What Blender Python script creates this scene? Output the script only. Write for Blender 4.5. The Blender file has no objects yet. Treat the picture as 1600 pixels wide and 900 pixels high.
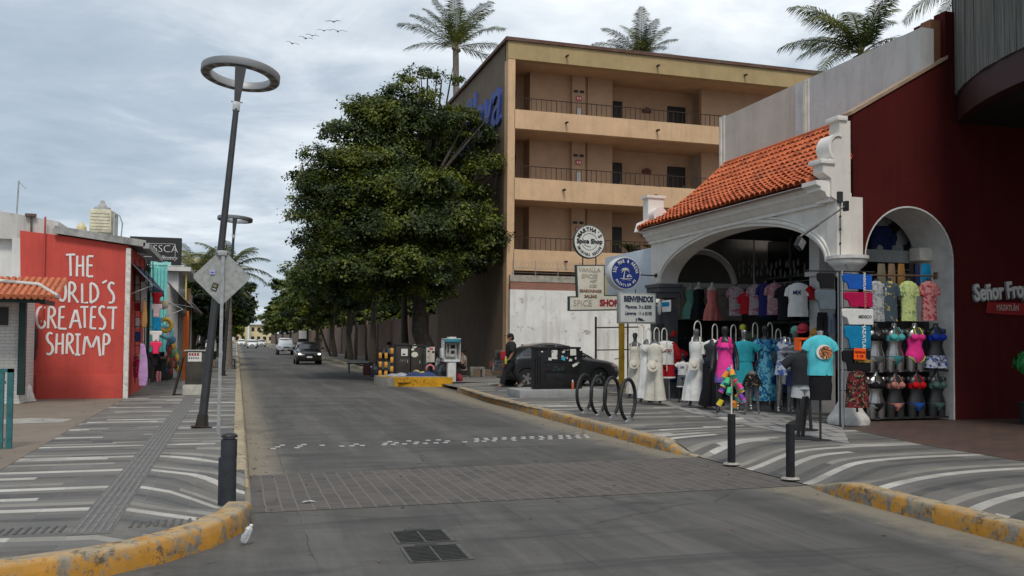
import bpy, bmesh, math, random
import numpy as np
from math import sin, cos, pi, radians, sqrt, atan2, exp
from mathutils import Vector, Matrix, Euler, noise as mnoise
random.seed(7); rng = np.random.default_rng(7)
sc = bpy.context.scene; COL = sc.collection
# ---------------------------------------------------------------- camera
FPX = 1400.; YAW = radians(17.0); PITCH = radians(2.0); ROLL = radians(0.45); CH = 1.65
CX, CY = 800., 483.
def _basis():
    s, c = sin(YAW), cos(YAW); F = Vector((s*cos(PITCH), c*cos(PITCH), sin(PITCH))); R = Vector((c, -s, 0.))
    U = R.cross(F); a, b = cos(ROLL), sin(ROLL)
    return F, a*R + b*U, -b*R + a*U
F_, R_, U_ = _basis()
cam_d = bpy.data.cameras.new('camera'); cam = bpy.data.objects.new('camera', cam_d); COL.objects.link(cam)
M_ = Matrix((R_, U_, -F_)).transposed().to_4x4(); M_.translation = (0, 0, CH); cam.matrix_world = M_
cam_d.sensor_width = 36.; cam_d.lens = FPX/1600*36; cam_d.shift_y = (CY-450)/1600.
cam_d.clip_start = .1; cam_d.clip_end = 2000
sc.camera = cam
def ray(px, py):
    return F_ + R_*((px-CX)/FPX) - U_*((py-CY)/FPX)
def G(px, py, z=0.):
    d = ray(px, py); t = (z-CH)/d.z; return Vector((d.x*t, d.y*t, z))
def aX(px, py, X):
    d = ray(px, py); t = X/d.x; return Vector((X, d.y*t, CH+d.z*t))
def aY(px, py, Y):
    d = ray(px, py); t = Y/d.y; return Vector((d.x*t, Y, CH+d.z*t))
# ---------------------------------------------------------------- world
SUN_EL, SUN_AZ = radians(54), radians(192)     # azimuth clockwise from +Y
w = bpy.data.worlds.new('World'); sc.world = w; w.use_nodes = True
nt = w.node_tree; nt.nodes.clear(); n = nt.nodes.new; lk = nt.links.new
out = n('ShaderNodeOutputWorld'); sky = n('ShaderNodeTexSky'); sky.sky_type = 'NISHITA'; sky.sun_disc = False
sky.sun_elevation = SUN_EL; sky.sun_rotation = SUN_AZ
b1 = n('ShaderNodeBackground'); b1.inputs[1].default_value = .09; lk(sky.outputs[0], b1.inputs[0])
tc = n('ShaderNodeTexCoord'); sep = n('ShaderNodeSeparateXYZ'); lk(tc.outputs['Generated'], sep.inputs[0])
def wm(op, a, b=None, c=None):
    m = n('ShaderNodeMath'); m.operation = op
    for i, v in enumerate((a, b, c)):
        if v is None: continue
        if isinstance(v, (int, float)): m.inputs[i].default_value = v
        else: lk(v, m.inputs[i])
    return m.outputs[0]
zz = wm('ADD', wm('MAXIMUM', sep.outputs[2], 0.0), .16)
cmb = n('ShaderNodeCombineXYZ'); lk(wm('DIVIDE', sep.outputs[0], zz), cmb.inputs[0]); lk(wm('DIVIDE', sep.outputs[1], zz), cmb.inputs[1])
def wn(scale, det, rough, dist, off):
    mp = n('ShaderNodeMapping'); mp.inputs['Location'].default_value = off; mp.inputs['Scale'].default_value = (1.0, 1.25, 1)
    mp.inputs['Rotation'].default_value = (0, 0, radians(-20)); lk(cmb.outputs[0], mp.inputs[0])
    t = n('ShaderNodeTexNoise'); t.inputs['Scale'].default_value = scale; t.inputs['Detail'].default_value = det
    t.inputs['Roughness'].default_value = rough; t.inputs['Distortion'].default_value = dist; lk(mp.outputs[0], t.inputs['Vector']); return t.outputs[0]
big = wn(.75, 7, .58, .35, (3.4, 1.2, 0)); fine = wn(2.6, 8, .62, .5, (0, 5.2, 0))
azs = wm('ADD', wm('SUBTRACT', wm('MULTIPLY', sep.outputs[0], .19), .035), wm('MULTIPLY', sep.outputs[2], .12))   # brighter cloud toward the east and overhead
v = wm('ADD', wm('ADD', wm('MULTIPLY', big, .68), wm('MULTIPLY', fine, .32)), azs)
cr = n('ShaderNodeValToRGB'); lk(v, cr.inputs[0]); e = cr.color_ramp.elements
e[0].position = .36; e[0].color = (.29, .355, .425, 1); e[1].position = .74; e[1].color = (.86, .88, .89, 1)
for p_, c_ in ((.46, (.365, .425, .49, 1)), (.54, (.50, .55, .60, 1)), (.63, (.66, .70, .735, 1))):
    q = cr.color_ramp.elements.new(p_); q.color = c_
b2 = n('ShaderNodeBackground'); lk(cr.outputs[0], b2.inputs[0]); b2.inputs[1].default_value = 1.12
mx = n('ShaderNodeMixShader'); mx.inputs[0].default_value = .9; lk(b1.outputs[0], mx.inputs[1]); lk(b2.outputs[0], mx.inputs[2]); lk(mx.outputs[0], out.inputs[0])
sun_d = bpy.data.lights.new('sun', 'SUN'); sun_d.energy = 1.5; sun_d.angle = radians(14); sun_d.color = (1, .94, .86)
sun = bpy.data.objects.new('sun', sun_d); COL.objects.link(sun)
sd = Vector((sin(SUN_AZ)*cos(SUN_EL), cos(SUN_AZ)*cos(SUN_EL), sin(SUN_EL)))
sun.rotation_euler = sd.to_track_quat('Z', 'Y').to_euler(); sun.location = (0, -5, 40)
sc.view_settings.view_transform = 'Standard'; sc.view_settings.look = 'None'; sc.view_settings.exposure = 0.36; sc.view_settings.gamma = 1
# ---------------------------------------------------------------- materials
class NT:
    """tiny node expression helper"""
    def __init__(s, name):
        s.m = bpy.data.materials.new(name); s.m.use_nodes = True; s.t = s.m.node_tree; s.b = s.t.nodes['Principled BSDF']
        s.geo = None
    def n(s, k): return s.t.nodes.new(k)
    def link(s, a, b): s.t.links.new(a, b)
    def pos(s, obj=True):
        tc = s.n('ShaderNodeTexCoord') if obj else s.n('ShaderNodeNewGeometry'); return tc.outputs['Object' if obj else 'Position']
    def xyz(s, vec):
        q = s.n('ShaderNodeSeparateXYZ'); s.link(vec, q.inputs[0]); return q.outputs
    def vec(s, x, y, z=0.):
        q = s.n('ShaderNodeCombineXYZ')
        for i, v in enumerate((x, y, z)): s.put(v, q.inputs[i])
        return q.outputs[0]
    def put(s, v, sock):
        if isinstance(v, (int, float)): sock.default_value = v
        elif isinstance(v, tuple): sock.default_value = (*v, 1) if len(v) == 3 and sock.type == 'RGBA' else v
        else: s.link(v, sock)
    def math(s, op, a, b=0., c=None, clamp=False):
        q = s.n('ShaderNodeMath'); q.operation = op; q.use_clamp = clamp; s.put(a, q.inputs[0]); s.put(b, q.inputs[1])
        if c is not None: s.put(c, q.inputs[2])
        return q.outputs[0]
    def noise(s, vec, scale, detail=4, rough=.6, dist=0.):
        q = s.n('ShaderNodeTexNoise'); s.put(vec, q.inputs['Vector']); q.inputs['Scale'].default_value = scale
        q.inputs['Detail'].default_value = detail; q.inputs['Roughness'].default_value = rough; q.inputs['Distortion'].default_value = dist; return q.outputs[0]
    def white(s, vec):
        q = s.n('ShaderNodeTexWhiteNoise'); q.noise_dimensions = '3D'; s.put(vec, q.inputs['Vector']); return q.outputs['Value']
    def ramp(s, f, stops, const=False):
        q = s.n('ShaderNodeValToRGB'); s.put(f, q.inputs[0]); el = q.color_ramp.elements
        if const: q.color_ramp.interpolation = 'CONSTANT'
        while len(el) < len(stops): el.new(.5)
        for i, (p, c) in enumerate(stops):
            el[i].position = p; el[i].color = (c, c, c, 1) if isinstance(c, (int, float)) else (*c, 1)
        return q.outputs[0]
    def mix(s, f, a, b, mode='MIX'):
        q = s.n('ShaderNodeMix'); q.data_type = 'RGBA'; q.blend_type = mode; s.put(f, q.inputs[0]); s.put(a, q.inputs[6]); s.put(b, q.inputs[7]); return q.outputs[2]
    def bump(s, h, strength=.3, dist=.02):
        q = s.n('ShaderNodeBump'); q.inputs['Strength'].default_value = strength; q.inputs['Distance'].default_value = dist; s.put(h, q.inputs['Height']); s.link(q.outputs[0], s.b.inputs['Normal'])
    def fin(s, color, rough=.7, metal=0., spec=.5):
        s.put(color, s.b.inputs['Base Color']); s.put(rough, s.b.inputs['Roughness']); s.b.inputs['Metallic'].default_value = metal
        s.b.inputs['Specular IOR Level'].default_value = spec; return s.m
_mc = {}
def mat(name, c, rough=.7, metal=0., var=.12, scale=3., bump=0., spec=.4, emit=None, coat=0.):
    """colour with mottled variation at two scales and an optional bump"""
    if name in _mc: return _mc[name]
    k = NT(name); p = k.pos()
    if emit:
        k.b.inputs['Emission Color'].default_value = (*c, 1); k.b.inputs['Emission Strength'].default_value = emit
    if var > 0:
        a = k.noise(p, scale, 6, .62); b = k.noise(p, scale*9, 3, .6)
        f = k.math('ADD', k.math('MULTIPLY', a, .7), k.math('MULTIPLY', b, .3))
        lo = tuple(max(0, x*(1-2.6*var)) for x in c); hi = tuple(min(1, x*(1+2.0*var)) for x in c)
        col = k.ramp(f, [(.33, lo), (.5, c), (.68, hi)]); rg = k.math('ADD', k.math('MULTIPLY', a, .2), rough-.1)
        if bump: k.bump(k.noise(p, scale*12, 5, .7), bump, .01)
        m = k.fin(col, rg, metal, spec)
    else: m = k.fin(c, rough, metal, spec)
    if coat: k.b.inputs['Coat Weight'].default_value = coat; k.b.inputs['Coat Roughness'].default_value = .08
    _mc[name] = m; return m
def wallmat(name, c, dirt=(.25, .22, .18), amt=.35, streak=True, bump=.25, peel=None):
    """painted masonry with stains and streaks that stay put"""
    k = NT(name); p = k.pos(False); x, y, z = k.xyz(p)
    base = k.ramp(k.noise(p, 1.3, 6, .6), [(.3, tuple(v*.86 for v in c)), (.7, tuple(min(1, v*1.08) for v in c))])
    sv = k.vec(k.math('MULTIPLY', x, 5.), k.math('MULTIPLY', y, 5.), k.math('MULTIPLY', z, .35))
    st = k.ramp(k.noise(sv, 1., 5, .65), [(.5, 0.), (.74, 1.)]) if streak else 0.
    blot = k.ramp(k.noise(p, 3.2, 8, .7), [(.56, 0.), (.72, 1.)])
    f = k.math('MULTIPLY', k.math('MAXIMUM', st, blot) if streak else blot, amt)
    col = k.mix(f, base, dirt)
    if peel:
        pf = k.ramp(k.noise(p, peel[1], 9, .72, .4), [(peel[2], 0.), (peel[2]+.03, 1.)])
        col = k.mix(pf, col, peel[0])
    k.bump(k.noise(p, 22, 6, .7), bump, .012)
    return k.fin(col, .85, 0, .2)
# ---------------------------------------------------------------- mesh builder
class MB:
    def __init__(s): s.v = []; s.f = []; s.sm = []
    def add(s, vs, fs, smooth=False):
        o = len(s.v); s.v += [tuple(p) for p in vs]; s.f += [tuple(i+o for i in f) for f in fs]; s.sm += [smooth]*len(fs); return s
    def box(s, a, b, bev=0., M=None):
        (x0, y0, z0), (x1, y1, z1) = a, b
        x0, x1 = min(x0, x1), max(x0, x1); y0, y1 = min(y0, y1), max(y0, y1); z0, z1 = min(z0, z1), max(z0, z1)
        if bev <= 0:
            vs = [(x0,y0,z0),(x1,y0,z0),(x1,y1,z0),(x0,y1,z0),(x0,y0,z1),(x1,y0,z1),(x1,y1,z1),(x0,y1,z1)]
            fs = [(0,3,2,1),(4,5,6,7),(0,1,5,4),(1,2,6,5),(2,3,7,6),(3,0,4,7)]
        else:
            bm = bmesh.new(); bmesh.ops.create_cube(bm, size=1)
            for q in bm.verts: q.co = Vector(((x0+x1)/2+q.co.x*(x1-x0), (y0+y1)/2+q.co.y*(y1-y0), (z0+z1)/2+q.co.z*(z1-z0)))
            bmesh.ops.bevel(bm, geom=bm.edges[:], offset=bev, segments=2, profile=.6, affect='EDGES')
            bm.verts.index_update(); vs = [q.co.copy() for q in bm.verts]; fs = [[q.index for q in f.verts] for f in bm.faces]; bm.free()
        if M is not None: vs = [M @ Vector(q) for q in vs]
        return s.add(vs, fs)
    def tube(s, path, r, n=8, cap=True, sq=None):
        """round bar through points; r a number or a list; sq=(axis, factor) flattens"""
        P = [Vector(p) for p in path]; rr = r if isinstance(r, (list, tuple)) else [r]*len(P); vs = []; fs = []
        up = None
        for i, p in enumerate(P):
            d = (P[min(i+1, len(P)-1)]-P[max(i-1, 0)]);
            if d.length < 1e-9: d = Vector((0, 0, 1))
            d.normalize()
            if up is None: up = Vector((0, 0, 1)) if abs(d.z) < .9 else Vector((1, 0, 0))
            a = d.cross(up)
            if a.length < 1e-6: up = Vector((1, 0, 0)) if abs(d.x) < .9 else Vector((0, 1, 0)); a = d.cross(up)
            a.normalize(); b = a.cross(d).normalized(); up = b
            for k in range(n):
                t = 2*pi*k/n; q = a*cos(t)*rr[i]+b*sin(t)*rr[i]
                if sq: q[sq[0]] *= sq[1]
                vs.append(p+q)
        for i in range(len(P)-1):
            for k in range(n): fs.append((i*n+k, i*n+(k+1) % n, (i+1)*n+(k+1) % n, (i+1)*n+k))
        if cap: fs.append(tuple(range(n-1, -1, -1))); fs.append(tuple((len(P)-1)*n+k for k in range(n)))
        return s.add(vs, fs, n > 5)
    def cyl(s, p, r, h, n=20, r2=None): return s.tube([p, (p[0], p[1], p[2]+h)], [r, r if r2 is None else r2], n)
    def lathe(s, prof, c=(0, 0, 0), n=24, M=None):
        vs = []; fs = []
        for (r, z) in prof:
            for k in range(n): t = 2*pi*k/n; vs.append((c[0]+r*cos(t), c[1]+r*sin(t), c[2]+z))
        m = len(prof)
        for i in range(m-1):
            for k in range(n): fs.append((i*n+k, i*n+(k+1) % n, (i+1)*n+(k+1) % n, (i+1)*n+k))
        fs.append(tuple(range(n-1, -1, -1))); fs.append(tuple((m-1)*n+k for k in range(n)))
        if M is not None: vs = [M @ Vector(q) for q in vs]
        return s.add(vs, fs, True)
    def ball(s, c, r, n=12, m=8):
        rx, ry, rz = r if isinstance(r, (tuple, list)) else (r, r, r)
        vs = []; fs = []
        for i in range(m+1):
            a = pi*i/m
            for k in range(n): t = 2*pi*k/n; vs.append((c[0]+rx*sin(a)*cos(t), c[1]+ry*sin(a)*sin(t), c[2]-rz*cos(a)))
        for i in range(m):
            for k in range(n): fs.append((i*n+k, i*n+(k+1) % n, (i+1)*n+(k+1) % n, (i+1)*n+k))
        return s.add(vs, fs, True)
    def prism(s, poly, y0, y1, plane='xz'):
        """polygon in a plane, extruded along the third axis from y0 to y1"""
        def p3(u, v, w): return {'xz': (u, w, v), 'yz': (w, u, v), 'xy': (u, v, w)}[plane]
        m = len(poly); vs = [p3(u, v, y0) for u, v in poly]+[p3(u, v, y1) for u, v in poly]
        fs = [tuple(range(m)), tuple(range(2*m-1, m-1, -1))]+[(i, i+m, (i+1) % m+m, (i+1) % m) for i in range(m)]
        return s.add(vs, fs)
    def loft(s, secs, n=20, wave=None, cap=(True, True), yaw=0.):
        """secs: (z, rx, ry, cx, cy[, wave_amp]); superellipse rings"""
        vs = []; fs = []; k = wave or 0; ph = random.random()*6
        if wave and len(secs) > 2:                     # cloth: more rows, with folds and creases
            D = []; fill = lambda q: tuple(q)+(0,)*(6-len(q))
            for a, c in zip(secs, secs[1:]):
                a, c = fill(a), fill(c); m_ = max(1, min(6, int(abs(c[0]-a[0])/.035)))
                for i in range(m_): D.append(tuple(a[j]+(c[j]-a[j])*i/m_ for j in range(6)))
            D.append(fill(secs[-1])); secs = D
        for q in secs:
            z, rx, ry = q[:3]; cx = q[3] if len(q) > 3 else 0; cy = q[4] if len(q) > 4 else 0; am = q[5] if len(q) > 5 else 0
            for i in range(n):
                t = 2*pi*i/n; f = 1+am*sin(k*t+ph+sin(t*2+ph)*.8)
                if wave and len(q) > 5: f += .085*mnoise.noise(Vector((2.1*cos(t)+ph, 2.1*sin(t), z*5.5+ph)))+.035*mnoise.noise(Vector((5*cos(t)+ph*2, 5*sin(t), z*15)))
                x, y = rx*f*cos(t), ry*f*sin(t); vs.append((cx+x, cy+y, z))
        for i in range(len(secs)-1):
            for j in range(n): fs.append((i*n+j, i*n+(j+1) % n, (i+1)*n+(j+1) % n, (i+1)*n+j))
        if cap[0]: fs.append(tuple(range(n-1, -1, -1)))
        if cap[1]: fs.append(tuple((len(secs)-1)*n+j for j in range(n)))
        return s.add(vs, fs, True)
    def torus(s, c, R, r, M=None, n=40, m=10):
        vs = []; fs = []
        for i in range(n):
            a = 2*pi*i/n
            for k in range(m): t = 2*pi*k/m; vs.append(Vector(((R+r*cos(t))*cos(a), (R+r*cos(t))*sin(a), r*sin(t))))
        for i in range(n):
            for k in range(m): fs.append((i*m+k, ((i+1) % n)*m+k, ((i+1) % n)*m+(k+1) % m, i*m+(k+1) % m))
        if M is not None: vs = [M @ q for q in vs]
        return s.add([q+Vector(c) for q in vs], fs, True)
    def xf(s, M): s.v = [tuple(M @ Vector(q)) for q in s.v]; return s
    def build(s, name, m, parent=None):
        me = bpy.data.meshes.new(name); me.from_pydata(s.v, [], s.f); me.polygons.foreach_set('use_smooth', s.sm); me.materials.append(m)
        bm = bmesh.new(); bm.from_mesh(me); bmesh.ops.recalc_face_normals(bm, faces=bm.faces[:]); bm.to_mesh(me); bm.free()
        try: me.set_sharp_from_angle(angle=radians(50))
        except Exception: pass
        me.update(); o = bpy.data.objects.new(name, me); COL.objects.link(o); o.parent = parent; return o
def arr(name, vs, fs, m, parent=None, smooth=False):
    """fast mesh from numpy quads or tris"""
    me = bpy.data.meshes.new(name); k = fs.shape[1]; me.vertices.add(len(vs)); me.vertices.foreach_set('co', vs.astype(np.float32).ravel())
    me.loops.add(fs.size); me.loops.foreach_set('vertex_index', fs.astype(np.int32).ravel()); me.polygons.add(len(fs))
    me.polygons.foreach_set('loop_start', np.arange(0, fs.size, k, dtype=np.int32)); me.polygons.foreach_set('loop_total', np.full(len(fs), k, dtype=np.int32))
    if smooth: me.polygons.foreach_set('use_smooth', np.ones(len(fs), dtype=bool))
    me.materials.append(m); me.update(calc_edges=True); me.validate()
    o = bpy.data.objects.new(name, me); COL.objects.link(o); o.parent = parent; return o
def tag(o, label=None, cat=None, group=None, kind=None):
    if label: o['label'] = label
    if cat: o['category'] = cat
    if group: o['group'] = group
    if kind: o['kind'] = kind
    return o
def thing(name, label, cat, group=None, loc=(0, 0, 0), rz=0.):
    o = bpy.data.objects.new(name, None); COL.objects.link(o); o.location = loc; o.rotation_euler = (0, 0, rz); o.empty_display_size = .1
    return tag(o, label, cat, group)
def kids(o): return [c for c in bpy.data.objects if c.parent == o]
def settle(root, loc):
    """things built in world coordinates: move the origin to the base"""
    L = Vector(loc); done = set()
    def rec(o):
        if o.type == 'MESH' and o.data.name not in done: done.add(o.data.name); o.data.transform(Matrix.Translation(-L))
        for c in kids(o): rec(c)
    rec(root); root.location = L; return root
def copy_tree(o, parent=None):
    c = o.copy(); COL.objects.link(c); c.parent = parent
    for ch in kids(o): copy_tree(ch, c)
    return c
def struct(o): o['kind'] = 'structure'; return o
FACE_S = Matrix.Rotation(pi/2, 4, 'X')                                    # reads facing -Y
FACE_W = Matrix.Rotation(-pi/2, 4, 'Z') @ Matrix.Rotation(pi/2, 4, 'X')   # reads facing -X
def text(body, size, loc, m, parent, R=FACE_S, name='lettering', sx=1., depth=.006, off=0., align='CENTER', space=1., shear=0., world=True):
    cu = bpy.data.curves.new('t', 'FONT'); cu.body = body; cu.size = size; cu.extrude = depth; cu.offset = off; cu.align_x = align; cu.align_y = 'CENTER'
    cu.space_character = space; cu.shear = shear; cu.resolution_u = 3
    o = bpy.data.objects.new('t', cu); COL.objects.link(o); dg = bpy.context.evaluated_depsgraph_get(); dg.update()
    me = bpy.data.meshes.new_from_object(o.evaluated_get(dg)); bpy.data.objects.remove(o); bpy.data.curves.remove(cu)
    me.transform(Matrix.Translation(loc) @ R @ Matrix.Diagonal((sx, 1, 1, 1))); me.materials.clear(); me.materials.append(m)
    me.name = name; q = bpy.data.objects.new(name, me); COL.objects.link(q); q.parent = parent; return q
def join(objs, name):
    bm = bmesh.new()
    for o in objs: bm.from_mesh(o.data)
    me = bpy.data.meshes.new(name); bm.to_mesh(me); bm.free(); me.materials.append(objs[0].data.materials[0]); p = objs[0].parent
    for o in objs: bpy.data.objects.remove(o)
    o = bpy.data.objects.new(name, me); COL.objects.link(o); o.parent = p; return o
def arc_text(body, size, c, rad, a0, a1, m, parent, flip=False, sx=1., off=.0, name='lettering'):
    """letters along a circle facing -Y; angles in degrees clockwise from the top"""
    L = []
    for i, ch in enumerate(body):
        if ch == ' ': continue
        a = radians(a0+(a1-a0)*i/(len(body)-1)); x, z = rad*sin(a), rad*cos(a)
        rot = a if not flip else a+pi
        R = Matrix.Rotation(rot, 4, 'Y') @ FACE_S
        L.append(text(ch, size, (c[0]+x, c[1], c[2]+z), m, parent, R, sx=sx, off=off))
    return join(L, name)
# ---------------------------------------------------------------- ground materials
def asphalt():
    k = NT('asphalt'); p = k.pos(False); x, y, z = k.xyz(p)
    big = k.noise(p, .22, 5, .6, .6); mid = k.noise(p, 1.7, 7, .68); fi = k.noise(p, 55, 4, .75)
    f = k.math('ADD', k.math('MULTIPLY', big, .45), k.math('ADD', k.math('MULTIPLY', mid, .37), k.math('MULTIPLY', fi, .18)))
    base = k.ramp(f, [(.33, (.048, .046, .044)), (.5, (.080, .076, .070)), (.62, (.122, .115, .105))])
    # long wheel polish and drips along the street, and oil spots
    tr = k.noise(k.vec(k.math('MULTIPLY', x, 1.5), k.math('MULTIPLY', y, .09)), 1, 6, .7, .3)
    base = k.mix(k.math('MULTIPLY', k.ramp(tr, [(.46, 0.), (.64, 1.)]), .5), base, (.15, .142, .13))
    ark = k.noise(k.vec(k.math('MULTIPLY', x, .25), k.math('MULTIPLY', y, 1.9)), 1, 6, .7, .6)
    base = k.mix(k.math('MULTIPLY', k.ramp(ark, [(.51, 0.), (.66, 1.)]), .7), base, (.042, .041, .042))
    sp = k.noise(p, 4.5, 2, .5); base = k.mix(k.math('MULTIPLY', k.ramp(sp, [(.7, 0.), (.76, 1.)]), .55), base, (.04, .04, .04))
    # dusty concrete gutter beside each kerb, worn edge
    dn = k.noise(p, 2.2, 8, .75)
    for x0, wd in ((.13, .42), (6.22, .5)):
        d = k.math('ABSOLUTE', k.math('SUBTRACT', x, x0)); g = k.math('SUBTRACT', 1., k.math('DIVIDE', d, wd*1.9))
        g = k.math('ADD', g, k.math('MULTIPLY', k.math('SUBTRACT', dn, .5), 1.3)); inner = k.math('MULTIPLY', k.math('LESS_THAN', d, wd+.9), k.math('GREATER_THAN', y, 8.9 if x0 < 1 else -20.))
        base = k.mix(k.math('MULTIPLY', k.math('MULTIPLY', k.ramp(g, [(.25, 0.), (.75, 1.)]), .75), inner), base, (.24, .205, .15))
    # slab joints and cracks
    wob = k.math('MULTIPLY', k.math('SUBTRACT', k.noise(p, .8, 6, .7), .5), .16)
    jl = None
    for cx in (.58, 2.55, 4.4):
        j = k.math('LESS_THAN', k.math('ABSOLUTE', k.math('SUBTRACT', k.math('ADD', x, wob if cx < 1 else k.math('MULTIPLY', wob, .15)), cx)), .007); jl = j if jl is None else k.math('MAXIMUM', jl, j)
    ty = k.math('ABSOLUTE', k.math('SUBTRACT', k.math('FRACT', k.math('DIVIDE', k.math('ADD', y, k.math('MULTIPLY', wob, .3)), 3.7)), .5))
    jl = k.math('MAXIMUM', jl, k.math('LESS_THAN', ty, .0022)); brk = k.ramp(k.noise(p, 1.1, 4, .6), [(.42, .05), (.58, .6)])
    base = k.mix(k.math('MULTIPLY', jl, brk), base, (.035, .033, .03))
    vo = k.n('ShaderNodeTexVoronoi'); vo.feature = 'DISTANCE_TO_EDGE'; vo.inputs['Scale'].default_value = .33
    k.link(k.mix(.25, p, k.noise(p, 1.2, 6, .75), 'ADD'), vo.inputs['Vector'])
    base = k.mix(k.math('MULTIPLY', k.ramp(vo.outputs['Distance'], [(.0, .55), (.006, 0.)]), k.ramp(k.noise(p, .35, 2, .5), [(.5, 0.), (.56, 1.)])), base, (.03, .03, .03))
    k.bump(k.math('ADD', fi, k.math('MULTIPLY', mid, .6)), .35, .008)
    return k.fin(base, k.math('ADD', .72, k.math('MULTIPLY', mid, .2)), 0, .3)
def paver(name, xj, left):
    """rows of long pavers in cream, light, mid and dark grey, bending near the corner"""
    k = NT(name); p = k.pos(False); x, y, z = k.xyz(p)
    if left:
        t = k.math('MULTIPLY', k.math('MAXIMUM', k.math('SUBTRACT', x, -1.0), 0.), k.math('MULTIPLY', k.math('SUBTRACT', 13.2, y), .62, clamp=True))
        t2 = k.math('MULTIPLY', k.math('MULTIPLY', k.math('SUBTRACT', 9.8, y), .42, clamp=True), k.math('MULTIPLY', k.math('MINIMUM', k.math('SUBTRACT', x, -1.1), 0.), -.12))
        yy = k.math('ADD', y, k.math('ADD', k.math('MULTIPLY', t, 1.0), k.math('MULTIPLY', t2, -1.)))
    else:
        q = k.math('MAXIMUM', k.math('SUBTRACT', 9.0, x), 0.); a = k.math('MULTIPLY', k.math('SUBTRACT', 16.0, y), .22, clamp=True)
        yy = k.math('ADD', y, k.math('MULTIPLY', k.math('MULTIPLY', k.math('MULTIPLY', q, q), .12), a))
    rw = .1525; r = k.math('DIVIDE', yy, rw); row = k.math('FLOOR', r)
    ph = k.math('FLOORED_MODULO', row, 8.); cl = k.math('FLOOR', k.math('ADD', k.math('DIVIDE', x, xj), k.math('MULTIPLY', k.white(k.vec(row, 3.3, 1.)), 7.)))
    seg = k.white(k.vec(row, cl, 2.)); g1, g2, g3, cr, lg = (.070, .069, .068), (.118, .114, .108), (.145, .140, .130), (.47, .445, .40), (.25, .235, .205)
    seq = (cr, g2, lg, g3, g2, g1, g2, g3)
    col = k.ramp(k.math('ADD', k.math('DIVIDE', ph, 8.), .01), [(i/8., c) for i, c in enumerate(seq)], const=True)
    # farther off the stones are laid in broken runs, and single runs are missing nearer too
    thr = k.math('ADD', .20, k.math('MULTIPLY', k.math('SUBTRACT', y, 11.), .12, clamp=True)); thr = k.math('MINIMUM', thr, .52)
    alt = k.ramp(k.white(k.vec(row, cl, 5.)), [(0, g2), (.35, g3), (.6, g1), (.78, lg), (.90, cr)], const=True)
    col = k.mix(k.math('LESS_THAN', seg, thr), col, alt)
    # per stone tone
    tile = k.white(k.vec(k.math('FLOOR', k.math('DIVIDE', x, .4)), row, 7.))
    col = k.mix(1., col, k.ramp(tile, [(0, .84), (1, 1.1)]), 'MULTIPLY')
    gr = k.math('MAXIMUM', k.math('LESS_THAN', k.math('FRACT', r), .035), k.math('LESS_THAN', k.math('FRACT', k.math('DIVIDE', x, .4)), .014))
    col = k.mix(k.math('MULTIPLY', gr, .5), col, (.20, .19, .17) if left else (.09, .085, .08))
    d = k.noise(p, 1.6, 8, .72); col = k.mix(k.math('MULTIPLY', k.ramp(d, [(.42, 0.), (.66, 1.)]), .42), col, (.20, .175, .14))
    d2 = k.noise(p, .5, 6, .7, .5); col = k.mix(k.math('MULTIPLY', k.ramp(d2, [(.5, 0.), (.68, 1.)]), .4), col, (.085, .08, .075))
    f = k.noise(p, 40, 4, .7); col = k.mix(.35, col, k.ramp(f, [(.3, .55), (.7, 1.35)]), 'MULTIPLY')
    k.bump(k.math('SUBTRACT', f, gr), .25, .006)
    return k.fin(col, k.math('ADD', .6, k.math('MULTIPLY', d, .25)), 0, .35)
def bricks(name, c1, c2, mortar, sx, sy, rot=0., rough=.8, mix_amt=.4, dirt=(.2, .18, .15), wall=None):
    k = NT(name); p = k.pos(False); x, y, z = k.xyz(p)
    vec = k.vec(x, y) if wall is None else (k.vec(x, z) if wall == 'xz' else k.vec(y, z))
    mp = k.n('ShaderNodeMapping'); mp.inputs['Rotation'].default_value = (0, 0, rot); k.link(vec, mp.inputs[0])
    wv = k.mix(.02, mp.outputs[0], k.n('ShaderNodeTexNoise').outputs[1], 'ADD')
    b = k.n('ShaderNodeTexBrick'); k.link(wv, b.inputs['Vector']); b.inputs['Scale'].default_value = 1; b.inputs['Brick Width'].default_value = sx
    b.inputs['Row Height'].default_value = sy; b.inputs['Mortar Size'].default_value = min(sx, sy)*.07; b.inputs['Mortar Smooth'].default_value = .3
    b.inputs['Color1'].default_value = (*c1, 1); b.inputs['Color2'].default_value = (*c2, 1); b.inputs['Mortar'].default_value = (*mortar, 1); b.inputs['Bias'].default_value = 0
    d = k.noise(p, 1.3, 8, .7); col = k.mix(k.math('MULTIPLY', k.ramp(d, [(.4, 0.), (.68, 1.)]), mix_amt), b.outputs['Color'], dirt)
    f = k.noise(p, 30, 4, .7); col = k.mix(.3, col, k.ramp(f, [(.3, .6), (.7, 1.3)]), 'MULTIPLY')
    k.bump(k.math('ADD', k.math('MULTIPLY', k.math('SUBTRACT', 1., b.outputs['Fac']), 1.), k.math('MULTIPLY', f, .4)), .5, .012)
    return k.fin(col, rough, 0, .3)
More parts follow.
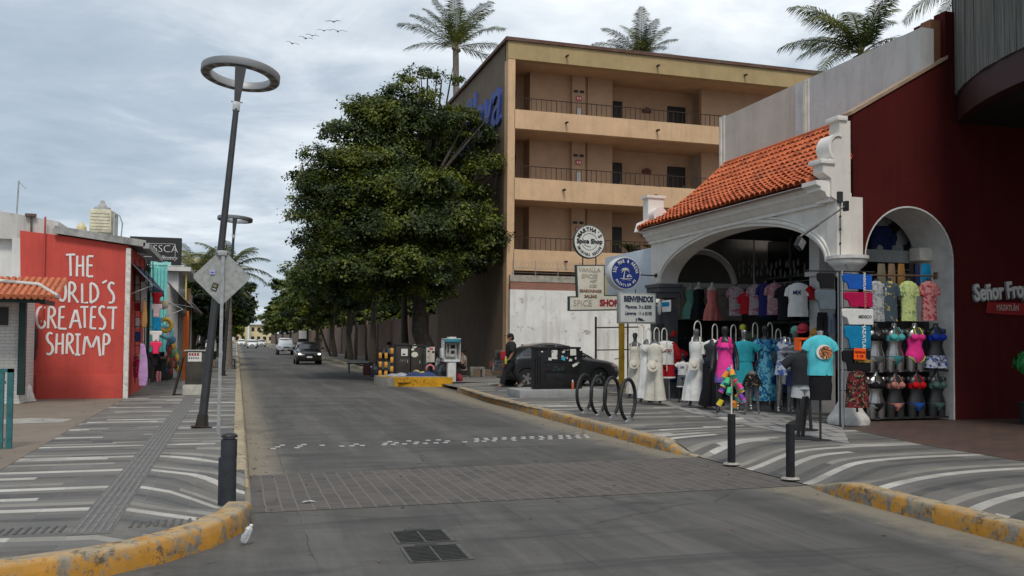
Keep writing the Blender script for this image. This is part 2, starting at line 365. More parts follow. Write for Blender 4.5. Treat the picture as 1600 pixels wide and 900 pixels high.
def kerbmat(name, yellow, amount):
    k = NT(name); p = k.pos(False)
    a = k.noise(p, 5.5, 9, .74, .5); b = k.noise(p, 1.1, 5, .6); f = k.math('ADD', k.math('MULTIPLY', a, .68), k.math('MULTIPLY', b, .32))
    con = k.ramp(k.noise(p, 9, 6, .7), [(.3, (.09, .084, .076)), (.7, (.22, .205, .175))])
    pt = k.ramp(k.noise(p, 3, 6, .65), [(.3, tuple(v*.62 for v in yellow)), (.7, yellow)])
    nz = k.n('ShaderNodeNewGeometry'); s_ = k.xyz(nz.outputs['Normal'])[2]      # tops show more bare concrete and a paler tone than faces
    f = k.math('ADD', f, k.math('MULTIPLY', s_, .035)); col = k.mix(k.ramp(f, [(amount, 1.), (amount+.035, 0.)]), con, pt)
    col = k.mix(k.math('MULTIPLY', k.math('MULTIPLY', s_, k.ramp(k.noise(p, 4, 7, .7), [(.35, .35), (.6, 1.)])), .8, clamp=True), col, (.42, .34, .22))
    dk = k.math('ADD', k.math('MULTIPLY', k.noise(p, 13, 7, .8), .65), k.math('MULTIPLY', k.noise(p, 2.6, 5, .7), .35)); col = k.mix(k.math('MULTIPLY', k.ramp(dk, [(.53, 0.), (.60, 1.)]), .8), col, (.055, .048, .04))
    k.bump(k.math('ADD', a, dk), .5, .02); return k.fin(col, .85, 0, .2)
M_ASPH = asphalt(); M_PL = paver('pavers_left', 1.15, True); M_PR = paver('pavers_right', 1.3, False)
M_BAND = bricks('stamped_band', (.072, .066, .063), (.10, .088, .082), (.15, .135, .112), .30, .15, pi/2, dirt=(.15, .13, .11))
M_TERR = bricks('terracotta_tiles', (.125, .072, .055), (.085, .058, .05), (.045, .035, .03), .40, .20, .0, .55, .5, (.10, .075, .06))
M_SHOPF = bricks('shop_floor_tiles', (.36, .35, .33), (.30, .29, .28), (.16, .15, .14), .6, .6, .3, .6, .4, (.18, .17, .15))
M_KY = kerbmat('kerb_yellow', (.50, .225, .015), .495); M_KP = kerbmat('kerb_pale', (.42, .36, .24), .53); M_KI = kerbmat('kerb_fresh_yellow', (.72, .36, .02), .62)
M_BEIGE = wallmat('driveway_concrete', (.20, .166, .132), (.10, .085, .07), .6, False, .4)
M_CONC = mat('concrete', (.30, .285, .25), .9, var=.13, scale=4, bump=.3)
# ---------------------------------------------------------------- ground
def sheet(name, poly, z, m, zf=None, res=None):
    b = MB()
    if zf is None: b.add([(x, y, z) for x, y in poly], [tuple(range(len(poly)))])
    o = b.build(name, m); return struct(o)
def grid(name, xs_of, ys, zf, m, nx=20):
    vs = []; fs = []
    for y in ys:
        x0, x1 = xs_of(y)
        for i in range(nx+1): t = i/nx; x = x0+(x1-x0)*t; vs.append((x, y, zf(x, y)))
    for j in range(len(ys)-1):
        for i in range(nx): a = j*(nx+1)+i; fs.append((a, a+1, a+nx+2, a+nx+1))
    b = MB(); b.add(vs, fs, True); return struct(b.build(name, m))
sheet('ground', [(-400, -60), (400, -60), (400, 700), (-400, 700)], -.03, mat('earth', (.16, .14, .11), .95, var=.1, scale=.3))
sheet('road', [(-60, -40), (60, -40), (60, 6.35), (16, 6.35), (16, 420), (-2.5, 420), (-2.5, 6.35), (-60, 6.35)], 0, M_ASPH)
sheet('brick_band', [(.16, 8.85), (6.3, 8.95), (6.3, 11.55), (.16, 11.25)], .004, M_BAND)
def ss(a, b, x): t = max(0, min(1, (x-a)/(b-a))); return t*t*(3-2*t)
SH = .15
CORNER = [(-14, 6.25), (-4, 6.3), (-2.6, 6.4), (-1.6, 6.55), (-.95, 6.8), (-.5, 7.15), (-.18, 7.6), (.03, 8.1), (.12, 8.55)]
def lx(y):
    if y < 8.55:
        for a, b in zip(CORNER, CORNER[1:]):
            if a[1] <= y <= b[1]: return a[0]+(b[0]-a[0])*(y-a[1])/(b[1]-a[1])
        return -14
    return .12
def lz(x, y):
    f = ss(8.3, 8.9, y)*(1-ss(10.0, 10.6, y)); return SH-(SH-.012)*f*ss(-.75, .1, x)
ysl = [6.3, 6.35, 6.42, 6.5, 6.6, 6.75, 6.9]+[7.1+.15*i for i in range(26)]+[11.+.5*i for i in range(30)]+[26+6*i for i in range(1, 40)]
grid('pavement_left', lambda y: (-14 if y < 23.6 else -6, lx(y)-.02), ysl, lz, M_PL, 60)
sheet('driveway', [(-14, 11.), (-2.52, 11.2), (-2.54, 13.7), (-2.60, 17.7), (-2.62, 23.9), (-14, 24)], SH+.004, M_BEIGE)
pch = MB(); pch.add([(-4.3, 17.1, SH+.008), (-2.9, 17.3, SH+.008), (-2.85, 18.0, SH+.008), (-3.6, 18.35, SH+.008), (-4.5, 17.9, SH+.008)], [(0, 1, 2, 3, 4)]); struct(pch.build('driveway_patch', M_CONC))
def rz(x, y):
    f = ss(8.2, 8.95, y)*(1-ss(11.4, 12.3, y)); return SH-(SH-.012)*f*(1-ss(6.3, 7.6, x))
ysr = [-12, -8, -4, 0, 2, 4, 6]+[7+.2*i for i in range(36)]+[15+1*i for i in range(14)]
def rx0(y): return 6.32 if y < 23 else 6.32+(y-23)*.075
grid('pavement_right', lambda y: (rx0(y), 30), ysr, rz, M_PR, 90)
grid('parking_apron', lambda y: (6.9, 30), [28, 29, 30, 31, 32, 33.9], lambda x, y: .10+.05*ss(7, 9, x) if y < 33 else .12, M_PR, 30)
grid('pavement_far_right', lambda y: (6.95 if y > 36 else 5.4, 10.4), [31.2, 33, 35, 36.2, 40, 60, 100, 200, 300], lambda x, y: .149, mat('far_pavement', (.17, .155, .14), .9, var=.12, scale=1.5), 8)
sheet('plaza', [(9.6, -10), (30, -10), (30, 16.5), (10.5, 14.6), (10.3, 13.55), (9.75, 11.0), (9.65, 9.0), (9.6, 7)], SH+.004, M_TERR)
sheet('shop_floor', [(8.75, 11.35), (10.25, 13.5), (10.9, 16.0), (14.5, 16.0), (14.5, 22.3), (10.5, 22.3), (9.2, 17.1), (8.75, 14.3)], SH+.006, M_SHOPF)
# tactile strip: guiding ribs
tb = MB()
def tline(i, y0, y1):
    x0 = -1.17+.058*i; xs = lambda y: x0+(y-7.5)*(-.003); tb.box((xs(y0)-.013, y0, SH), (xs(y0)+.013, y1, SH+.007))
for i in range(5):
    y = 7.55
    while y < 24.5: tline(i, y, y+.38); y += .4
struct(tb.build('tactile_ribs', mat('tactile', (.16, .155, .145), .8, var=.12, scale=6)))
tc_ = MB()
for i in range(26):
    if 9 < i < 17: continue
    x = -1.85+.062*i; tc_.box((x, 7.62+.003*i, SH), (x+.022, 7.86+.003*i, SH+.007))
struct(tc_.build('tactile_warning_ribs', mat('tactile_dark', (.085, .08, .075), .8, var=.12, scale=6)))
tbase = MB(); tbase.add([(-1.21, 7.5, SH+.003), (-.90, 7.5, SH+.003), (-.95, 24.6, SH+.003), (-1.26, 24.6, SH+.003)], [(0, 1, 2, 3)]); struct(tbase.build('tactile_strip', mat('tactile_bed', (.125, .122, .115), .85, var=.14, scale=5)))
# kerbs: rounded stone edges following a path, tapering to the ground at their ends
def kerb(name, path, m, w=.16, h=SH+.012, taper=(0, 0), lean=.03):
    P = [Vector((x, y, 0)) for x, y in path]; Q = [P[0]]
    for a, b in zip(P, P[1:]):
        nn = max(1, min(60, int((b-a).length/.25)))
        for i in range(1, nn+1): Q.append(a.lerp(b, i/nn))
    L = [0]
    for a, b in zip(Q, Q[1:]): L.append(L[-1]+(b-a).length)
    vs = []; fs = []
    for i, p in enumerate(Q):
        d = (Q[min(i+1, len(Q)-1)]-Q[max(i-1, 0)]).normalized(); nrm = Vector((d.y, -d.x, 0))   # to the right of travel = road side
        f = 1.
        if taper[0]: f = min(f, .12+.88*ss(0, taper[0], L[i]))
        if taper[1]: f = min(f, .12+.88*ss(0, taper[1], L[-1]-L[i]))
        jx = .006*random.uniform(-1, 1); jz = .005*random.uniform(-1, 1); hh = h*f
        for (o, z) in ((lean, -.02), (lean*.6, hh*.45), (.0, hh-.03*f), (-.012, hh-.012*f), (-.035, hh+jz), (-w, hh+jz), (-w, -.02)): vs.append(p+nrm*(o+jx)+Vector((0, 0, z)))
    m7 = 7
    for i in range(len(Q)-1):
        for k in range(m7): fs.append((i*m7+k, i*m7+(k+1) % m7, (i+1)*m7+(k+1) % m7, (i+1)*m7+k))
    fs.append(tuple(range(m7))); fs.append(tuple((len(Q)-1)*m7+k for k in range(m7)))
    b = MB(); b.add(vs, fs, True); return struct(b.build(name, m))
kerb('kerb_corner', [(x+.02, y-.05) for x, y in CORNER]+[(.14, 8.62)], M_KY, .2, .175, (0, .12))
kerb('kerb_left', [(.14, 10.32), (.14, 20), (.13, 60), (-.1, 150), (-.2, 400)], M_KP, .17, taper=(.35, 0))
kerb('kerb_right', [(6.85, 28.2), (6.66, 27.6), (6.6, 26), (6.45, 23), (6.28, 17), (6.2, 13), (6.2, 12.2), (6.28, 11.5)], M_KY, .18, .17, (.5, 1.0))
for o_ in [bpy.data.objects['kerb_right']]: pass
kerb('kerb_near_right', [(6.34, 8.95), (6.2, 8.3), (6.17, 7.2), (6.15, 4), (6.15, -2), (6.15, -12)], M_KY, .18, .17, (.9, 0))
kerb('kerb_far_right', [(7.0, 400), (6.95, 150), (6.75, 66), (6.3, 46), (5.5, 36.5), (4.95, 33)], M_KP, .17)
def flush(o): 
    me = o.data; me.update()
# kerb direction is such that the road lies on the right hand of travel: corner/left kerbs run north (road to the east)
isl = MB(); isl.prism([(4.95, 33.2), (5.0, 31.9), (5.35, 31.35), (7.25, 30.85), (7.35, 31.2), (7.2, 33.5)], 0, .33, 'xy'); o_ = isl.build('kerb_island', M_KI); struct(o_)
isf = MB(); isf.prism([(4.9, 33.6), (4.94, 32.0), (5.28, 31.42), (5.38, 31.5), (5.2, 33.6)], -.01, .30, 'xy'); struct(isf.build('kerb_island_flank', M_CONC))
ist = MB(); ist.add([(5.1, 33.1, .334), (5.12, 32.0, .334), (5.4, 31.5, .334), (7.15, 31.02, .334), (7.1, 33.4, .334)], [(0, 1, 2, 3, 4)]); struct(ist.build('island_top', M_CONC))
# painted / stud markings on the road
studs = MB(); studs.box((-.042, -.03, 0), (.042, .03, .015), .006)
st0 = studs.build('road_stud', mat('white_ceramic', (.40, .39, .37), .5, var=.25, scale=12))
tag(st0, 'small white ceramic stud in the double row across the road', 'road stud', 'white studs in rows across the road')
pts = []
rnd = random.Random(4)
for i in range(32):
    x = .55+i*.166
    for r_ in range(3):
        dens = .5 if x < 1.3 else (.65 if x < 3.0 else (.4 if x < 3.7 else .97))
        if r_ == 2 and x < 3.3: dens *= .7
        if rnd.random() < dens: pts.append((x+.07*r_+rnd.uniform(-.02, .02), 13.85+.2*r_+.07*x))
for i, (x, y) in enumerate(pts):
    o = st0 if i == 0 else st0.copy()
    if i: COL.objects.link(o)
    o.location = (x, y, .001); o.rotation_euler.z = rnd.uniform(-.1, .1)
# access grates in the road
def grate(px0, px1, py0, py1, lab):
    a = G(px0, py1); b = G(px1, py0); c = (a+b)/2; wx = (G(px1, (py0+py1)/2)-G(px0, (py0+py1)/2)).length/2*.93; wy = (G((px0+px1)/2, py0)-G((px0+px1)/2, py1)).length/2*.86
    t = thing('access_cover', lab, 'manhole cover', None, (c.x, c.y, 0), radians(-1))
    f = MB(); f.box((-wx, -wy, .002), (wx, wy, .008)); f.build('frame', mat('iron_frame', (.10, .098, .09), .7, .3, var=.15, scale=8), t)
    g = MB(); ny = int(wy*2/.045); nx = int(wx*2/.19)
    for j in range(ny):
        y = -wy+.03+j*(2*wy-.06)/max(1, ny-1)
        for i in range(nx): x = -wx+.025+i*(2*wx-.05)/nx; g.box((x, y-.011, .008), (x+(2*wx-.05)/nx-.02, y+.011, .015))
    g.build('ribs', mat('cast_iron', (.035, .034, .032), .6, .4, var=.2, scale=12), t)
    h = MB(); h.box((-wx*.45, wy-.01, .002), (wx*.25, wy+.06, .012)); h.build('hinge', mat('cast_iron', (.03, .03, .03)), t)
grate(610, 707, 829, 850, 'farther of two rusted iron access covers in the road')
grate(626, 733, 852, 880, 'nearer of two rusted iron access covers in the road')
# ================================================================ LEFT SIDE
M_RED = wallmat('coral_red_paint', (.58, .088, .068), (.34, .06, .05), .5, True, .35)
M_WHT = wallmat('white_plaster', (.66, .655, .63), (.30, .28, .25), .35); M_DIRTYW = wallmat('dirty_white_plaster', (.55, .54, .51), (.22, .20, .18), .6, peel=((.33, .31, .28), 2.4, .6))
M_PAINTW = mat('white_paint', (.74, .73, .70), .6, var=.05, scale=5); M_BLK = mat('black_paint', (.018, .018, .019), .45, var=.12, scale=5)
M_GALV = mat('galvanised_steel', (.36, .37, .37), .5, .55, var=.12, scale=14); M_GREYM = mat('grey_metal', (.23, .235, .24), .5, .3, var=.08, scale=5)
M_DKM = mat('dark_grey_metal', (.045, .047, .05), .45, .3, var=.12, scale=3); M_DKG = mat('dark_green_paint', (.012, .035, .032), .5, var=.1)
M_CORR = mat('weathered_sheet', (.34, .34, .325), .7, .15, var=.2, scale=3)
# red shop
t = thing('shop_building', 'coral red shop side wall with white hand lettering', 'building')
yw = 24.0
b = MB(); b.prism([(-4.85, .1), (-2.66, .1), (-2.62, 3.92), (-4.2, 4.12), (-5.05, 4.2), (-4.95, 1)], yw, yw+4.2); b.build('wall', M_RED, t)
b = MB(); b.box((-4.62, yw-.035, .1), (-2.70, yw-.002, .74), .01); b.build('plinth', M_RED, t)
b = MB(); b.prism([(-4.3, 4.16), (-2.25, 3.90), (-2.22, 4.06), (-4.27, 4.34)], yw-.14, yw-.02); b.box((-2.28, yw-.14, 3.86), (-2.14, yw+4.2, 4.0)); b.prism([(-4.3, 4.30), (-2.3, 4.03), (-2.3, 4.06), (-4.3, 4.34)], yw-.02, yw+4.4); b.build('roof', M_CORR, t)
b = MB(); b.box((-2.68, yw-.06, .1), (-2.57, yw+.06, 3.86)); b.build('corner_post', mat('chipped_white', (.62, .60, .55), .8, var=.18, scale=9), t)
b = MB(); b.tube([(-4.5, yw-.05, 2.0), (-4.5, yw-.05, 4.55)], .022); b.build('conduit', mat('red_pipe', (.42, .075, .055), .6), t)
strokes = []
def zs(y0, L): return [[(x/4., y0+y/4.) for x, y in s] for s in L]
strokes += zs(280, [[(412,473),(470,471)],[(439,473),(442,606)],[(483,478),(480,608)],[(519,478),(519,608)],[(481,542),(519,540)],[(548,482),(546,608)],[(548,482),(584,482)],[(548,540),(578,539)],[(547,608),(582,608)],
 [(281,630),(290,690),(306,752),(325,672),(345,752),(353,690),(358,645)],[(388,642),(403,650),(413,690),(408,745),(390,764),(370,748),(364,705),(370,655),(388,642)],
 [(434,645),(432,770)],[(434,643),(462,650),(472,680),(460,708),(434,714)],[(448,714),(488,772)],[(513,652),(513,772),(550,772)],[(566,650),(566,772)],[(566,648),(596,660),(615,700),(608,750),(566,774)],[(640,650),(668,634)],
 [(714,656),(698,645),(682,655),(680,684),(700,705),(714,735),(706,772),(680,772)]])
strokes += zs(480, [[(282,6),(262,-5),(240,8),(228,50),(230,100),(250,133),(276,124),(282,88),(256,88)],[(306,0),(300,132)],[(306,-2),(334,2),(345,30),(334,56),(304,64)],[(318,64),(350,132)],[(374,0),(368,134)],[(374,0),(406,-2)],[(371,66),(402,62)],[(368,134),(416,136)],
 [(437,132),(458,60),(474,2),(488,60),(504,132)],[(448,88),(494,86)],[(502,0),(552,-1)],[(528,0),(530,128)],[(572,0),(566,132)],[(572,0),(602,-1)],[(568,64),(598,62)],[(566,132),(600,134)],
 [(654,4),(638,-8),(620,10),(624,46),(648,70),(660,104),(646,140),(618,132)],[(670,3),(732,3)],[(708,3),(704,138)],
 [(328,168),(308,158),(291,182),(300,215),(326,236),(331,270),(314,297),(290,290)],[(356,165),(350,290)],[(393,165),(391,294)],[(352,230),(392,227)],[(421,168),(416,292)],[(421,165),(450,172),(455,200),(444,222),(419,230)],[(430,230),(460,294)],
 [(486,172),(484,296)],[(470,171),(504,171)],[(468,297),(502,298)],[(520,296),(527,230),(537,168),(556,225),(574,262),(592,215),(612,168),(618,240),(626,306)],[(650,170),(644,300)],[(648,168),(676,172),(686,200),(676,228),(648,236)]])
b = MB()
for s in strokes:
    P = [aY(x, y, yw-.012) for x, y in s]
    if len(P) > 3:                                   # soften the corners of curved strokes
        Q = [P[0]]
        for i in range(1, len(P)-1): Q += [P[i-1].lerp(P[i], .75), P[i].lerp(P[i+1], .25)]
        P = Q+[P[-1]]
    r = .028; b.tube(P, [r*.9]+[r*random.uniform(.9, 1.12) for _ in P[1:-1]]+[r*.95], 8, sq=(1, .14))
b.build('lettering', M_PAINTW, t)
b = MB(); b.box((-4.86, yw-.22, 1.35), (-4.6, yw-.01, 1.85), .02); b.box((-4.72, yw-.2, 1.1), (-4.62, yw-.05, 1.36)); b.build('meter_box', M_DKM, t)
settle(t, (-3.7, yw, .1))
# neighbour behind, white
t = thing('white_building', 'weathered white flat roofed building left of the red shop', 'building')
b = MB(); b.box((-9, yw+.3, .1), (-4.86, yw+8, 4.0)); b.box((-4.9, yw+2.3, .1), (-2.9, yw+8, 3.4)); b.build('wall', M_WHT, t)
b = MB(); b.prism([(-9, 4.0), (-4.24, 4.0), (-4.24, 4.47), (-5.5, 4.66), (-9, 4.8)], yw+.1, yw+6); b.build('parapet', M_DIRTYW, t)
b = MB(); b.box((-5.22, yw+.02, .6), (-4.98, yw+.3, 4.02)); b.build('pilaster', M_WHT, t)
settle(t, (-6.5, yw+3, .1))
t = thing('roof_antenna', 'thin metal antenna mast on the white roof', 'antenna'); q = aY(26, 332, yw+1)
b = MB(); b.tube([(q.x, q.y, q.z-.1), (q.x+.03, q.y, q.z+.8)], .018); b.tube([(q.x+.03, q.y, q.z+.78), (q.x+.2, q.y, q.z+.6)], .008); b.build('mast', M_GALV, t); settle(t, q)
t = thing('roof_pipe', 'rusty vent pipe with a dented cap beside the red wall', 'pipe'); q = aY(49, 345, yw+.05)
b = MB(); b.tube([(q.x, q.y, q.z-.5), (q.x, q.y, q.z+.12)], .02); b.box((q.x-.13, q.y-.06, q.z+.1), (q.x+.1, q.y+.06, q.z+.17)); b.build('pipe', mat('rusty_steel', (.12, .085, .065), .8, .2, var=.2, scale=9), t); settle(t, (q.x, q.y, q.z-.5))
# rooftop items
M_TANK = mat('cream_metal', (.60, .56, .42), .6, .1, var=.15, scale=5)
t = thing('evaporative_cooler', 'cream rooftop cooler box with a domed vent', 'cooler'); q = aY(163, 364, yw+2.2)
b = MB(); b.box((q.x-.33, q.y-.3, q.z-.02), (q.x+.2, q.y+.3, q.z+.60), .03)
for i in range(6): b.box((q.x-.3, q.y-.315, q.z+.06+i*.085), (q.x+.17, q.y-.295, q.z+.085+i*.085))
b.build('cabinet', M_TANK, t)
b = MB(); b.lathe([(.22, 0), (.20, .1), (.12, .12), (.10, .18), (.06, .2), (.05, .28), (.02, .3)], (q.x-.06, q.y, q.z+.58)); b.build('vent_cap', M_CORR, t)
b = MB(); b.tube([(q.x+.3, q.y-.1, q.z-.4), (q.x+.3, q.y-.1, q.z+.5)], .045); b.tube([(q.x+.18, q.y-.2, q.z+.58), (q.x+.4, q.y-.2, q.z+.45), (q.x+.47, q.y-.2, q.z+.25), (q.x+.42, q.y-.2, q.z-.4)], .016)
b.tube([(q.x-.25, q.y-.25, q.z-.4), (q.x-.25, q.y-.25, q.z)], .02); b.tube([(q.x+.12, q.y-.25, q.z-.4), (q.x+.12, q.y-.25, q.z)], .02); b.build('pipework', M_GALV, t); settle(t, q)
t = thing('water_tank', 'small cream water tank with a rounded top on the roof', 'water tank'); q = aY(127, 364, yw+2.5)
b = MB(); b.lathe([(.13, -.3), (.13, .12), (.12, .18), (.06, .24), (.05, .27), (.0, .27)], q); b.build('tank', mat('cream_plastic', (.66, .58, .34), .5, var=.05), t); settle(t, (q.x, q.y, q.z-.3))
# tiled kiosk at the left edge
t = thing('food_kiosk', 'white brick kiosk with dark green trim and a tiled awning', 'kiosk'); yk = 22.4
M_WBR = bricks('white_bricks', (.62, .61, .58), (.56, .55, .53), (.34, .33, .31), .22, .075, wall='xz', dirt=(.4, .38, .34), mix_amt=.3)
b = MB(); b.box((-7.5, yk, .1), (-4.62, yk+1.3, 2.55)); b.build('wall', M_WBR, t)
b = MB(); b.box((-4.66, yk-.16, .35), (-4.52, yk-.02, 2.42)); b.box((-7.5, yk-.9, 2.38), (-4.02, yk-.8, 2.5)); b.box((-4.12, yk-.85, 2.36), (-4.02, yk+.3, 2.46)); b.build('frame', M_DKG, t)
b = MB(); b.box((-7.2, yk-.05, 1.9), (-4.9, yk-.01, 2.3)); b.build('shutter', mat('dark_shutter', (.03, .03, .032), .6), t)
M_TILE = mat('clay_tile', (.46, .135, .06), .8, var=.2, scale=5, bump=.3); b = MB()
e0 = aY(92, 468, yk-1.0)
for i in range(26):
    x = e0.x-.07-i*.13
    b.tube([(x, yk-1.08, 2.50), (x, yk-.5, 2.72), (x, yk+.1, 2.95)], .062, 7)
b.box((e0.x-3.5, yk-1.0, 2.47), (e0.x, yk-.9, 2.51)); b.build('awning_tiles', M_TILE, t)
b = MB(); b.tube([(e0.x, yk-1.1, 2.52), (e0.x-.5, yk-.45, 2.80), (e0.x-2., yk-.3, 2.92)], .045); b.build('ridge_mortar', M_DIRTYW, t)
settle(t, (-5.5, yk, .1))
t = thing('planter_block', 'rough white plastered block at the foot of the red wall', 'masonry block')
b = MB(); b.loft([(.1, .5, .24, 0, 0), (.3, .48, .25, -.02, 0, .05), (.5, .42, .23, -.04, 0, .08), (.62, .40, .2, -.1, 0, .12), (.74, .44, .2, -.12, 0, .1), (.77, .3, .14, -.14, 0)], 22, 5); b.build('block', mat('rough_plaster', (.68, .66, .62), .9, var=.1, scale=6, bump=.7), t); t.location = (-4.95, 23.25, 0)
# green railing
t = thing('iron_railing', 'teal painted iron railing with scroll work at the left edge', 'railing'); M_TEAL = mat('teal_paint', (.03, .13, .14), .45, var=.15, scale=8)
b = MB(); yr = 13.45
b.box((-2.93, yr-.03, .15), (-2.86, yr+.03, 1.22)); b.box((-3.02, yr-.025, .15), (-2.97, yr+.025, 1.22)); b.box((-6, yr-.03, 1.17), (-2.86, yr+.03, 1.22)); b.box((-6, yr-.02, 1.02), (-2.95, yr+.02, 1.05)); b.box((-6, yr-.02, .25), (-2.95, yr+.02, .29)); b.build('frame', M_TEAL, t)
for i in range(20):
    x = -3.14-i*.13; b = MB(); b.tube([(x, yr, .27), (x, yr, 1.03)], .011, 6); b.ball((x, yr, .66), .024, 8, 6); b.build('baluster', M_TEAL, t)
b = MB()
for i in range(8):
    cx = -3.1-i*.3; P = [(cx+(.055-.0035*j)*cos(j*.6), yr, 1.105+(.055-.0035*j)*sin(j*.6)) for j in range(14)]; b.tube(P, .008, 6)
b.build('scrolls', M_TEAL, t); settle(t, (-4, yr, .15))
# market shops beyond
t = thing('market_building', 'narrow open fronted souvenir shop behind the red wall', 'building')
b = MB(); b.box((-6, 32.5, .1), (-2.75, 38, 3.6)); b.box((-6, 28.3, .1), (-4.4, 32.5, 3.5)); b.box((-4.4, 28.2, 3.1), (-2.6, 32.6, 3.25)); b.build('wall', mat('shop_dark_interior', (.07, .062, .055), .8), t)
b = MB(); b.box((-4.4, 24.4, .1), (-2.75, 32, .28)); b.build('step', M_CONC, t); settle(t, (-4, 32, .1))
t = thing('turquoise_screen', 'tall turquoise plank screen above the market front', 'screen')
q0 = aY(236, 408, 30.5); q1 = aY(261, 470, 30.5); b = MB()
for i in range(5): w_ = (q1.x-q0.x)/5; b.box((q0.x+i*w_+.006, 30.46, 1.2), (q0.x+(i+1)*w_-.006, 30.5, q0.z-.02*(i % 2)))
b.build('planks', mat('turquoise_paint', (.16, .55, .52), .6, var=.08), t)
b = MB(); b.box((q0.x, 30.44, q0.z-.12), (q1.x+.1, 30.455, q0.z-.02)); b.build('cap', mat('turquoise_paint2', (.30, .66, .62), .6), t); settle(t, (q0.x, 30.5, 1.2))
t = thing('salon_sign', 'black rooftop billboard reading ESSCA in thin white letters', 'sign'); ys_ = 33.
q0 = aY(203, 369, ys_); q1 = aY(283, 414, ys_); b = MB(); b.box((q0.x, ys_, q1.z), (q1.x, ys_+.25, q0.z)); b.build('board', mat('black_board', (.022, .021, .022), .5), t)
M_SW = mat('sign_white', (.75, .74, .72), .5, var=0)
b = MB(); xa, xb = q0.x+.45, q1.x-.2; za, zb = q1.z+.25, q0.z-.22
for s_ in (((xa, za), (xb, za)), ((xb, za), (xb, zb)), ((xb, zb), (xa, zb))): b.tube([(s_[0][0], ys_-.01, s_[0][1]), (s_[1][0], ys_-.01, s_[1][1])], .006, 5)
b.build('border', M_SW, t)
text('ESSCA', .36, ((xa+xb)/2+.1, ys_-.01, (za+zb)/2+.05), M_SW, t, off=-.008); text('Beauty', .2, ((xa+xb)/2+.3, ys_-.01, za-.02), M_SW, t, shear=.4, off=-.003); settle(t, (q0.x, ys_, q1.z))
t = thing('white_shop', 'small white two storey shop front past the turquoise planks', 'building')
q0 = aY(260, 412, 36); q1 = aY(292, 500, 36); b = MB(); b.box((q0.x, 36, .1), (aY(279, 440, 36).x, 42, q0.z-.25)); b.box((aY(283, 440, 36).x-.25, 36.6, .1), (q1.x-.1, 42, q0.z-.9)); b.build('wall', M_WHT, t)
b = MB(); b.box((q0.x-.05, 35.7, q0.z-.28), (aY(299, 412, 36).x, 42, q0.z-.12)); b.build('roof', M_WHT, t)
b = MB(); b.box((aY(290, 440, 36).x, 35.9, .1), (aY(292, 440, 36).x, 36, q0.z-.28)); b.build('post', mat('yellow_post', (.6, .5, .12), .6), t)
b = MB(); b.box((aY(292, 440, 36).x, 36.2, .1), (aY(298, 440, 36).x, 36.5, q0.z-.9)); b.build('board', mat('brown_wood', (.22, .13, .07), .8, var=.2), t); settle(t, (q0.x, 36, .1))
t = thing('orange_column', 'orange painted column beside the market step', 'column'); q = aY(290, 500, 33.5); b = MB(); b.box((q.x-.08, 33.5, .1), (q.x+.1, 33.8, 2.6)); b.build('column', mat('orange_paint', (.62, .13, .02), .7), t); settle(t, (q.x, 33.5, .1))
def awning(nm, lab, pts, m, frame=True):
    """pts: back-left, back-right, front-right, front-left; a cloth with a scalloped valance"""
    t = thing(nm, lab, 'awning'); A, B, C, D = [Vector(p) for p in pts]; vs = []; fs = []; N = 10
    for i in range(N+1):
        u = i/N
        for j in range(6):
            v_ = j/5; p = A.lerp(B, u).lerp(D.lerp(C, u), v_); p.z -= .05*sin(pi*v_); vs.append(p)
        p = D.lerp(C, u); vs.append(p+Vector((0, 0, -.16-.03*sin(u*pi*8))))
    for i in range(N):
        for j in range(6): a = i*7+j; fs.append((a, a+1, a+8, a+7))
    b = MB(); b.add(vs, fs, True); o = b.build('cloth', m, t); md = o.modifiers.new('s', 'SOLIDIFY'); md.thickness = .012
    if frame:
        b = MB(); b.tube([A, D], .014, 6); b.tube([B, C], .014, 6); b.tube([D, C], .014, 6); b.tube([Vector((A.x, A.y, A.z-.8)), D], .012, 6); b.build('arms', M_GALV, t)
    return settle(t, A)
awning('awning', 'small navy awning with a scalloped edge under the grey roof', [(-2.62, 24.6, 3.55), (-2.62, 28.3, 3.6), (-2.1, 28.0, 3.0), (-2.1, 24.7, 3.0)], mat('navy_cloth', (.025, .05, .12), .8))
awning('awning', 'long brown awning shading the far market stalls', [(-2.5, 34, 3.7), (-2.5, 43, 3.8), (-1.55, 43, 2.75), (-1.55, 34.2, 2.75)], mat('brown_cloth', (.045, .02, .016), .8))
awning('awning', 'pale folded awning on thin arms over the market step', [(-2.55, 31.5, 3.0), (-2.55, 33.5, 3.0), (-1.75, 33.5, 2.6), (-1.75, 31.6, 2.6)], mat('grey_cloth', (.16, .15, .13), .8))
# ================================================================ HOTEL
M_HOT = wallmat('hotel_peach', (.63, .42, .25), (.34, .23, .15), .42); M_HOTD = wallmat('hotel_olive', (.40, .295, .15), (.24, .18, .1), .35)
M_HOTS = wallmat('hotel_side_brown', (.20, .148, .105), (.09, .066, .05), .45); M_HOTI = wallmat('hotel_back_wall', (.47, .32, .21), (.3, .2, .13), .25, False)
M_IRON = mat('rust_brown_iron', (.035, .018, .012), .6, .2); M_DOOR = mat('dark_door', (.018, .013, .012), .55); M_COPE = bricks('roof_brick', (.10, .045, .032), (.14, .07, .05), (.06, .045, .04), .3, .1, wall='xz')
t = thing('hotel_building', 'four storey peach hotel with open galleries and iron railings', 'building'); HY = 34.2; HX = 10.22; HE = 27.
lev = [(10.96, 13.08), (8.19, 10.19), (5.3, 7.32), (2.3, 4.46)]
b = MB(); b.box((HX, HY, 0), (HX+.3, HY+.5, 13.0))
for zb, zt in ((10.19, 10.96), (7.32, 8.19), (4.46, 5.3), (1.6, 2.3)): b.box((HX+.28, HY, zb), (HE, HY+.22, zt))
b.build('wall', M_HOT, t)
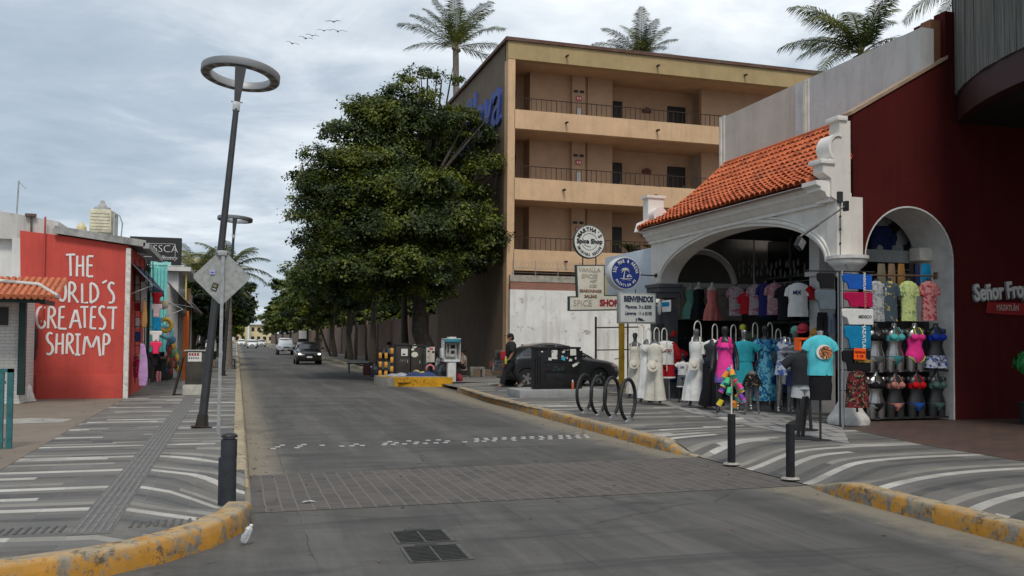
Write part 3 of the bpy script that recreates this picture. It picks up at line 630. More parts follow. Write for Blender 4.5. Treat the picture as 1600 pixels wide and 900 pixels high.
b = MB(); b.box((HX-.01, HY-.02, 13.0), (HE, HY+.3, 13.72)); b.build('fascia', M_HOTD, t)
b = MB(); b.box((HX-.12, HY-.1, 13.72), (HE+.1, HY+.35, 13.86)); b.box((HX-.12, HY+.35, 13.72), (HX+.3, 47.2, 13.86)); b.build('coping', M_COPE, t)
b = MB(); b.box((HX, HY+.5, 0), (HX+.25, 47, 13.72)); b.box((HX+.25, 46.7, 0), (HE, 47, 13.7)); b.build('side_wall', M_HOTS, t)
b = MB()
for zf, zt in lev: b.box((HX+.28, HY+.22, zt), (HE, HY+2.6, zt+.12)); b.box((HX+.28, HY+.22, zf-.14), (HE, HY+2.6, zf-.04))
b.box((HX+.2, HY+.3, 13.3), (HE, 46.9, 13.6)); b.build('slabs', M_HOTI, t)
b = MB(); zs_ = (0, 13.2)
BY = HY+1.7
b.box((HX+.28, BY+.8, 0), (11.75, BY+.95, 13.2)); b.box((11.7, BY, 0), (15.5, BY+.9, 13.2)); b.box((15.45, BY+.9, 0), (19.9, BY+1.05, 13.2)); b.box((19.85, BY, 0), (HE, BY+.2, 13.2)); b.box((13.55, BY-.18, 0), (14.15, BY+.01, 13.2)); b.box((14.3, BY-.1, 0), (14.36, BY+.01, 13.2)); b.build('back_wall', M_HOTI, t)
for li, (zf, zt) in enumerate(lev[:3]):
    for (x0, x1, yy) in ((10.55, 11.32, BY+.78), (15.62, 16.35, BY+.88), (18.6, 19.5, BY+.88)):
        o = MB(); o.box((x0, yy-.03, zf-.04), (x1, yy+.01, zf+1.15+.3), .01); d_ = o.build('door', M_DOOR, t)
        o = MB(); o.box((x1-.12, yy-.06, zf+.5), (x1-.08, yy-.03, zf+.6)); o.build('handle', M_GALV, d_)
    b = MB(); b.box((HX+.3, HY+.1, zf+.50), (HE, HY+.13, zf+.53))
    x = HX+.36; i = 0
    while x < HE: r_ = .014 if i % 8 == 0 else .008; b.box((x-r_, HY+.115-r_, zf), (x+r_, HY+.115+r_, zf+.5)); x += .22; i += 1
    b.build('railing', M_IRON, t)
    b = MB(); b.box((13.72, BY-.22, zf+1.0), (13.98, BY-.19, zf+1.22)); q_ = b.build('notice', mat('red_notice', (.5, .09, .07), .6), t)
    b = MB(); b.box((13.77, BY-.225, zf+1.06), (13.82, BY-.221, zf+1.16)); b.box((13.88, BY-.225, zf+1.05), (13.93, BY-.221, zf+1.17)); b.build('pictogram', M_PAINTW, q_)
    b = MB(); b.box((13.74, BY-.24, zf+.05), (13.94, BY-.19, zf+.68), .02); b.build('cabinet', mat('pale_cabinet', (.52, .52, .5), .5), t)
    for x in (13.62, 13.9): b = MB(); b.box((x, BY-.22, zf+1.36), (x+.18, BY-.19, zf+1.46)); b.build('vent', M_DOOR, t)
    for x in (17.0, 18.0): b = MB(); b.box((x, BY+.85, zf+.42), (x+.28, BY+.89, zf+.52)); b.build('vent', M_DOOR, t)
    b = MB(); b.prism([(17.35, zf+1.05), (17.75, zf+1.05), (17.75, zf+1.2), (17.6, zf+1.28), (17.5, zf+1.28), (17.35, zf+1.2)], BY+.78, BY+.89); b.build('wall_lamp', mat('red_brown', (.12, .03, .02), .6), t)
for zc, xs in ((13.3, (12.7, 16.8, 21.)), (10.55, (12.7, 16.8, 20.9)), (7.78, (12.6, 16.7, 20)), (4.85, (12.7, 15))):
    for x in xs: b = MB(); b.tube([(x, HY+.05, zc+.03), (x, HY-.22, zc)], .045, 8); b.build('drain_spout', M_IRON, t)
M_BLUE = mat('blue_letters', (.02, .05, .26), .5, var=.06)
text('Playa', 3.3, (HX-.05, 38.4, 11.6), M_BLUE, t, FACE_W, shear=.25, off=.02, depth=.05); text('Hotel', 2.4, (HX-.05, 43.2, 10.6), M_BLUE, t, FACE_W, shear=.25, off=.02, depth=.05)
settle(t, (HX, HY, 0))
t = thing('graffiti_wall', 'peeling white plaster wall with exposed brick along its top', 'wall'); GY = 33.75
M_PEEL = wallmat('peeling_plaster', (.74, .725, .68), (.42, .38, .31), .75, True, .5, peel=((.42, .39, .34), 2.2, .60))
b = MB(); b.box((HX+.02, GY, .05), (17.5, GY+.22, 3.66)); b.build('plaster', M_PEEL, t)
b = MB(); b.box((HX+.04, GY+.03, 3.66), (17.5, GY+.2, 3.98)); b.build('brickwork', bricks('wall_brick', (.34, .13, .075), (.26, .10, .07), (.30, .26, .21), .24, .07, wall='xz'), t)
b = MB(); b.box((HX+.02, GY+.01, 3.98), (17.5, GY+.22, 4.24)); b.build('coping', mat('old_concrete', (.34, .31, .26), .9, var=.2, scale=4, bump=.4), t)
rw = MB()
for i in range(40): x = HX+.2+i*.17; rw.tube([(x+.12*cos(a)+.02*a, GY+.12+.06*sin(a), 4.62+.14*sin(a)) for a in np.linspace(0, 2*pi, 9)], .006, 4, cap=False)
for z in (4.35, 4.55, 4.8): rw.tube([(HX+.1, GY+.1, z), (17, GY+.1, z-.02)], .005, 4)
for i in range(8): rw.tube([(HX+.15+i*.95, GY+.1, 4.2), (HX+.15+i*.95, GY+.1, 4.85)], .014, 5)
rw.build('razor_wire', M_GALV, t); settle(t, (13, GY, .05))
t = thing('boundary_wall', 'long low brown plastered wall behind the street trees', 'wall')
b = MB(); b.box((10.35, 47, 0), (10.6, 66, 3.05)); b.box((10.3, 66.2, 0), (10.6, 300, 2.9)); b.box((10.25, 46.9, 0), (10.7, 47.5, 3.4))
b.build('wall', wallmat('low_wall', (.27, .19, .15), (.14, .1, .08), .4), t); b = MB()
for i in range(14): y = 50+i*6.2; b.box((10.22, y, 0), (10.36, y+.3, 3.2))
b.build('pilasters', wallmat('low_wall2', (.22, .155, .125), (.12, .09, .07), .4), t); settle(t, (10.4, 90, 0))
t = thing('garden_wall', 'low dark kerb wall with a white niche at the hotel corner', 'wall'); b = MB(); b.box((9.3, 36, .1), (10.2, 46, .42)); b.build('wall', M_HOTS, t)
q = aY(742, 598, 35.5); settle(t, (9.7, 40, .1))
# meter niche on hotel corner
t = thing('meter_box', 'pale utility meter niche at the foot of the hotel corner', 'utility box'); q0 = aX(768, 552, HX); b = MB()
b.box((HX-.12, HY+.3, .15), (HX, HY+1.15, 1.25)); b.build('surround', mat('meter_surround', (.25, .22, .19), .85), t); b = MB(); b.box((HX-.14, HY+.42, .6), (HX-.121, HY+.85, 1.15)); b.build('recess', M_DOOR, t); settle(t, (HX, HY+.7, .15))
# ================================================================ ARCADE AND RED BUILDING
M_ARC = wallmat('arcade_white', (.76, .71, .64), (.38, .34, .29), .3, True, .15); M_MOLD = mat('white_moulding', (.77, .73, .67), .6, var=.05, scale=4)
M_UP = wallmat('upper_wall_grey', (.54, .53, .51), (.25, .24, .23), .35); M_UPB = wallmat('upper_wall_beige', (.56, .50, .43), (.32, .27, .22), .3)
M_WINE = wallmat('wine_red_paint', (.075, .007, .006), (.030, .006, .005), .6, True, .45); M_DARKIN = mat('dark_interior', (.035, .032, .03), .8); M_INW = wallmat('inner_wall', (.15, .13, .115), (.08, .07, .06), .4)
AX = 10.6; Y0, Y1 = 14.05, 21.9
t = thing('arcade_building', 'white arcade front with a wide arch under an orange tiled roof', 'building')
# front wall with an elliptical arch, as a ring of quads around the opening
yc, zs0, ay, az = 17.9, 3.18, 3.45, 1.02
pts = [(yc+ay*cos(a), zs0+az*sin(a)) for a in np.linspace(0, pi, 41)]        # from far end to near end
vs = []; fs = []
for (y, z) in pts:
    vs += [(AX, y, z), (AX, y, 4.5), (AX+.5, y, z), (AX+.5, y, 4.5)]
for i in range(40): a = i*4; fs += [(a, a+1, a+5, a+4), (a+2, a+6, a+7, a+3), (a, a+4, a+6, a+2), (a+1, a+3, a+7, a+5)]
b = MB(); b.add(vs, fs); b.box((AX, yc+ay, zs0), (AX+.5, Y1, 4.5)); b.box((AX, Y0+.26, zs0), (AX+.5, yc-ay, 4.5)); b.build('wall', M_ARC, t)
b = MB()
for off, r in ((.10, .045), (.18, .028)): b.tube([(AX-.0, yc+(ay+off)*cos(a), zs0+(az+off)*sin(a)) for a in np.linspace(.02, pi-.02, 50)], r, 8, sq=(0, 1.)) if False else b.tube([(AX-.01, yc+(ay+off)*cos(a), zs0+(az+off)*sin(a)) for a in np.linspace(.02, pi-.02, 50)], r, 8)
b.build('arch_moulding', M_MOLD, t)
b = MB(); prof = [(0, 4.38), (-.07, 4.38), (-.07, 4.44), (-.14, 4.47), (-.17, 4.55), (-.24, 4.58), (-.24, 4.64), (-.32, 4.68), (-.32, 4.76), (0, 4.76)]
b.prism([(AX+x, z-.12) for x, z in prof], 14.38, Y1+.02, 'xz'); b.build('cornice', M_MOLD, t)
RX, RZ0, RZ1 = 12.85, 4.60, 6.52
# tiled roof: rows of overlapping barrel tiles
rt = MB(); ny = 38; nr = 13; x_e = AX-.42
yl = 21.85; yr_ = 14.42
def rp(y, s): return Vector((x_e+(RX-x_e)*s, y, RZ0+(RZ1-RZ0)*(s*1.0+.10*sin(pi*s)*-1)))
wv = (yl-yr_)/ny; rr = wv/2*1.04
for j in range(nr):
    s0, s1 = j/nr, (j+1.12)/nr; s1 = min(s1, 1.)
    for i in range(ny):
        y = yr_+wv*(i+.5)+random.uniform(-.006, .006); a = rp(y, s0)+Vector((0, 0, .055+random.uniform(-.006, .01))); c = rp(y, s1)+Vector((0, 0, .02))
        vs = []; 
        for p_, rad in ((a, rr), (c, rr*.86)):
            for k in range(7): th = pi*k/6; vs.append(p_+Vector((-.25*rad*sin(th)*.6, rad*cos(th), rad*sin(th)*.95)))
        vs += [vs[k]+Vector((.004, 0, -.016)) for k in range(7)]
        rt.add(vs, [(k, k+1, k+8, k+7) for k in range(6)]+[(k+14, k+15, k+1, k) for k in range(6)], True)
def tilemat(name, c, c2, c3):
    k = NT(name); g = k.n('ShaderNodeNewGeometry'); base = k.ramp(g.outputs['Random Per Island'], [(0, c), (.5, c2), (.85, c3), (1, (c[0]*.6, c[1]*.6, c[2]*.6))])
    p = k.pos(False); d = k.noise(p, 1.7, 7, .7); col = k.mix(k.math('MULTIPLY', k.ramp(d, [(.48, 0.), (.68, 1.)]), .45), base, (.16, .07, .045)); k.bump(k.noise(p, 40, 4, .7), .2, .005); return k.fin(col, .8, 0, .25)
M_RT = tilemat('orange_clay_tiles', (.52, .125, .045), (.60, .155, .06), (.45, .10, .04))
rt.build('roof_tiles', M_RT, t)
b = MB(); vs = []; fs = []
for i in range(9): s = i/8; vs += [rp(yl-.03, s)-Vector((0, 0, .03)), rp(yr_, s)-Vector((0, 0, .03))]
for i in range(8): fs.append((2*i, 2*i+1, 2*i+3, 2*i+2))
b.add(vs, fs); b.build('roof_bed', mat('roof_bed', (.16, .06, .035), .9), t)
b = MB(); b.tube([rp(yl-.02, s)+Vector((0, 0, .06)) for s in np.linspace(0, 1, 12)], .075, 8); b.tube([rp(y, 1)+Vector((-.05, 0, .05)) for y in np.linspace(yr_, yl, 24)], .06, 7); b.build('ridge_tiles', M_RT, t)
# stepped scroll gable at the near end, facing the camera and the street
b = MB(); GX0, GX1 = 10.56, 10.88
P = [(GX1, 3.16), (AX-.02, 3.16), (AX-.02, 4.3), (GX0-.1, 4.36), (GX0-.1, 4.70), (GX0-.28, 4.80), (GX0-.28, 5.0), (GX0-.1, 5.08)]
cxs, czs = GX0+.05, 5.28
P += [(cxs-.17*cos(a), czs+.20*sin(a)) for a in np.linspace(-.95, 1.35, 9)]
P += [(GX0+.08, 5.48), (GX0+.08, 5.80), (GX1, 5.80)]
b.prism(P, Y0, Y0+.3, 'xz'); b.prism([(GX1-.002, 3.16), (11.24, 3.29), (11.24, 4.4), (GX1-.002, 4.4)], Y0+.12, Y0+.34, 'xz'); b.build('gable_wall', M_ARC, t)
b = MB(); b.box((GX0-.35, Y0-.04, 4.96), (GX0-.03, Y0+.36, 5.05), .015); b.build('gable_step', M_MOLD, t); b = MB(); b.box((GX0+.02, Y0-.04, 5.79), (GX1-.08, Y0+.34, 5.88), .015); b.build('gable_cap', M_MOLD, t)
b = MB(); vs = []; fs = []
arc = [(cxs-.18*cos(a), czs+.21*sin(a)) for a in np.linspace(-1.0, 1.9, 14)]
for (x, z) in arc: dx, dz = x-cxs, z-czs; l = sqrt(dx*dx+dz*dz); vs += [(x, Y0-.03, z), (x, Y0+.35, z), (x+dx/l*.05, Y0+.35, z+dz/l*.05), (x+dx/l*.05, Y0-.03, z+dz/l*.05)]
for i in range(13):
    for k in range(4): fs.append((i*4+k, i*4+(k+1) % 4, i*4+4+(k+1) % 4, i*4+4+k))
b.add(vs, fs); b.build('gable_scroll', M_MOLD, t)
b = MB(); b.prism([(AX+x*1.25-.03, z-.10) for x, z in prof], Y0+.05, Y0+.5, 'xz'); b.build('gable_trim', M_MOLD, t)
# far end: small scroll finial
b = MB(); b.box((AX-.1, Y1-.02, 4.5), (AX+.36, Y1+.3, 5.55)); b.box((AX-.15, Y1-.06, 5.52), (AX+.41, Y1+.34, 5.59)); b.prism([(AX-.38, 4.6), (AX+.3, 4.6), (AX+.3, 5.1), (AX-.3, 4.85)], Y1+.02, Y1+.28, 'xz')
b.tube([(AX+.1, 21.55, 5.02), (AX+.1, 21.9, 5.02)], .2, 18); b.box((AX-.1, 21.4, 4.72), (AX+.3, 21.88, 4.88)); b.build('finial', M_MOLD, t)
# columns
def column(cx, cy, full=True):
    b = MB(); b.lathe([(.37, .0), (.38, .06), (.36, .13), (.31, .19), (.26, .26), (.24, .32), (.21, .36), (.18, .42), (.18, 2.72), (.20, 2.74), (.20, 2.78), (.19, 2.80), (.22, 2.86), (.28, 2.92), (.34, 2.98), (.34, 3.04), (.375, 3.06), (.375, 3.12), (0, 3.12)], (cx, cy, SH), 32); return b
column(10.86, 14.12).build('column', mat('chipped_column_white', (.60, .58, .54), .75, var=.1, scale=7, bump=.3), t)
b = MB(); b.box((AX-.02, 21.33, SH), (AX+.5, Y1, 2.6)); b.build('far_pillar', mat('dark_grey_paint', (.09, .092, .10), .7), t)
b = MB(); b.box((AX-.12, 21.22, 2.95), (AX+.56, Y1+.03, 3.08)); b.box((AX-.07, 21.28, 2.8), (AX+.54, Y1+.02, 2.95)); b.box((AX-.16, 21.18, 3.08), (AX+.58, Y1+.05, 3.16)); b.build('far_capital', mat('dark_grey_paint', (.09, .092, .10), .7), t)
b = MB(); b.box((12.0, 16.55, SH), (12.4, 16.9, 4.6)); b.box((11.93, 16.48, 3.1), (12.47, 16.97, 3.2)); b.build('inner_pillar', mat('pillar_white', (.50, .49, .47), .7, var=.06), t)
# interior: side wall with a smaller arch, back wall with tall dark glazing, ceiling
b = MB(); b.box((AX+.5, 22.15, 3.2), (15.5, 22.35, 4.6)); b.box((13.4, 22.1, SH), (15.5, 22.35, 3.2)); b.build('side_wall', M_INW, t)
b = MB(); b.tube([(12.2+1.05*cos(a), 22.1, 3.2+.95*sin(a)) for a in np.linspace(0, pi, 24)], .09, 8); b.box((AX+.5, 21.9, 3.14), (15, 22.14, 3.26)); b.build('side_arch', M_ARC, t)
b = MB(); b.box((AX+.4, 21.95, 2.25), (13.4, 22.2, 3.14)); b.build('sign_band', mat('cream_fascia', (.42, .37, .31), .7), t)
text('CINCO', .62, (12.0, 21.94, 2.72), mat('gold_letters', (.24, .17, .10), .5), t, off=-.02)
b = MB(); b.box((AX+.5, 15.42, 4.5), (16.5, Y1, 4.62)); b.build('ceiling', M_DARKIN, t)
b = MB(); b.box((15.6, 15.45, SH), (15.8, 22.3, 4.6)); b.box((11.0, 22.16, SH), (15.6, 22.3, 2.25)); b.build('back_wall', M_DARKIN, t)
b = MB()
for y in (15.2, 17.3, 19.4, 21.0): b.box((14.3, y-.04, SH), (14.38, y+.04, 4.5))
for z in (3.45, 2.2): b.box((14.3, 14.6, z-.035), (14.38, 22.1, z+.035))
b.build('window_frame', mat('window_grey', (.16, .165, .16), .5, .3), t)
k = NT('dark_glass'); k.b.inputs['Alpha'].default_value = 1; M_GLASS = k.fin((.012, .013, .015), .12, 0, .6)
b = MB(); b.box((14.33, 14.6, 2.2), (14.345, 22.1, 4.5)); b.build('glazing', M_GLASS, t)
settle(t, (AX, 18, SH))
# upper wall behind the tiles
t = thing('upper_parapet_wall', 'tall plain grey and beige wall rising behind the tiled roof', 'wall')
b = MB(); b.box((RX, 14.43, 5.6), (RX+.3, 18.3, 7.92)); b.build('grey_wall', M_UP, t)
b = MB(); b.box((RX+.0, 18.6, 4.6), (RX+.3, 21.9, 7.92)); b.build('beige_wall', M_UPB, t)
b = MB(); b.box((RX-.06, 18.05, 4.6), (RX-.002, 18.32, 7.9)); b.box((RX-.05, 21.9, 4.6), (RX+.34, 22.15, 7.94)); b.box((RX-.03, 18.32, 4.6), (RX+.3, 18.6, 7.92)); b.build('pilasters', mat('pale_pilaster', (.55, .55, .53), .7, var=.08), t)
b = MB(); b.box((RX-.08, 18.1, 4.6), (RX-.061, 18.2, 7.88)); b.box((RX-.08, 22.0, 4.6), (RX-.051, 22.08, 7.88)); b.build('downpipe', mat('cream_pipe', (.72, .66, .52), .5), t); settle(t, (RX, 18, 4.6))
# red building
t = thing('restaurant_building', 'dark wine red wall with a sloping top and a white arched opening', 'building'); RY = 14.4
rc, rz_, rr_ = 12.50, 3.28, 1.02
arcp = [(rc+rr_*cos(a), rz_+rr_*sin(a)) for a in np.linspace(pi, 0, 25)]
P = [(11.21, 3.29), (11.48, 3.29)]+arcp[1:]+[(rc+rr_, SH), (22, SH), (22, 9.4), (13.78, 9.4), (13.42, 9.4), (13.42, 7.32), (11.21, 6.05)]
# split at the crown to keep the face simple
b = MB(); top = lambda x: 6.05+(x-11.21)*(7.32-6.05)/(13.42-11.21)
vs = []; fs = []
for (x, z) in arcp: vs += [(x, RY, z), (x, RY, top(x)), (x, RY+1., z), (x, RY+.3, top(x))]
for i in range(24): a = i*4; fs += [(a, a+4, a+5, a+1), (a+1, a+5, a+7, a+3)]
b.add(vs, fs); b.prism([(11.21, 3.29), (11.48, 3.29), (11.48, top(11.48)), (11.21, top(11.21))], RY, RY+.3)
b.prism([(rc+rr_, SH), (13.6, SH), (13.6, 8.3), (13.44, 8.3), (13.44, 7.32), (rc+rr_, top(rc+rr_))] if rc+rr_ < 13.44 else [(rc+rr_, SH), (13.66, SH), (13.66, 8.3), (rc+rr_, 8.3)], RY, RY+1.)
b.box((13.66, RY, SH), (22, RY+1.0, 7.2)); b.box((13.40, RY-.0, 7.33), (rc+rr_, RY+.3, 8.3)); b.build('wall', M_WINE, t)
b = MB(); vs = []; fs = []
for (x, z) in arcp: vs += [(x, RY-.012, z), (x, RY+1.0, z), (x+(x-rc)*.03, RY-.012, z+(z-rz_)*.03), ]
for i in range(24): a = i*3; fs += [(a, a+1, a+4, a+3), (a, a+3, a+5, a+2)]
b.add(vs, fs, True); x = rc+rr_; b.box((x-.004, RY-.012, SH), (x+.03, RY+1.0, rz_)); b.build('arch_reveal', mat('reveal_white', (.60, .58, .55), .75, var=.1, scale=3), t)
b = MB(); b.prism([(11.15, top(11.15)), (13.44, top(13.44)), (13.44, top(13.44)+.07), (11.15, top(11.15)+.07)], RY-.03, RY+.32); b.build('sloping_trim', mat('raw_trim', (.36, .25, .17), .8, var=.15), t)
b = MB(); b.box((13.16, RY+.12, 7.2), (13.40, RY+.4, 8.15)); b.build('brown_post', mat('brown_post', (.21, .09, .045), .8, var=.1), t)
M_SGN = mat('sign_cream', (.62, .60, .55), .5, var=.05); M_SGR = mat('sign_red', (.30, .015, .015), .5)
RS = Matrix.Rotation(radians(-5), 4, 'Y') @ FACE_S; text("Señor Frog's", .46, (13.98, RY-.05, 2.64), mat('sign_shadow', (.20, .19, .18), .5), t, RS, off=.026, name='sign_shadow', depth=.02, sx=.66, align='LEFT'); text("Señor Frog's", .46, (13.98, RY-.085, 2.65), M_SGN, t, RS, off=.012, depth=.012, name='sign_lettering', sx=.66, align='LEFT')
b = MB(); b.prism([(14.30, 2.27), (15.7, 2.22), (15.75, 2.48), (14.34, 2.50)], RY-.05, RY-.03); b.build('sign_ribbon', M_SGR, t)
text('MAZATLÁN', .16, (14.83, RY-.065, 2.38), mat('sign_pink', (.55, .32, .28), .5), t, name='sign_lettering', sx=.66, off=.004)
settle(t, (16, RY, SH))
# drum canopy
t = thing('entrance_canopy', 'large curved canopy clad in grey vertical boards over a dark entrance', 'canopy'); CC = (18.6, 10.6); CR = 6.25
k = NT('grey_boards'); g = k.n('ShaderNodeNewGeometry'); p = k.pos(False); x, y, z = k.xyz(p)
gr = k.noise(k.vec(k.math('MULTIPLY', x, 16.), k.math('MULTIPLY', y, 16.), k.math('MULTIPLY', z, .8)), 1., 6, .7)
cc = k.mix(.6, k.ramp(g.outputs['Random Per Island'], [(0, (.085, .085, .078)), (1, (.18, .175, .155))]), k.ramp(gr, [(.35, (.06, .06, .055)), (.65, (.24, .23, .20))])); k.bump(gr, .4, .01); M_BOARD = k.fin(cc, .85, 0, .2)
b = MB(); a = radians(90)
while a < radians(275):
    w_ = random.uniform(.10, .17)/CR; r0 = CR+random.uniform(-.012, .02); q = [(CC[0]+r*cos(tt), CC[1]+r*sin(tt)) for tt, r in ((a, r0), (a+w_, r0), (a+w_, r0-.05), (a, r0-.05))]
    b.prism(q, 6.60, 11.5, 'xy'); a += w_+.002
b.build('boards', M_BOARD, t)
b = MB(); vs = []; fs = []
for i in range(41):
    tt = radians(90)+radians(185)*i/40
    for r, z in ((CR-.03, 6.05), (CR-.03, 6.62), (CR-.2, 6.62), (CR-.2, 6.05)): vs.append((CC[0]+r*cos(tt), CC[1]+r*sin(tt), z))
for i in range(40):
    for k_ in range(4): fs.append((i*4+k_, i*4+(k_+1) % 4, i*4+4+(k_+1) % 4, i*4+4+k_))
b.add(vs, fs, True); b.build('fascia', mat('dark_wine', (.045, .014, .012), .6), t)
b = MB(); b.cyl((CC[0], CC[1], 6.08), CR-.16, .06, 48); b.build('soffit', mat('black_soffit', (.02, .018, .018), .7), t)
b = MB(); b.cyl((CC[0], CC[1], 10.9), CR-.3, .1, 48); b.build('roof', M_CONC, t)
q = aY(1556, 152, 12.6); 
for (lx_, ly_) in ((15.6, 13.1), (15.2, 10.6), (17.6, 12.4)): b = MB(); b.cyl((lx_, ly_, 6.05), .13, .03, 20); b.build('downlight', mat('frosted_lamp', (.35, .33, .28), .4), t)
b = MB(); b.box((15.5, 5.5, SH), (15.7, 8.2, 6.05)); b.box((20, 4.5, SH), (24, 14.3, 6.05)); b.build('inner_wall', M_WINE, t)  # unseen walls, added to keep light out of the entrance
settle(t, (CC[0], CC[1], 6.05))
t = thing('leafy_plant', 'bright green rounded potted plant cut off by the right edge', 'plant'); q = aY(1608, 566, 13.2)
vs = []; fs = []
for i in range(260):
    d = rng.normal(size=3); d /= np.linalg.norm(d); c = np.array(q)+d*np.array((.26, .26, .2)); a_ = np.cross(d, (0, 0, 1.)); a_ /= np.linalg.norm(a_)+1e-6; b_ = np.cross(d, a_)+rng.normal(0, .3, 3); s_ = .05
    n0 = len(vs); vs += [c-a_*s_, c-b_*s_*1.4, c+a_*s_, c+b_*s_*1.4]; fs.append((n0, n0+1, n0+2, n0+3))
b = MB(); b.add(vs, fs); b.ball(q, (.22, .22, .17)); b.build('foliage', mat('bright_green', (.02, .20, .045), .5, var=.2, scale=20), t)
b = MB(); b.tube([(q.x, q.y, .5), (q.x, q.y, q.z-.1)], .02); b.build('stem', mat('stem', (.1, .07, .04)), t); b = MB(); b.lathe([(.14, 0), (.2, .4), (.22, .42), (.18, .42), (.17, .36)], (q.x, q.y, SH)); b.build('pot', M_DKM, t); settle(t, (q.x, q.y, SH))
# floodlight arm
t = thing('floodlight_arm', 'black floodlight on a long thin arm fixed to the white gable', 'floodlight'); p0 = aX(1321, 322, AX-.02); p1 = aX(1250, 370, AX-.9)
b = MB(); b.tube([p0, p1], .016, 6); b.tube([p0.lerp(p1, .6), p1], .026, 6); b.box((AX-.04, p0.y-.05, p0.z-.09), (AX+.02, p0.y+.05, p0.z+.09)); b.build('arm', M_BLK, t)
b = MB(); b.box((-.10, -.04, -.10), (.10, .04, .10), .01); b.xf(Matrix.Translation(p1+Vector((0, 0, -.12))) @ Matrix.Rotation(.5, 4, 'Y') @ Matrix.Rotation(.4, 4, 'Z')); b.build('lamp_head', M_BLK, t); b = MB(); b.box((-.08, -.052, -.08), (.08, -.044, .08)); b.xf(Matrix.Translation(p1+Vector((0, 0, -.12))) @ Matrix.Rotation(.5, 4, 'Y') @ Matrix.Rotation(.4, 4, 'Z')); b.build('glass', M_GALV, t); settle(t, p0)
t = thing('conduit', 'thin dark cable with clips running down the white gable', 'cable'); b = MB(); b.tube([aX(1297, 268, AX-.012), aX(1298, 330, AX-.012), aX(1294, 405, AX-.012)], .007, 5); b.tube([aY(1313, 312, Y0-.01), aY(1313, 400, Y0-.01), aY(1330, 428, Y0-.3)], .008, 5)
for y_ in (338, 358, 380): q = aY(1313, y_, Y0-.015); b.ball(q, .022, 8, 6)
q = aY(1312, 308, Y0-.02); b.box((q.x-.05, q.y-.03, q.z-.1), (q.x+.05, q.y+.02, q.z+.1)); b.build('cable', M_DKM, t); settle(t, q)
# spice shop building between arcade and hotel
t = thing('low_shop_building', 'low flat roofed shop with a slanted pale blue fascia beyond the arcade', 'building')
b = MB(); b.box((11.3, 22.6, 3.2), (16, 25.9, 4.25)); b.box((13.1, 25.6, .1), (16, 25.8, 3.2)); b.box((13.8, 22.6, .1), (14, 25.6, 3.2)); b.build('wall', wallmat('low_shop_wall', (.42, .38, .32)), t)
b = MB(); b.box((11.0, 22.5, 3.0), (11.28, 26.0, 4.27), .01); b.build('fascia_box', mat('pale_blue_box', (.58, .64, .70), .5, var=.05), t)
text('SPICE', .55, (10.98, 24.6, 3.7), mat('blue_grey_letters', (.25, .30, .38), .5), t, FACE_W, off=-.01)
b = MB(); b.box((10.86, 26.0, 3.02), (11.4, 26.1, 3.72)); b.build('yellow_panel', mat('yellow_panel', (.72, .48, .02), .5), t)
b = MB(); b.box((10.74, 24.2, SH), (10.86, 24.35, 3.0)); b.build('post', mat('yellow_ochre_post', (.42, .25, .02), .6, var=.15), t); settle(t, (13, 25, .1))
t = thing('steel_gate_frame', 'empty rusty steel gate frame before the peeling wall', 'frame'); FYp = 31.5; b = MB()
for (x0, y0, x1, y1, r) in ((931, 495, 931, 592, .045), (981, 505, 981, 595, .035), (931, 512, 998, 511, .025), (931, 547, 998, 546, .022)): b.tube([aY(x0, y0, FYp), aY(x1, y1, FYp)], r, 4)
b.build('frame', mat('rust_dark', (.04, .022, .018), .7, .3), t); q = aY(931, 592, FYp); settle(t, q)
t = thing('gate_latch', 'small bent wire bracket beside the parked car bonnet', 'bracket'); b = MB(); b.tube([aY(960, 561, 31), aY(969, 560, 31), aY(971, 573, 31)], .02, 5); b.tube([aY(971, 573, 31), aY(971, 598, 31)], .02, 5); b.build('bracket', M_BLK, t); settle(t, aY(971, 598, 31))
# ================================================================ SIGNS
M_BLKT = mat('black_letters', (.02, .02, .022), .5, var=0); M_SIGNW = mat('sign_face_white', (.70, .69, .64), .5, var=.05, scale=3); M_SB = mat('sign_blue', (.015, .035, .19), .45, var=.05); M_CRM = mat('faded_cream', (.64, .60, .50), .6, var=.07, scale=4)
t = thing('spice_shop_sign', 'tall cream sign with a round white disc on top', 'sign'); SY = 24.
c = aY(920, 378, SY); Ms = Matrix.Translation(c) @ Matrix.Rotation(pi/2, 4, 'X')
b = MB(); b.lathe([(.475, -.05), (.49, -.03), (.49, .03), (.475, .05)], n=48, M=Ms); b.build('disc_rim', mat('sign_rim', (.05, .07, .06), .5), t)
b = MB(); b.lathe([(.455, .045), (.455, .056)], n=48, M=Ms); b.build('disc_face', M_SIGNW, t)
fy = SY-.062; cc = (c.x, fy, c.z)
arc_text("MARTHA'S", .165, cc, .355, -62, 62, M_BLKT, t, off=.006, sx=.9); arc_text('ORIGINAL RECIPE', .105, cc, .375, 244, 116, M_BLKT, t, flip=True, off=.004, sx=.72); text('Spice Shop', .185, (c.x, fy-.004, c.z+.01), M_BLKT, t, off=.006, sx=.98)
b = MB(); b.tube([(c.x+.24*cos(a), fy+.002, c.z+.24*sin(a)) for a in np.linspace(.35, pi-.35, 20)], .006, 5); b.tube([(c.x+.24*cos(a), fy+.002, c.z+.24*sin(a)) for a in np.linspace(pi+.35, 2*pi-.35, 20)], .006, 5); b.tube([(c.x-.16+.2*s_, fy, c.z-.09-.06*sin(pi*s_*.5)) for s_ in np.linspace(0, 1, 8)], .006, 5); b.build('ring_line', M_BLKT, t)
p = lambda x, y: (aY(x, y, SY).x, aY(x, y, SY).z)
T_ = [p(899, 414), p(944, 414), p(944, 461), p(971, 461), p(971, 485), p(888, 486), p(888, 463), p(901, 463)]
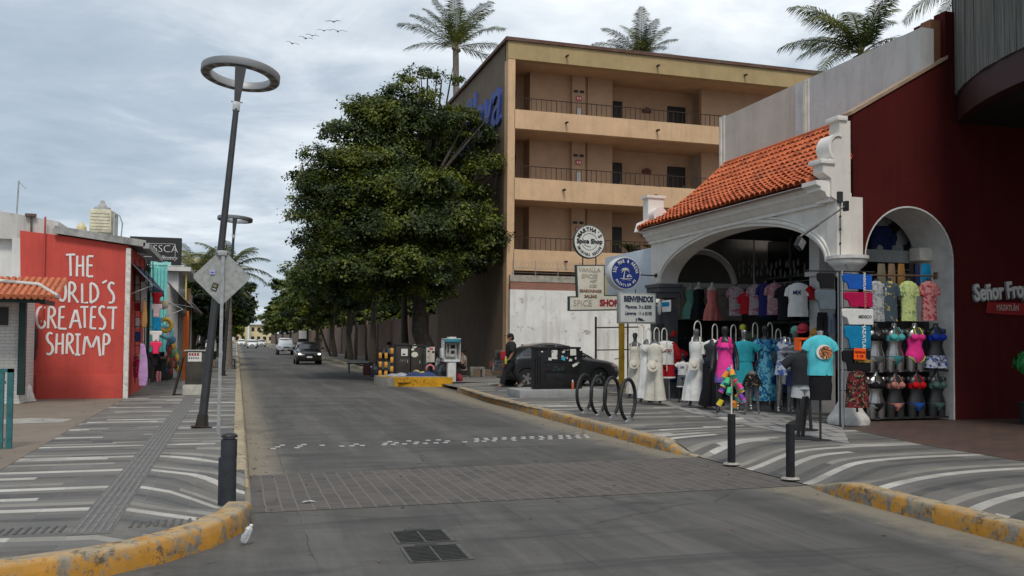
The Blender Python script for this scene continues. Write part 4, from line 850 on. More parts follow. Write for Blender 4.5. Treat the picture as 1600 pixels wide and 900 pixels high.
b = MB(); b.prism(T_, SY-.05, SY+.08); b.build('panel_frame', mat('sign_rim', (.05, .07, .06), .5), t)
cx_ = sum(q[0] for q in T_)/8; ins = .035
I_ = [(T_[0][0]+ins, T_[0][1]-ins), (T_[1][0]-ins, T_[1][1]-ins), (T_[2][0]-ins, T_[2][1]-ins), (T_[3][0]-ins, T_[3][1]-ins), (T_[4][0]-ins, T_[4][1]+ins), (T_[5][0]+ins, T_[5][1]+ins), (T_[6][0]+ins, T_[6][1]-ins), (T_[7][0]+ins, T_[7][1]-ins)]
b = MB(); b.prism(I_, SY-.058, SY-.051); b.build('panel_face', M_CRM, t)
M_FADE = mat('faded_letters', (.42, .38, .30), .6, var=.1); M_BRN = mat('brown_letters', (.20, .09, .05), .6); M_REDL = mat('red_letters', (.30, .02, .03), .5)
for s_, yy, m_, sz, dx in (('VANILLA', 422, M_FADE, .17, 0), ('SPICES', 432, M_FADE, .17, 0), ('HET', 439.5, M_FADE, .12, .12), ('ICES', 447, M_FADE, .12, .1), ('SEASONINGS', 455, M_BRN, .115, .03), ('SALSAS', 463.3, M_BRN, .12, .03)):
    q = aY(920, yy, SY); text(s_, sz, (q.x+dx, SY-.064, q.z), m_, t, off=.003)
q = aY(909, 474, SY); text('SPICE', .25, (q.x, SY-.064, q.z), M_FADE, t, off=.0, sx=.95); q = aY(950, 474, SY); text('SHOP', .25, (q.x, SY-.064, q.z), M_REDL, t, off=.012, sx=.9)
b = MB()
for x_ in (910.5, 931): b.tube([aY(x_, 402, SY), aY(x_, 416, SY)], .018, 6)
b.box((T_[3][0]-.02, SY, T_[4][1]+.1), (11.1, SY+.05, T_[4][1]+.16)); b.build('struts', M_DKM, t); settle(t, (c.x, SY, T_[5][1]))
t = thing('round_blue_sign', 'round blue shop sign showing a white palm tree', 'sign'); SY = 21.4
c = aY(977, 427, SY); Ms = Matrix.Translation(c) @ Matrix.Rotation(pi/2, 4, 'X')
b = MB(); b.lathe([(.40, -.30), (.43, -.28), (.43, .0), (.42, .02), (.40, .02)], n=48, M=Ms); b.build('drum', mat('sign_drum', (.62, .63, .62), .4, .2, var=.06), t)
b = MB(); b.lathe([(.395, .015), (.395, .03)], n=48, M=Ms); b.build('face', M_SB, t); fy = SY-.035; cc = (c.x, fy, c.z)
arc_text('SOL MAR & ARENA', .125, cc, .315, -84, 84, M_SIGNW, t, off=.003, sx=.62); arc_text('MAZATLAN MX', .095, cc, .32, 234, 126, M_SIGNW, t, flip=True, off=.002, sx=.68)
b = MB(); b.tube([(c.x-.06, fy, c.z-.14), (c.x-.045, fy, c.z-.02), (c.x-.01, fy, c.z+.10)], [.013, .010, .008], 5)
for a in (-.4, .15, .8, 1.6, 2.4, 3.0, 3.6): b.tube([(c.x-.01+s_*.13*cos(a), fy, c.z+.10+s_*.10*sin(a)-.05*s_*s_) for s_ in (0, .35, .7, 1)], [.008, .011, .008, .003], 5)
b.tube([(c.x+.03, fy, c.z-.10), (c.x+.06, fy, c.z-.05), (c.x+.12, fy, c.z-.04), (c.x+.17, fy, c.z-.10)], .009, 5); b.tube([(c.x+.05, fy, c.z-.10), (c.x+.11, fy, c.z-.07), (c.x+.15, fy, c.z-.10)], .009, 5)
b.tube([(c.x-.15, fy, c.z-.14), (c.x+.18, fy, c.z-.14)], .007, 5); b.tube([(c.x-.1, fy, c.z-.18), (c.x+.0, fy, c.z-.165), (c.x+.14, fy, c.z-.18)], .005, 5); b.build('palm_emblem', M_SIGNW, t)
b = MB(); b.tube([(c.x+.4, SY+.1, c.z-.02), (AX+.0, SY+.12, c.z-.03)], .018, 6); b.box((AX-.05, SY+.05, c.z-.07), (AX, SY+.2, c.z+.03)); b.build('bracket', M_BLK, t); settle(t, (c.x, SY, c.z-.43))
t = thing('price_board', 'square pale grey board reading BIENVENIDOS with prices', 'sign'); SY = 21.3
x0, z1 = p(967, 457); q0 = aY(967, 457, SY); q1 = aY(1025, 506, SY)
b = MB(); b.box((q0.x, SY, q1.z), (q1.x, SY+.14, q0.z), .012); b.build('frame', mat('board_frame', (.34, .35, .33), .5, .2), t); b = MB(); b.box((q0.x+.05, SY-.008, q1.z+.04), (q1.x-.03, SY, q0.z-.04)); b.build('face', mat('board_face', (.56, .58, .56), .5, var=.05), t)
M_NAVY = mat('navy_letters', (.02, .025, .06), .5, var=0); xm = (q0.x+q1.x)/2+.02; h = q0.z-q1.z
text('BIENVENIDOS', .20, (xm, SY-.014, q0.z-h*.21), M_NAVY, t, sx=.66, off=.008); text('Playeras  3 x $200', .125, (xm, SY-.014, q0.z-h*.46), M_NAVY, t, sx=.80, off=.002); text('Llaveros  11 x $100', .125, (xm, SY-.014, q0.z-h*.67), M_NAVY, t, sx=.76, off=.002); text('y Mas...', .11, (xm+.05, SY-.014, q0.z-h*.86), M_NAVY, t, sx=.75, off=.006)
b = MB(); b.tube([(q0.x+.5, SY+.07, q0.z), (q0.x+.5, SY+.07, q0.z+.1)], .012, 5); b.box((q1.x-.02, SY+.04, q0.z-.3), (AX-.08, SY+.1, q0.z-.24)); b.build('bracket', M_BLK, t); settle(t, (q0.x, SY, q1.z))
# sign post with the back of a diamond sign
t = thing('road_sign', 'back of a grey diamond road sign on a thin steel post', 'road sign'); PY = 14.82; bx = G(341, 678, .15); c = aY(346.5, 433, PY)
b = MB(); b.box((-.025, -.018, 0), (.025, .018, c.z+.33-.15)); b.xf(Matrix.Translation((bx.x, PY, .15)) @ Matrix.Rotation(.008, 4, 'Y')); b.build('post', M_GALV, t)
RSG = .445; b = MB(); P = []
for k_ in range(4):
    a0 = pi/2*k_
    for d in (-.09, 0, .09): a = a0+d; rad = RSG*.965 if d == 0 else RSG*.935; P.append((rad*cos(a), rad*sin(a)))
b.prism(P, -.004, .004); b.xf(Matrix.Translation((c.x+.0, PY+.03, c.z)) @ Matrix.Rotation(radians(-5), 4, 'Z')); b.build('plate', mat('galvanised_plate', (.34, .345, .33), .6, .35, var=.13, scale=16), t)
b = MB(); b.box((-.10, -.03, -.012), (.10, .0, .012)); b.xf(Matrix.Translation((c.x, PY+.02, c.z+.40))); b.box((c.x-.07, PY-.02, c.z+.34), (c.x+.07, PY+.022, c.z+.42), .01); b.build('clamp', M_GALV, t)
def sticker(x, y, Y, w_, h_, m_, par, rot=0., dy=-.0):
    q = aY(x, y, Y); b = MB(); b.box((-w_/2, -.0015, -h_/2), (w_/2, .0015, h_/2)); b.xf(Matrix.Translation((q.x, Y+dy, q.z)) @ Matrix.Rotation(rot, 4, 'Y')); return b.build('sticker', m_, par)
s1 = sticker(332, 425.5, PY+.018, .075, .06, mat('sticker_lilac', (.40, .42, .62)), t); sticker(332, 425.5, PY+.015, .05, .02, mat('sticker_blue', (.08, .08, .45)), t)
sticker(335.5, 448, PY+.018, .085, .115, mat('sticker_black', (.03, .03, .025)), t, .35); sticker(335.8, 446.5, PY+.015, .05, .04, mat('sticker_olive', (.2, .19, .08)), t, .35); sticker(334.5, 451.5, PY+.015, .06, .01, M_SIGNW, t, .35)
settle(t, (bx.x, PY, .15))
# ring street lamps
def street_lamp(lab, base, lean_x, lean_y, H=5.56, R=.70, rot=0.):
    t = thing('street_lamp', lab, 'street lamp', 'ring topped street lamps on the left pavement')
    b = MB(); b.tube([(0, 0, .02), (0, 0, .35), (0, 0, H)], [.075, .072, .05], 14); b.build('pole', M_DKM, t)
    b = MB(); b.prism([(-.16, 0), (.16, 0), (.16, .02), (.10, .03), (.085, .22), (-.085, .22), (-.10, .03), (-.16, .02)], -.03, .03); b.prism([(-.16, 0), (.16, 0), (.16, .02), (.10, .03), (.085, .22), (-.085, .22), (-.10, .03), (-.16, .02)], -.03, .03, 'yz'); b.box((-.17, -.17, 0), (.17, .17, .018), .004); b.loft([(.018, .11, .11), (.2, .085, .085)], 4); b.build('base_plate', mat('rusty_base', (.045, .035, .028), .8, .3, var=.25, scale=9), t)
    b = MB(); b.box((-.06, -.045, H-.03), (.06, .045, H+.13), .008); b.tube([(-.1, 0, H+.13), (.1, 0, H+.14)], .012, 5); b.build('joint', M_GALV, t)
    b = MB(); vs = []
    for z, w_, d_ in ((H+.1, .045, .04), (H+.82, .098, .05)): vs += [(-w_, -d_, z), (w_, -d_, z), (w_, d_, z), (-w_, d_, z)]
    b.add(vs, [(0, 3, 2, 1), (4, 5, 6, 7), (0, 1, 5, 4), (1, 2, 6, 5), (2, 3, 7, 6), (3, 0, 4, 7)]); b.build('neck', M_DKM, t)
    b = MB(); n_ = 56; z0, z1 = H+.80, H+.94; r1, r0 = R, R-.17; vs = []; fs = []; cy = R-.09
    for i in range(n_):
        a = 2*pi*i/n_
        for r, z in ((r1-.01, z0), (r1, z0+.015), (r1, z1-.012), (r1-.015, z1), (r0+.01, z1), (r0, z1-.01), (r0, z0)): vs.append((r*cos(a), cy+r*sin(a), z))
    for i in range(n_):
        for k_ in range(7): fs.append((i*7+k_, i*7+(k_+1) % 7, ((i+1) % n_)*7+(k_+1) % 7, ((i+1) % n_)*7+k_))
    b.add(vs, fs, True); ring = b.build('ring', mat('lamp_ring_grey', (.27, .275, .28), .45, .35, var=.06), t)
    for i in range(16):
        a = 2*pi*(i+.5)/16; rm = (r0+r1)/2; b = MB(); b.box((-.05, -.07, z0-.006), (.05, .07, z0-.001), M=Matrix.Translation((rm*cos(a), cy+rm*sin(a), 0)) @ Matrix.Rotation(a, 4, 'Z')); b.build('led_panel', mat('led_off', (.10, .085, .075), .4), ring)
    t.location = base; t.rotation_euler = (lean_y, lean_x, rot); return t
street_lamp('nearest street lamp with a broad ring head on a leaning pole', G(315, 668, .15), radians(4.7), radians(-4.5))
l2 = G(348, 587, .15); street_lamp('second street lamp, its ring showing above the diamond sign', l2, radians(3.2), radians(-1.5))
l3 = Vector((-.6, 66, .15)); street_lamp('third street lamp, small beyond the palm trunk', l3, radians(1), 0)
# bollards
t = thing('bollard', 'dark bollard with a domed cap at the left kerb ramp', 'bollard'); b = MB()
b.cyl((0, 0, 0), .082, .44, 28); b.build('sleeve', mat('bollard_black', (.032, .036, .042), .55, .1, var=.18, scale=9), t); b = MB(); b.cyl((.010, 0, .438), .074, .17, 28); b.cyl((.010, 0, .60), .056, .02, 24); b.build('post', mat('bollard_black', (.032, .036, .042)), t)
b = MB(); b.lathe([(.052, .605), (.052, .63)], (.012, 0, 0)); b.build('light_band', mat('lamp_glass', (.45, .45, .42), .3), t); b = MB(); b.lathe([(.075, .628), (.076, .642), (.063, .66), (.03, .67), (0, .672)], (.012, 0, 0)); b.build('cap', M_BLK, t); t.location = (-.07, 8.88, .09)
for (px, py, hh, lab) in ((1143, 725, .655, 'slim black bollard nearer the yellow kerb tip, left of the pair'), (1235, 748, .645, 'slim black bollard of the right pair, closest to the camera')):
    t = thing('bollard', lab, 'bollard', 'slim black bollards at the right kerb ramp'); q = G(px, py, .03); b = MB(); b.cyl((0, 0, 0), .052, hh, 24); b.cyl((0, 0, hh), .047, .006, 24); b.build('post', mat('bollard_black2', (.016, .016, .018), .45, .2, var=.15, scale=8), t); b = MB(); b.lathe([(.11, 0), (.1, .015), (.06, .022)], (0, 0, 0)); b.build('collar', M_CONC, t); t.location = q
# bicycle rings
src = None
for i, (px, py, lab) in enumerate(((913, 645, 'black bicycle ring farthest along, next to the black cabinet'), (935, 649, 'second black bicycle ring from the cabinet'), (956, 653, 'third black bicycle ring from the cabinet'), (981, 659, 'black bicycle ring closest to the mannequins'))):
    if src is None:
        t = thing('bicycle_rack', lab, 'bicycle rack', 'ring shaped bicycle racks in a row'); b = MB(); b.torus((0, 0, .42), .375, .034, Matrix.Rotation(pi/2, 4, 'X')); b.build('ring', mat('rack_black', (.025, .026, .026), .6, .2, var=.2, scale=7, bump=.2), t)
        b = MB(); b.loft([(-.01, .15, .07), (.04, .14, .062), (.10, .11, .05)], 16); b.build('foot', M_GALV, t); src = t
    else: t = copy_tree(src); t['label'] = lab
    t.location = G(px, py, .14); t.rotation_euler.z = radians(44)
# ================================================================ TREES
def leafmat(name, c0, c1, c2):
    k = NT(name); g = k.n('ShaderNodeNewGeometry'); col = k.ramp(g.outputs['Random Per Island'], [(0, c0), (.5, c1), (.92, tuple((a+b)*.5 for a, b in zip(c1, c2))), (1, c2)])
    p = k.pos(False); f = k.noise(p, .8, 3, .6); col = k.mix(1., col, k.ramp(f, [(.42, (.42, .46, .5)), (.5, (.9, .92, .85)), (.59, (2.1, 1.7, .9))]), 'MULTIPLY')  # noise puts lit and shaded clumps into the leaf colour
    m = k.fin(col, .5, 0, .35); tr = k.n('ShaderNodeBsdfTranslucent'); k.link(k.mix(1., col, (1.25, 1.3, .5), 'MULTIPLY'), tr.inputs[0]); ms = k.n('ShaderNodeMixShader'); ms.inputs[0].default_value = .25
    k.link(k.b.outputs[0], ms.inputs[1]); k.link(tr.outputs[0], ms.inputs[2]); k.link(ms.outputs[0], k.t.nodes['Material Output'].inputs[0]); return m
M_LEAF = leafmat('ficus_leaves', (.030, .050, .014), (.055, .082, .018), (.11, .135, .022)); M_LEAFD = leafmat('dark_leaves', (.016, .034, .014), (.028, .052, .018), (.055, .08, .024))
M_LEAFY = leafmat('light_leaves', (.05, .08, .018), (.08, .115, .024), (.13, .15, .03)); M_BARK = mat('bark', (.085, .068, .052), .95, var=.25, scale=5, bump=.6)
def crown(name, blobs, n, size, m, parent, seed=1):
    """leaves gathered in clumps over the shells of many small lobes"""
    r = np.random.default_rng(seed); sat = []
    for q in blobs:
        if q[3] > .7:
            for _ in range(4):
                d = r.normal(size=3); d[2] = d[2]*.7+.25; d /= np.linalg.norm(d); sat.append((q[0]+d[0]*q[3]*1.02, q[1]+d[1]*q[3]*1.02, q[2]+d[2]*q[3]*q[4]*1.05, q[3]*r.uniform(.3, .5), .75))
    blobs = list(blobs)+sat
    W = np.array([b[3]**2 for b in blobs]); W = W/W.sum(); cs = []; ns = []
    clumps = []
    for (x, y, z, rad, fl), w_ in zip(blobs, W):
        k = max(6, int(n*w_/26)); d = r.normal(size=(k, 3)); d[:, 2] = np.abs(d[:, 2])*1.15-.22; d /= np.linalg.norm(d, axis=1)[:, None]
        c = np.array((x, y, z))+d*np.array((rad, rad, rad*fl))*r.uniform(.80, 1.03, k)[:, None]
        per = 26; off = r.normal(size=(k, per, 3))*np.array((.21, .21, .12))*min(1.25, .5+rad*.35)
        cs.append((c[:, None, :]+off).reshape(-1, 3)); ns.append(np.repeat(d, per, axis=0))
    C = np.concatenate(cs); N = np.concatenate(ns); k = len(C)
    N = N*.85+r.normal(size=(k, 3))*.42+np.array((0, 0, .45)); N /= np.linalg.norm(N, axis=1)[:, None]
    A = np.cross(N, r.normal(size=(k, 3))); A /= np.linalg.norm(A, axis=1)[:, None]; B = np.cross(N, A); s = size*r.uniform(.65, 1.3, k)[:, None]
    V = np.stack([C-A*s, C-B*s*.55+N*s*.12, C+A*s, C+B*s*.55+N*s*.12], 1).reshape(-1, 3); return arr(name, V, np.arange(4*k).reshape(-1, 4), m, parent)
def limbs(name, base, trunk_pts, tips, parent, r0=.28, m=None):
    b = MB(); T = [Vector(p) for p in trunk_pts]; nT = len(T); b.tube(T, [r0*(1.25 if i == 0 else 1)-(r0*.45)*i/(nT-1) for i in range(nT)], 10)
    top = T[-1]
    for q in tips:
        q = Vector(q); s_ = T[random.randrange(max(1, nT-2), nT)]; mid = s_.lerp(q, .5)+Vector((random.uniform(-.3, .3), random.uniform(-.3, .3), random.uniform(-.1, .5)))
        b.tube([s_, s_.lerp(mid, .5)+Vector((0, 0, .12)), mid, q], [r0*.42, r0*.32, r0*.2, .03], 6)
        for _ in range(2): e = q+Vector((random.uniform(-.9, .9), random.uniform(-.9, .9), random.uniform(.1, .8))); b.tube([mid, mid.lerp(e, .6), e], [r0*.16, .04, .015], 5)
    return b.build(name, m or M_BARK, parent)
TG = 'trees along the right pavement'
def blobset(c, R, n, seed, r=(1.0, 1.9)):
    rr = random.Random(seed); L = []
    for _ in range(n):
        while True:
            d = Vector((rr.uniform(-1, 1), rr.uniform(-1, 1), rr.uniform(-1, 1)))
            if .45 < d.length < 1: break
        rad = rr.uniform(*r); L.append((c[0]+d.x*(R[0]-rad*.6), c[1]+d.y*(R[1]-rad*.6), c[2]+d.z*(R[2]-rad*.5), rad, rr.uniform(.6, .85)))
    return L
# big tree: lobes placed so that the outline steps up to a tuft at the right of its crown
t = thing('street_tree', 'tallest broad tree with a tuft on top in front of the hotel', 'tree', TG)
TY = 35.8
def LB(px, py, r, dy=0, fl=.75, Y=TY): q = aY(px, py, Y+dy); return (q.x, q.y, q.z, r, fl)
bl = [LB(668, 122, .42), LB(650, 114, .36), LB(640, 132, .36), LB(690, 124, .34), LB(712, 127, .26), LB(628, 124, .26), LB(672, 148, .34), LB(690, 190, .85), LB(655, 186, .75, 1), LB(725, 195, .75, -1), LB(745, 222, .9), LB(600, 190, 1.2), LB(575, 180, .75), LB(630, 205, 1.2), LB(556, 215, 1.0), LB(625, 165, .8), LB(655, 158, .6), LB(600, 168, .7),
      LB(758, 262, .75, -1), LB(700, 245, 1.2, 1), LB(660, 250, 1.4, 2), LB(610, 255, 1.5), LB(560, 265, 1.4), LB(520, 275, 1.2), LB(502, 300, .8), LB(748, 305, .6, -1), 
      LB(590, 310, 1.5, -1), LB(640, 300, 1.3, -2), LB(690, 300, 1.2, -1), LB(540, 320, 1.4), LB(500, 340, 1.2), LB(740, 355, 1.0, -1), LB(755, 385, .85, -1), LB(765, 345, .6, -1), LB(700, 355, 1.3, -2), LB(640, 360, 1.5, -2), LB(580, 370, 1.5, -1), LB(530, 380, 1.3), LB(498, 385, 1.0),
      LB(730, 410, .9, -1), LB(700, 430, .9, -1), LB(660, 425, 1.2, -2), LB(610, 425, 1.3, -2), LB(560, 430, 1.3, -1), LB(510, 430, 1.1), LB(690, 462, .55, -1), LB(640, 458, .8, -1), LB(590, 465, .8, -1), LB(545, 465, .9), LB(492, 435, .8),
      LB(690, 290, 1.8, 3), LB(610, 230, 1.6, 3), LB(560, 350, 1.8, 4), LB(650, 380, 1.9, 4), LB(720, 420, 1., 2), LB(640, 330, 1.8, 2), LB(600, 430, 1.6, 3), LB(540, 430, 1.5, 4), LB(690, 220, 1., 3)]
bs = aY(670, 566, 36.0); bs.z = .15; ttop = aY(655, 470, TY+.5)
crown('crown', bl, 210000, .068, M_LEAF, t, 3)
limbs('trunk', bs, [bs, bs.lerp(ttop, .25)+Vector((.15, 0, 0)), bs.lerp(ttop, .6)+Vector((-.15, 0, 0)), ttop, aY(640, 400, TY)], [b_[:3] for b_ in bl[::3]], t, .42)
settle(t, bs)
# second trunk, darker, left of it, with its own crown behind
def row_tree(lab, base, H, R, seed, m=M_LEAF, n=26000, lean=(0, 0), grp=TG, size=.13, low=.30, parent=None):
    t = thing('street_tree', lab, 'tree', grp); zc = H*(low+1)/2
    bl_ = blobset((lean[0], lean[1], zc), (R, R*1.1, H*(1-low)/2), 26, seed); crown('crown', bl_, n, size, m, t, seed)
    top = Vector((lean[0]*.7, lean[1]*.7, H*.55)); random.seed(seed)
    limbs('trunk', None, [(0, 0, 0), (random.uniform(-.2, .2)+lean[0]*.2, 0, H*.2), (lean[0]*.5+random.uniform(-.2, .2), 0, H*.4), top], [q[:3] for q in bl_[::4]], t, .2)
    t.location = base; return t
P_ = lambda px, X: Vector((X, aX(px, 540, X).y, .15))
row_tree('dark leaning tree directly behind the black cabinets', P_(634, 8.3), 11.0, 3.9, 11, M_LEAFD, 40000, (-.3, 0))
row_tree('third tall tree along the brown wall, beyond the cabinets', Vector((8.1, 56, .15)), 12.2, 3.1, 12, M_LEAF, 34000, (-.1, 0))
row_tree('fourth tree of the row, shading the brown wall with thin stems', Vector((7.9, 66, .15)), 9.8, 3.5, 13, M_LEAF, 30000, (-.4, 0))
tr_a = row_tree('fifth tree of the row, above the oncoming black car', Vector((7.9, 77, .15)), 9.8, 3.9, 14, M_LEAFY, 26000, (-.5, 0), size=.16, low=.22)
for i, (x, y, s, r_, lab) in enumerate(((7.6, 90, .93, 1., 'tree of the row behind the oncoming black car'), (7.4, 104, .90, 2.2, 'far tree of the row just right of the white pickup'), (7.6, 120, .88, 3.1, 'far tree overhanging the white pickup'), (7.5, 138, .85, 4.4, 'very far tree beyond the white pickup'), (7.6, 160, .8, 5.5, 'second last tree of the right hand row'), (7.6, 188, .8, .6, 'last and smallest tree of the right hand row'))):
    c = copy_tree(tr_a); c.location = (x, y, .15); c.scale = (s, s, s); c.rotation_euler.z = r_; c['label'] = lab
for i, (x, y, s, lab) in enumerate(((15.5, 56, .75, 'garden tree behind the brown wall nearest the hotel'), (15, 68, .8, 'second garden tree behind the brown wall'), (14.5, 82, .85, 'third garden tree behind the brown wall'), (14, 98, .85, 'fourth garden tree behind the brown wall'), (13.5, 118, .9, 'fifth garden tree behind the brown wall'), (13.5, 145, .95, 'farthest garden tree behind the brown wall'))):
    c = copy_tree(tr_a); c.location = (x, y, -1.6); c.scale = (s, s, s); c.rotation_euler.z = i*1.7; c['label'] = lab; c['group'] = 'garden trees behind the brown wall'
# low sub-canopy shoots and thin stems by the wall
for i, (px, X, lab, ln) in enumerate(((540, 7.9, 'thin bent sapling nearest the leaning stem by the brown wall', .5), (556, 8.2, 'slender upright sapling by the brown wall', -.2), (573, 8.6, 'slim curved sapling left of the striped posts', -.3), (517, 7.7, 'strongly leaning bare stem right of the black car', -1.6))):
    t = thing('sapling', lab, 'sapling', 'saplings by the brown wall'); y_ = aX(px, 560, X).y; b = MB()
    b.tube([(0, 0, 0), (ln*.3, 0, 1.1), (ln*.6+.12, 0, 2.2), (ln, 0, 3.4)], [.11, .09, .075, .05], 7); b.build('stem', M_BARK, t); crown('foliage', blobset((ln, 0, 4.4), (1.5, 1.5, 1.1), 7, 30+i, (.5, .9)), 3500, .1, M_LEAFD, t, 40+i); t.location = (X, y_, .15)
# left side trees
TL = 'trees along the left side'
def ltree(lab, x, y, H, R, seed, m, n=22000, size=.12, low=.3): return row_tree(lab, Vector((x, y, .15)), H, R, seed, m, n, (0, 0), TL, size, low)
ltree('dark dense tree behind the diamond sign on the left side', -2.4, 56, 5.0, 2.5, 21, M_LEAFD, 34000, .13, .22)
ltree('dark tree arching over the market awnings', -3.4, 48, 4.6, 2.4, 22, M_LEAFD, 24000, .12, .3)
ltree('dark round tree left of the palm trunk', -1.5, 74, 6.2, 2.4, 23, M_LEAFD, 24000, .15, .2)
lt = ltree('light green tree far down the left pavement', -1.5, 110, 8.0, 2.6, 24, M_LEAFY, 12000, .2, .15)
for x, y, s, lab in ((-2.2, 135, .95, 'small light green tree beyond the far left trees'), (-2.0, 165, .9, 'smallest light green tree at the end of the left side')):
    c = copy_tree(lt); c.location = (x, y, .15); c.scale = (s,)*3; c.rotation_euler.z = y; c['label'] = lab
# palms
M_PALM = leafmat('palm_leaflets', (.028, .044, .010), (.048, .070, .014), (.10, .12, .025)); M_PTR = mat('palm_trunk', (.20, .17, .14), .95, var=.2, scale=6, bump=.6)
M_PALY = leafmat('palm_yellow', (.10, .11, .03), (.15, .15, .04), (.24, .21, .06))
def palm(name, lab, base, top, nf=18, L=3.0, seed=1, droop=1., m=None, grp='coconut palms', wind=(0, 0), rt=.15, fr=None):
    """top relative to base; fronds arch from the crown with paired leaflets"""
    r = random.Random(seed); t = thing(name, lab, 'palm tree', grp); T = Vector(top); b = MB(); path = []; rad = []
    for i in range(25): s = i/24; path.append((T.x*s**1.6, T.y*s**1.6, T.z*s)); rad.append(rt*(1.35-.45*s)*(1+.05*(i % 2)))
    b.tube(path, rad, 10); b.build('trunk', M_PTR, t)
    V = []; F = []; rach = MB()
    specs = fr or [(2*pi*i/nf*2.4+r.uniform(-.2, .2), r.uniform(-.35, 1.25)) for i in range(nf)]
    for (az, el) in specs:
        L_ = L*r.uniform(.85, 1.1); p = T.copy(); P = [p.copy()]; e = el; N = 26
        for j in range(N):
            e -= droop*(.012+.055*(j/N))*(1.15 if el > .6 else 1.); d = Vector((cos(az)*cos(e)+wind[0]*.3*j/N, sin(az)*cos(e)+wind[1]*.3*j/N, sin(e))).normalized(); p = p+d*L_/N; P.append(p.copy())
        rach.tube(P, [.03*(1-.85*j/N) for j in range(N+1)], 5)
        for j in range(3, N+1):
            s = j/N; ll = L_*.24*(sin(pi*min(1, s*.86+.14))**.55)*r.uniform(.8, 1.1); d = (P[min(j+1, N)]-P[j-1]).normalized(); side = d.cross(Vector((0, 0, 1)));
            if side.length < .01: side = Vector((1, 0, 0))
            side.normalize(); upn = side.cross(d)
            for sg in (-1, 1):
              for hh in (0, .33, .66):
                o = P[j].lerp(P[j-1], hh); dr = (side*sg*.80+d*.55+upn*r.uniform(-.05, .25)).normalized(); q1 = o+dr*ll*.5-Vector((0, 0, ll*.10)); q2 = o+dr*ll*.97-Vector((0, 0, ll*r.uniform(.3, .55)*droop)); wd = d*.017*L_/3
                n0 = len(V); V += [tuple(o-wd*.6), tuple(o+wd*.6), tuple(q1+wd), tuple(q1-wd), tuple(q2+wd*.15), tuple(q2-wd*.15)]; F += [(n0, n0+1, n0+2, n0+3), (n0+3, n0+2, n0+4, n0+5)]
    arr('fronds', np.array(V), np.array(F), m or M_PALM, t); rach.build('frond_stems', mat('frond_stem', (.16, .15, .05), .6), t)
    c = MB()
    for _ in range(7): a = r.uniform(0, 2*pi); c.ball((T.x+.22*cos(a), T.y+.22*sin(a), T.z-.18+r.uniform(-.1, .1)), .12, 8, 6)
    c.build('coconuts', mat('coconut', (.12, .11, .035), .6), t); t.location = base; return t
def ptop(px, py, Y, bx, zb=0.): q = aY(px, py, Y); return Vector((bx if bx is not None else q.x, Y, zb)), Vector((q.x-(bx if bx is not None else q.x), 0, q.z-zb))
bp, tp = ptop(712, 74, 54, 13.0); palm('palm_tree', 'tall coconut palm rising behind the big street tree', bp, tp, 18, 4.0, 5, .75, rt=.20, fr=[(3.2, .55), (.05, .35), (2.8, 1.2), (.4, 1.25), (3.4, 1.35), (5.9, 1.1), (1.2, 1.35), (4.4, 1.3), (1.9, 1.1), (.2, .8), (3.05, .9), (5.2, .9), (0., -.05), (3.3, .1), (4.9, .4), (1.5, .6)])
bp, tp = ptop(1003, 92, 52, 25.2); palm('palm_tree', 'coconut palm whose crown shows over the middle of the hotel roof', bp, tp, 18, 3.3, 9, .8, wind=(.3, 0), fr=[(a_, e_) for a_, e_ in ((0, .9), (.3, .5), (.6, .8), (3.1, .9), (2.8, .6), (3.5, .5), (1.5, 1.3), (1.2, 1.2), (4.7, 1.1), (2.0, 1.3), (.1, .25), (3.2, .2), (4.2, 1.2), (5.2, 1.0), (0.9, 1.1))])
bp, tp = ptop(1347, 84, 26, 20.8); palm('palm_tree', 'large coconut palm behind the grey upper wall', bp, tp, 18, 3.0, 4, 1.05, rt=.17, fr=[(3.1, .25), (3.3, .75), (2.9, 1.0), (3.5, -.05), (2.3, 1.2), (1.2, 1.3), (.3, 1.1), (.0, .7), (5.0, 1.3), (4.4, .9), (.5, .35), (5.8, .4), (3.9, .6), (1.8, .8), (.2, 1.25), (2.7, .5)])
bp, tp = ptop(1545, -40, 26, 26.5); palm('palm_tree', 'palm mostly out of frame, one frond tip near the top right', bp, tp, 14, 3.4, 14, 1.)
q = G(357, 577, .15); tq = aY(357, 425, q.y); palm('palm_tree', 'palm with a pale ringed trunk beside the diamond sign', Vector((q.x, q.y, .15)), Vector((tq.x-q.x, 0, tq.z-.15)), 16, 2.3, 8, 1.1, M_PALM, rt=.14, fr=[(3.14, .9), (.0, 1.2), (.4, 1.25), (.1, .35), (-.3, .1), (3.3, 1.2), (2.8, .5), (1.6, 1.4), (4.6, 1.2), (5.4, .9), (.2, .8), (3.6, .2)])
bp, tp = ptop(312, 425, 62, -2.6, .15); palm('palm_tree', 'yellowish palm crown beyond the white shop, left one', bp, tp, 18, 2.6, 31, .9, M_PALY)
bp, tp = ptop(332, 432, 58, -2.1, .15); palm('palm_tree', 'yellowish palm crown touching the diamond sign', bp, tp, 16, 2.4, 33, .9, M_PALY)
bp, tp = ptop(298, 420, 70, -3.2, .15); palm('palm_tree', 'yellowish palm crown farthest to the left', bp, tp, 14, 2.6, 35, .9, M_PALY)
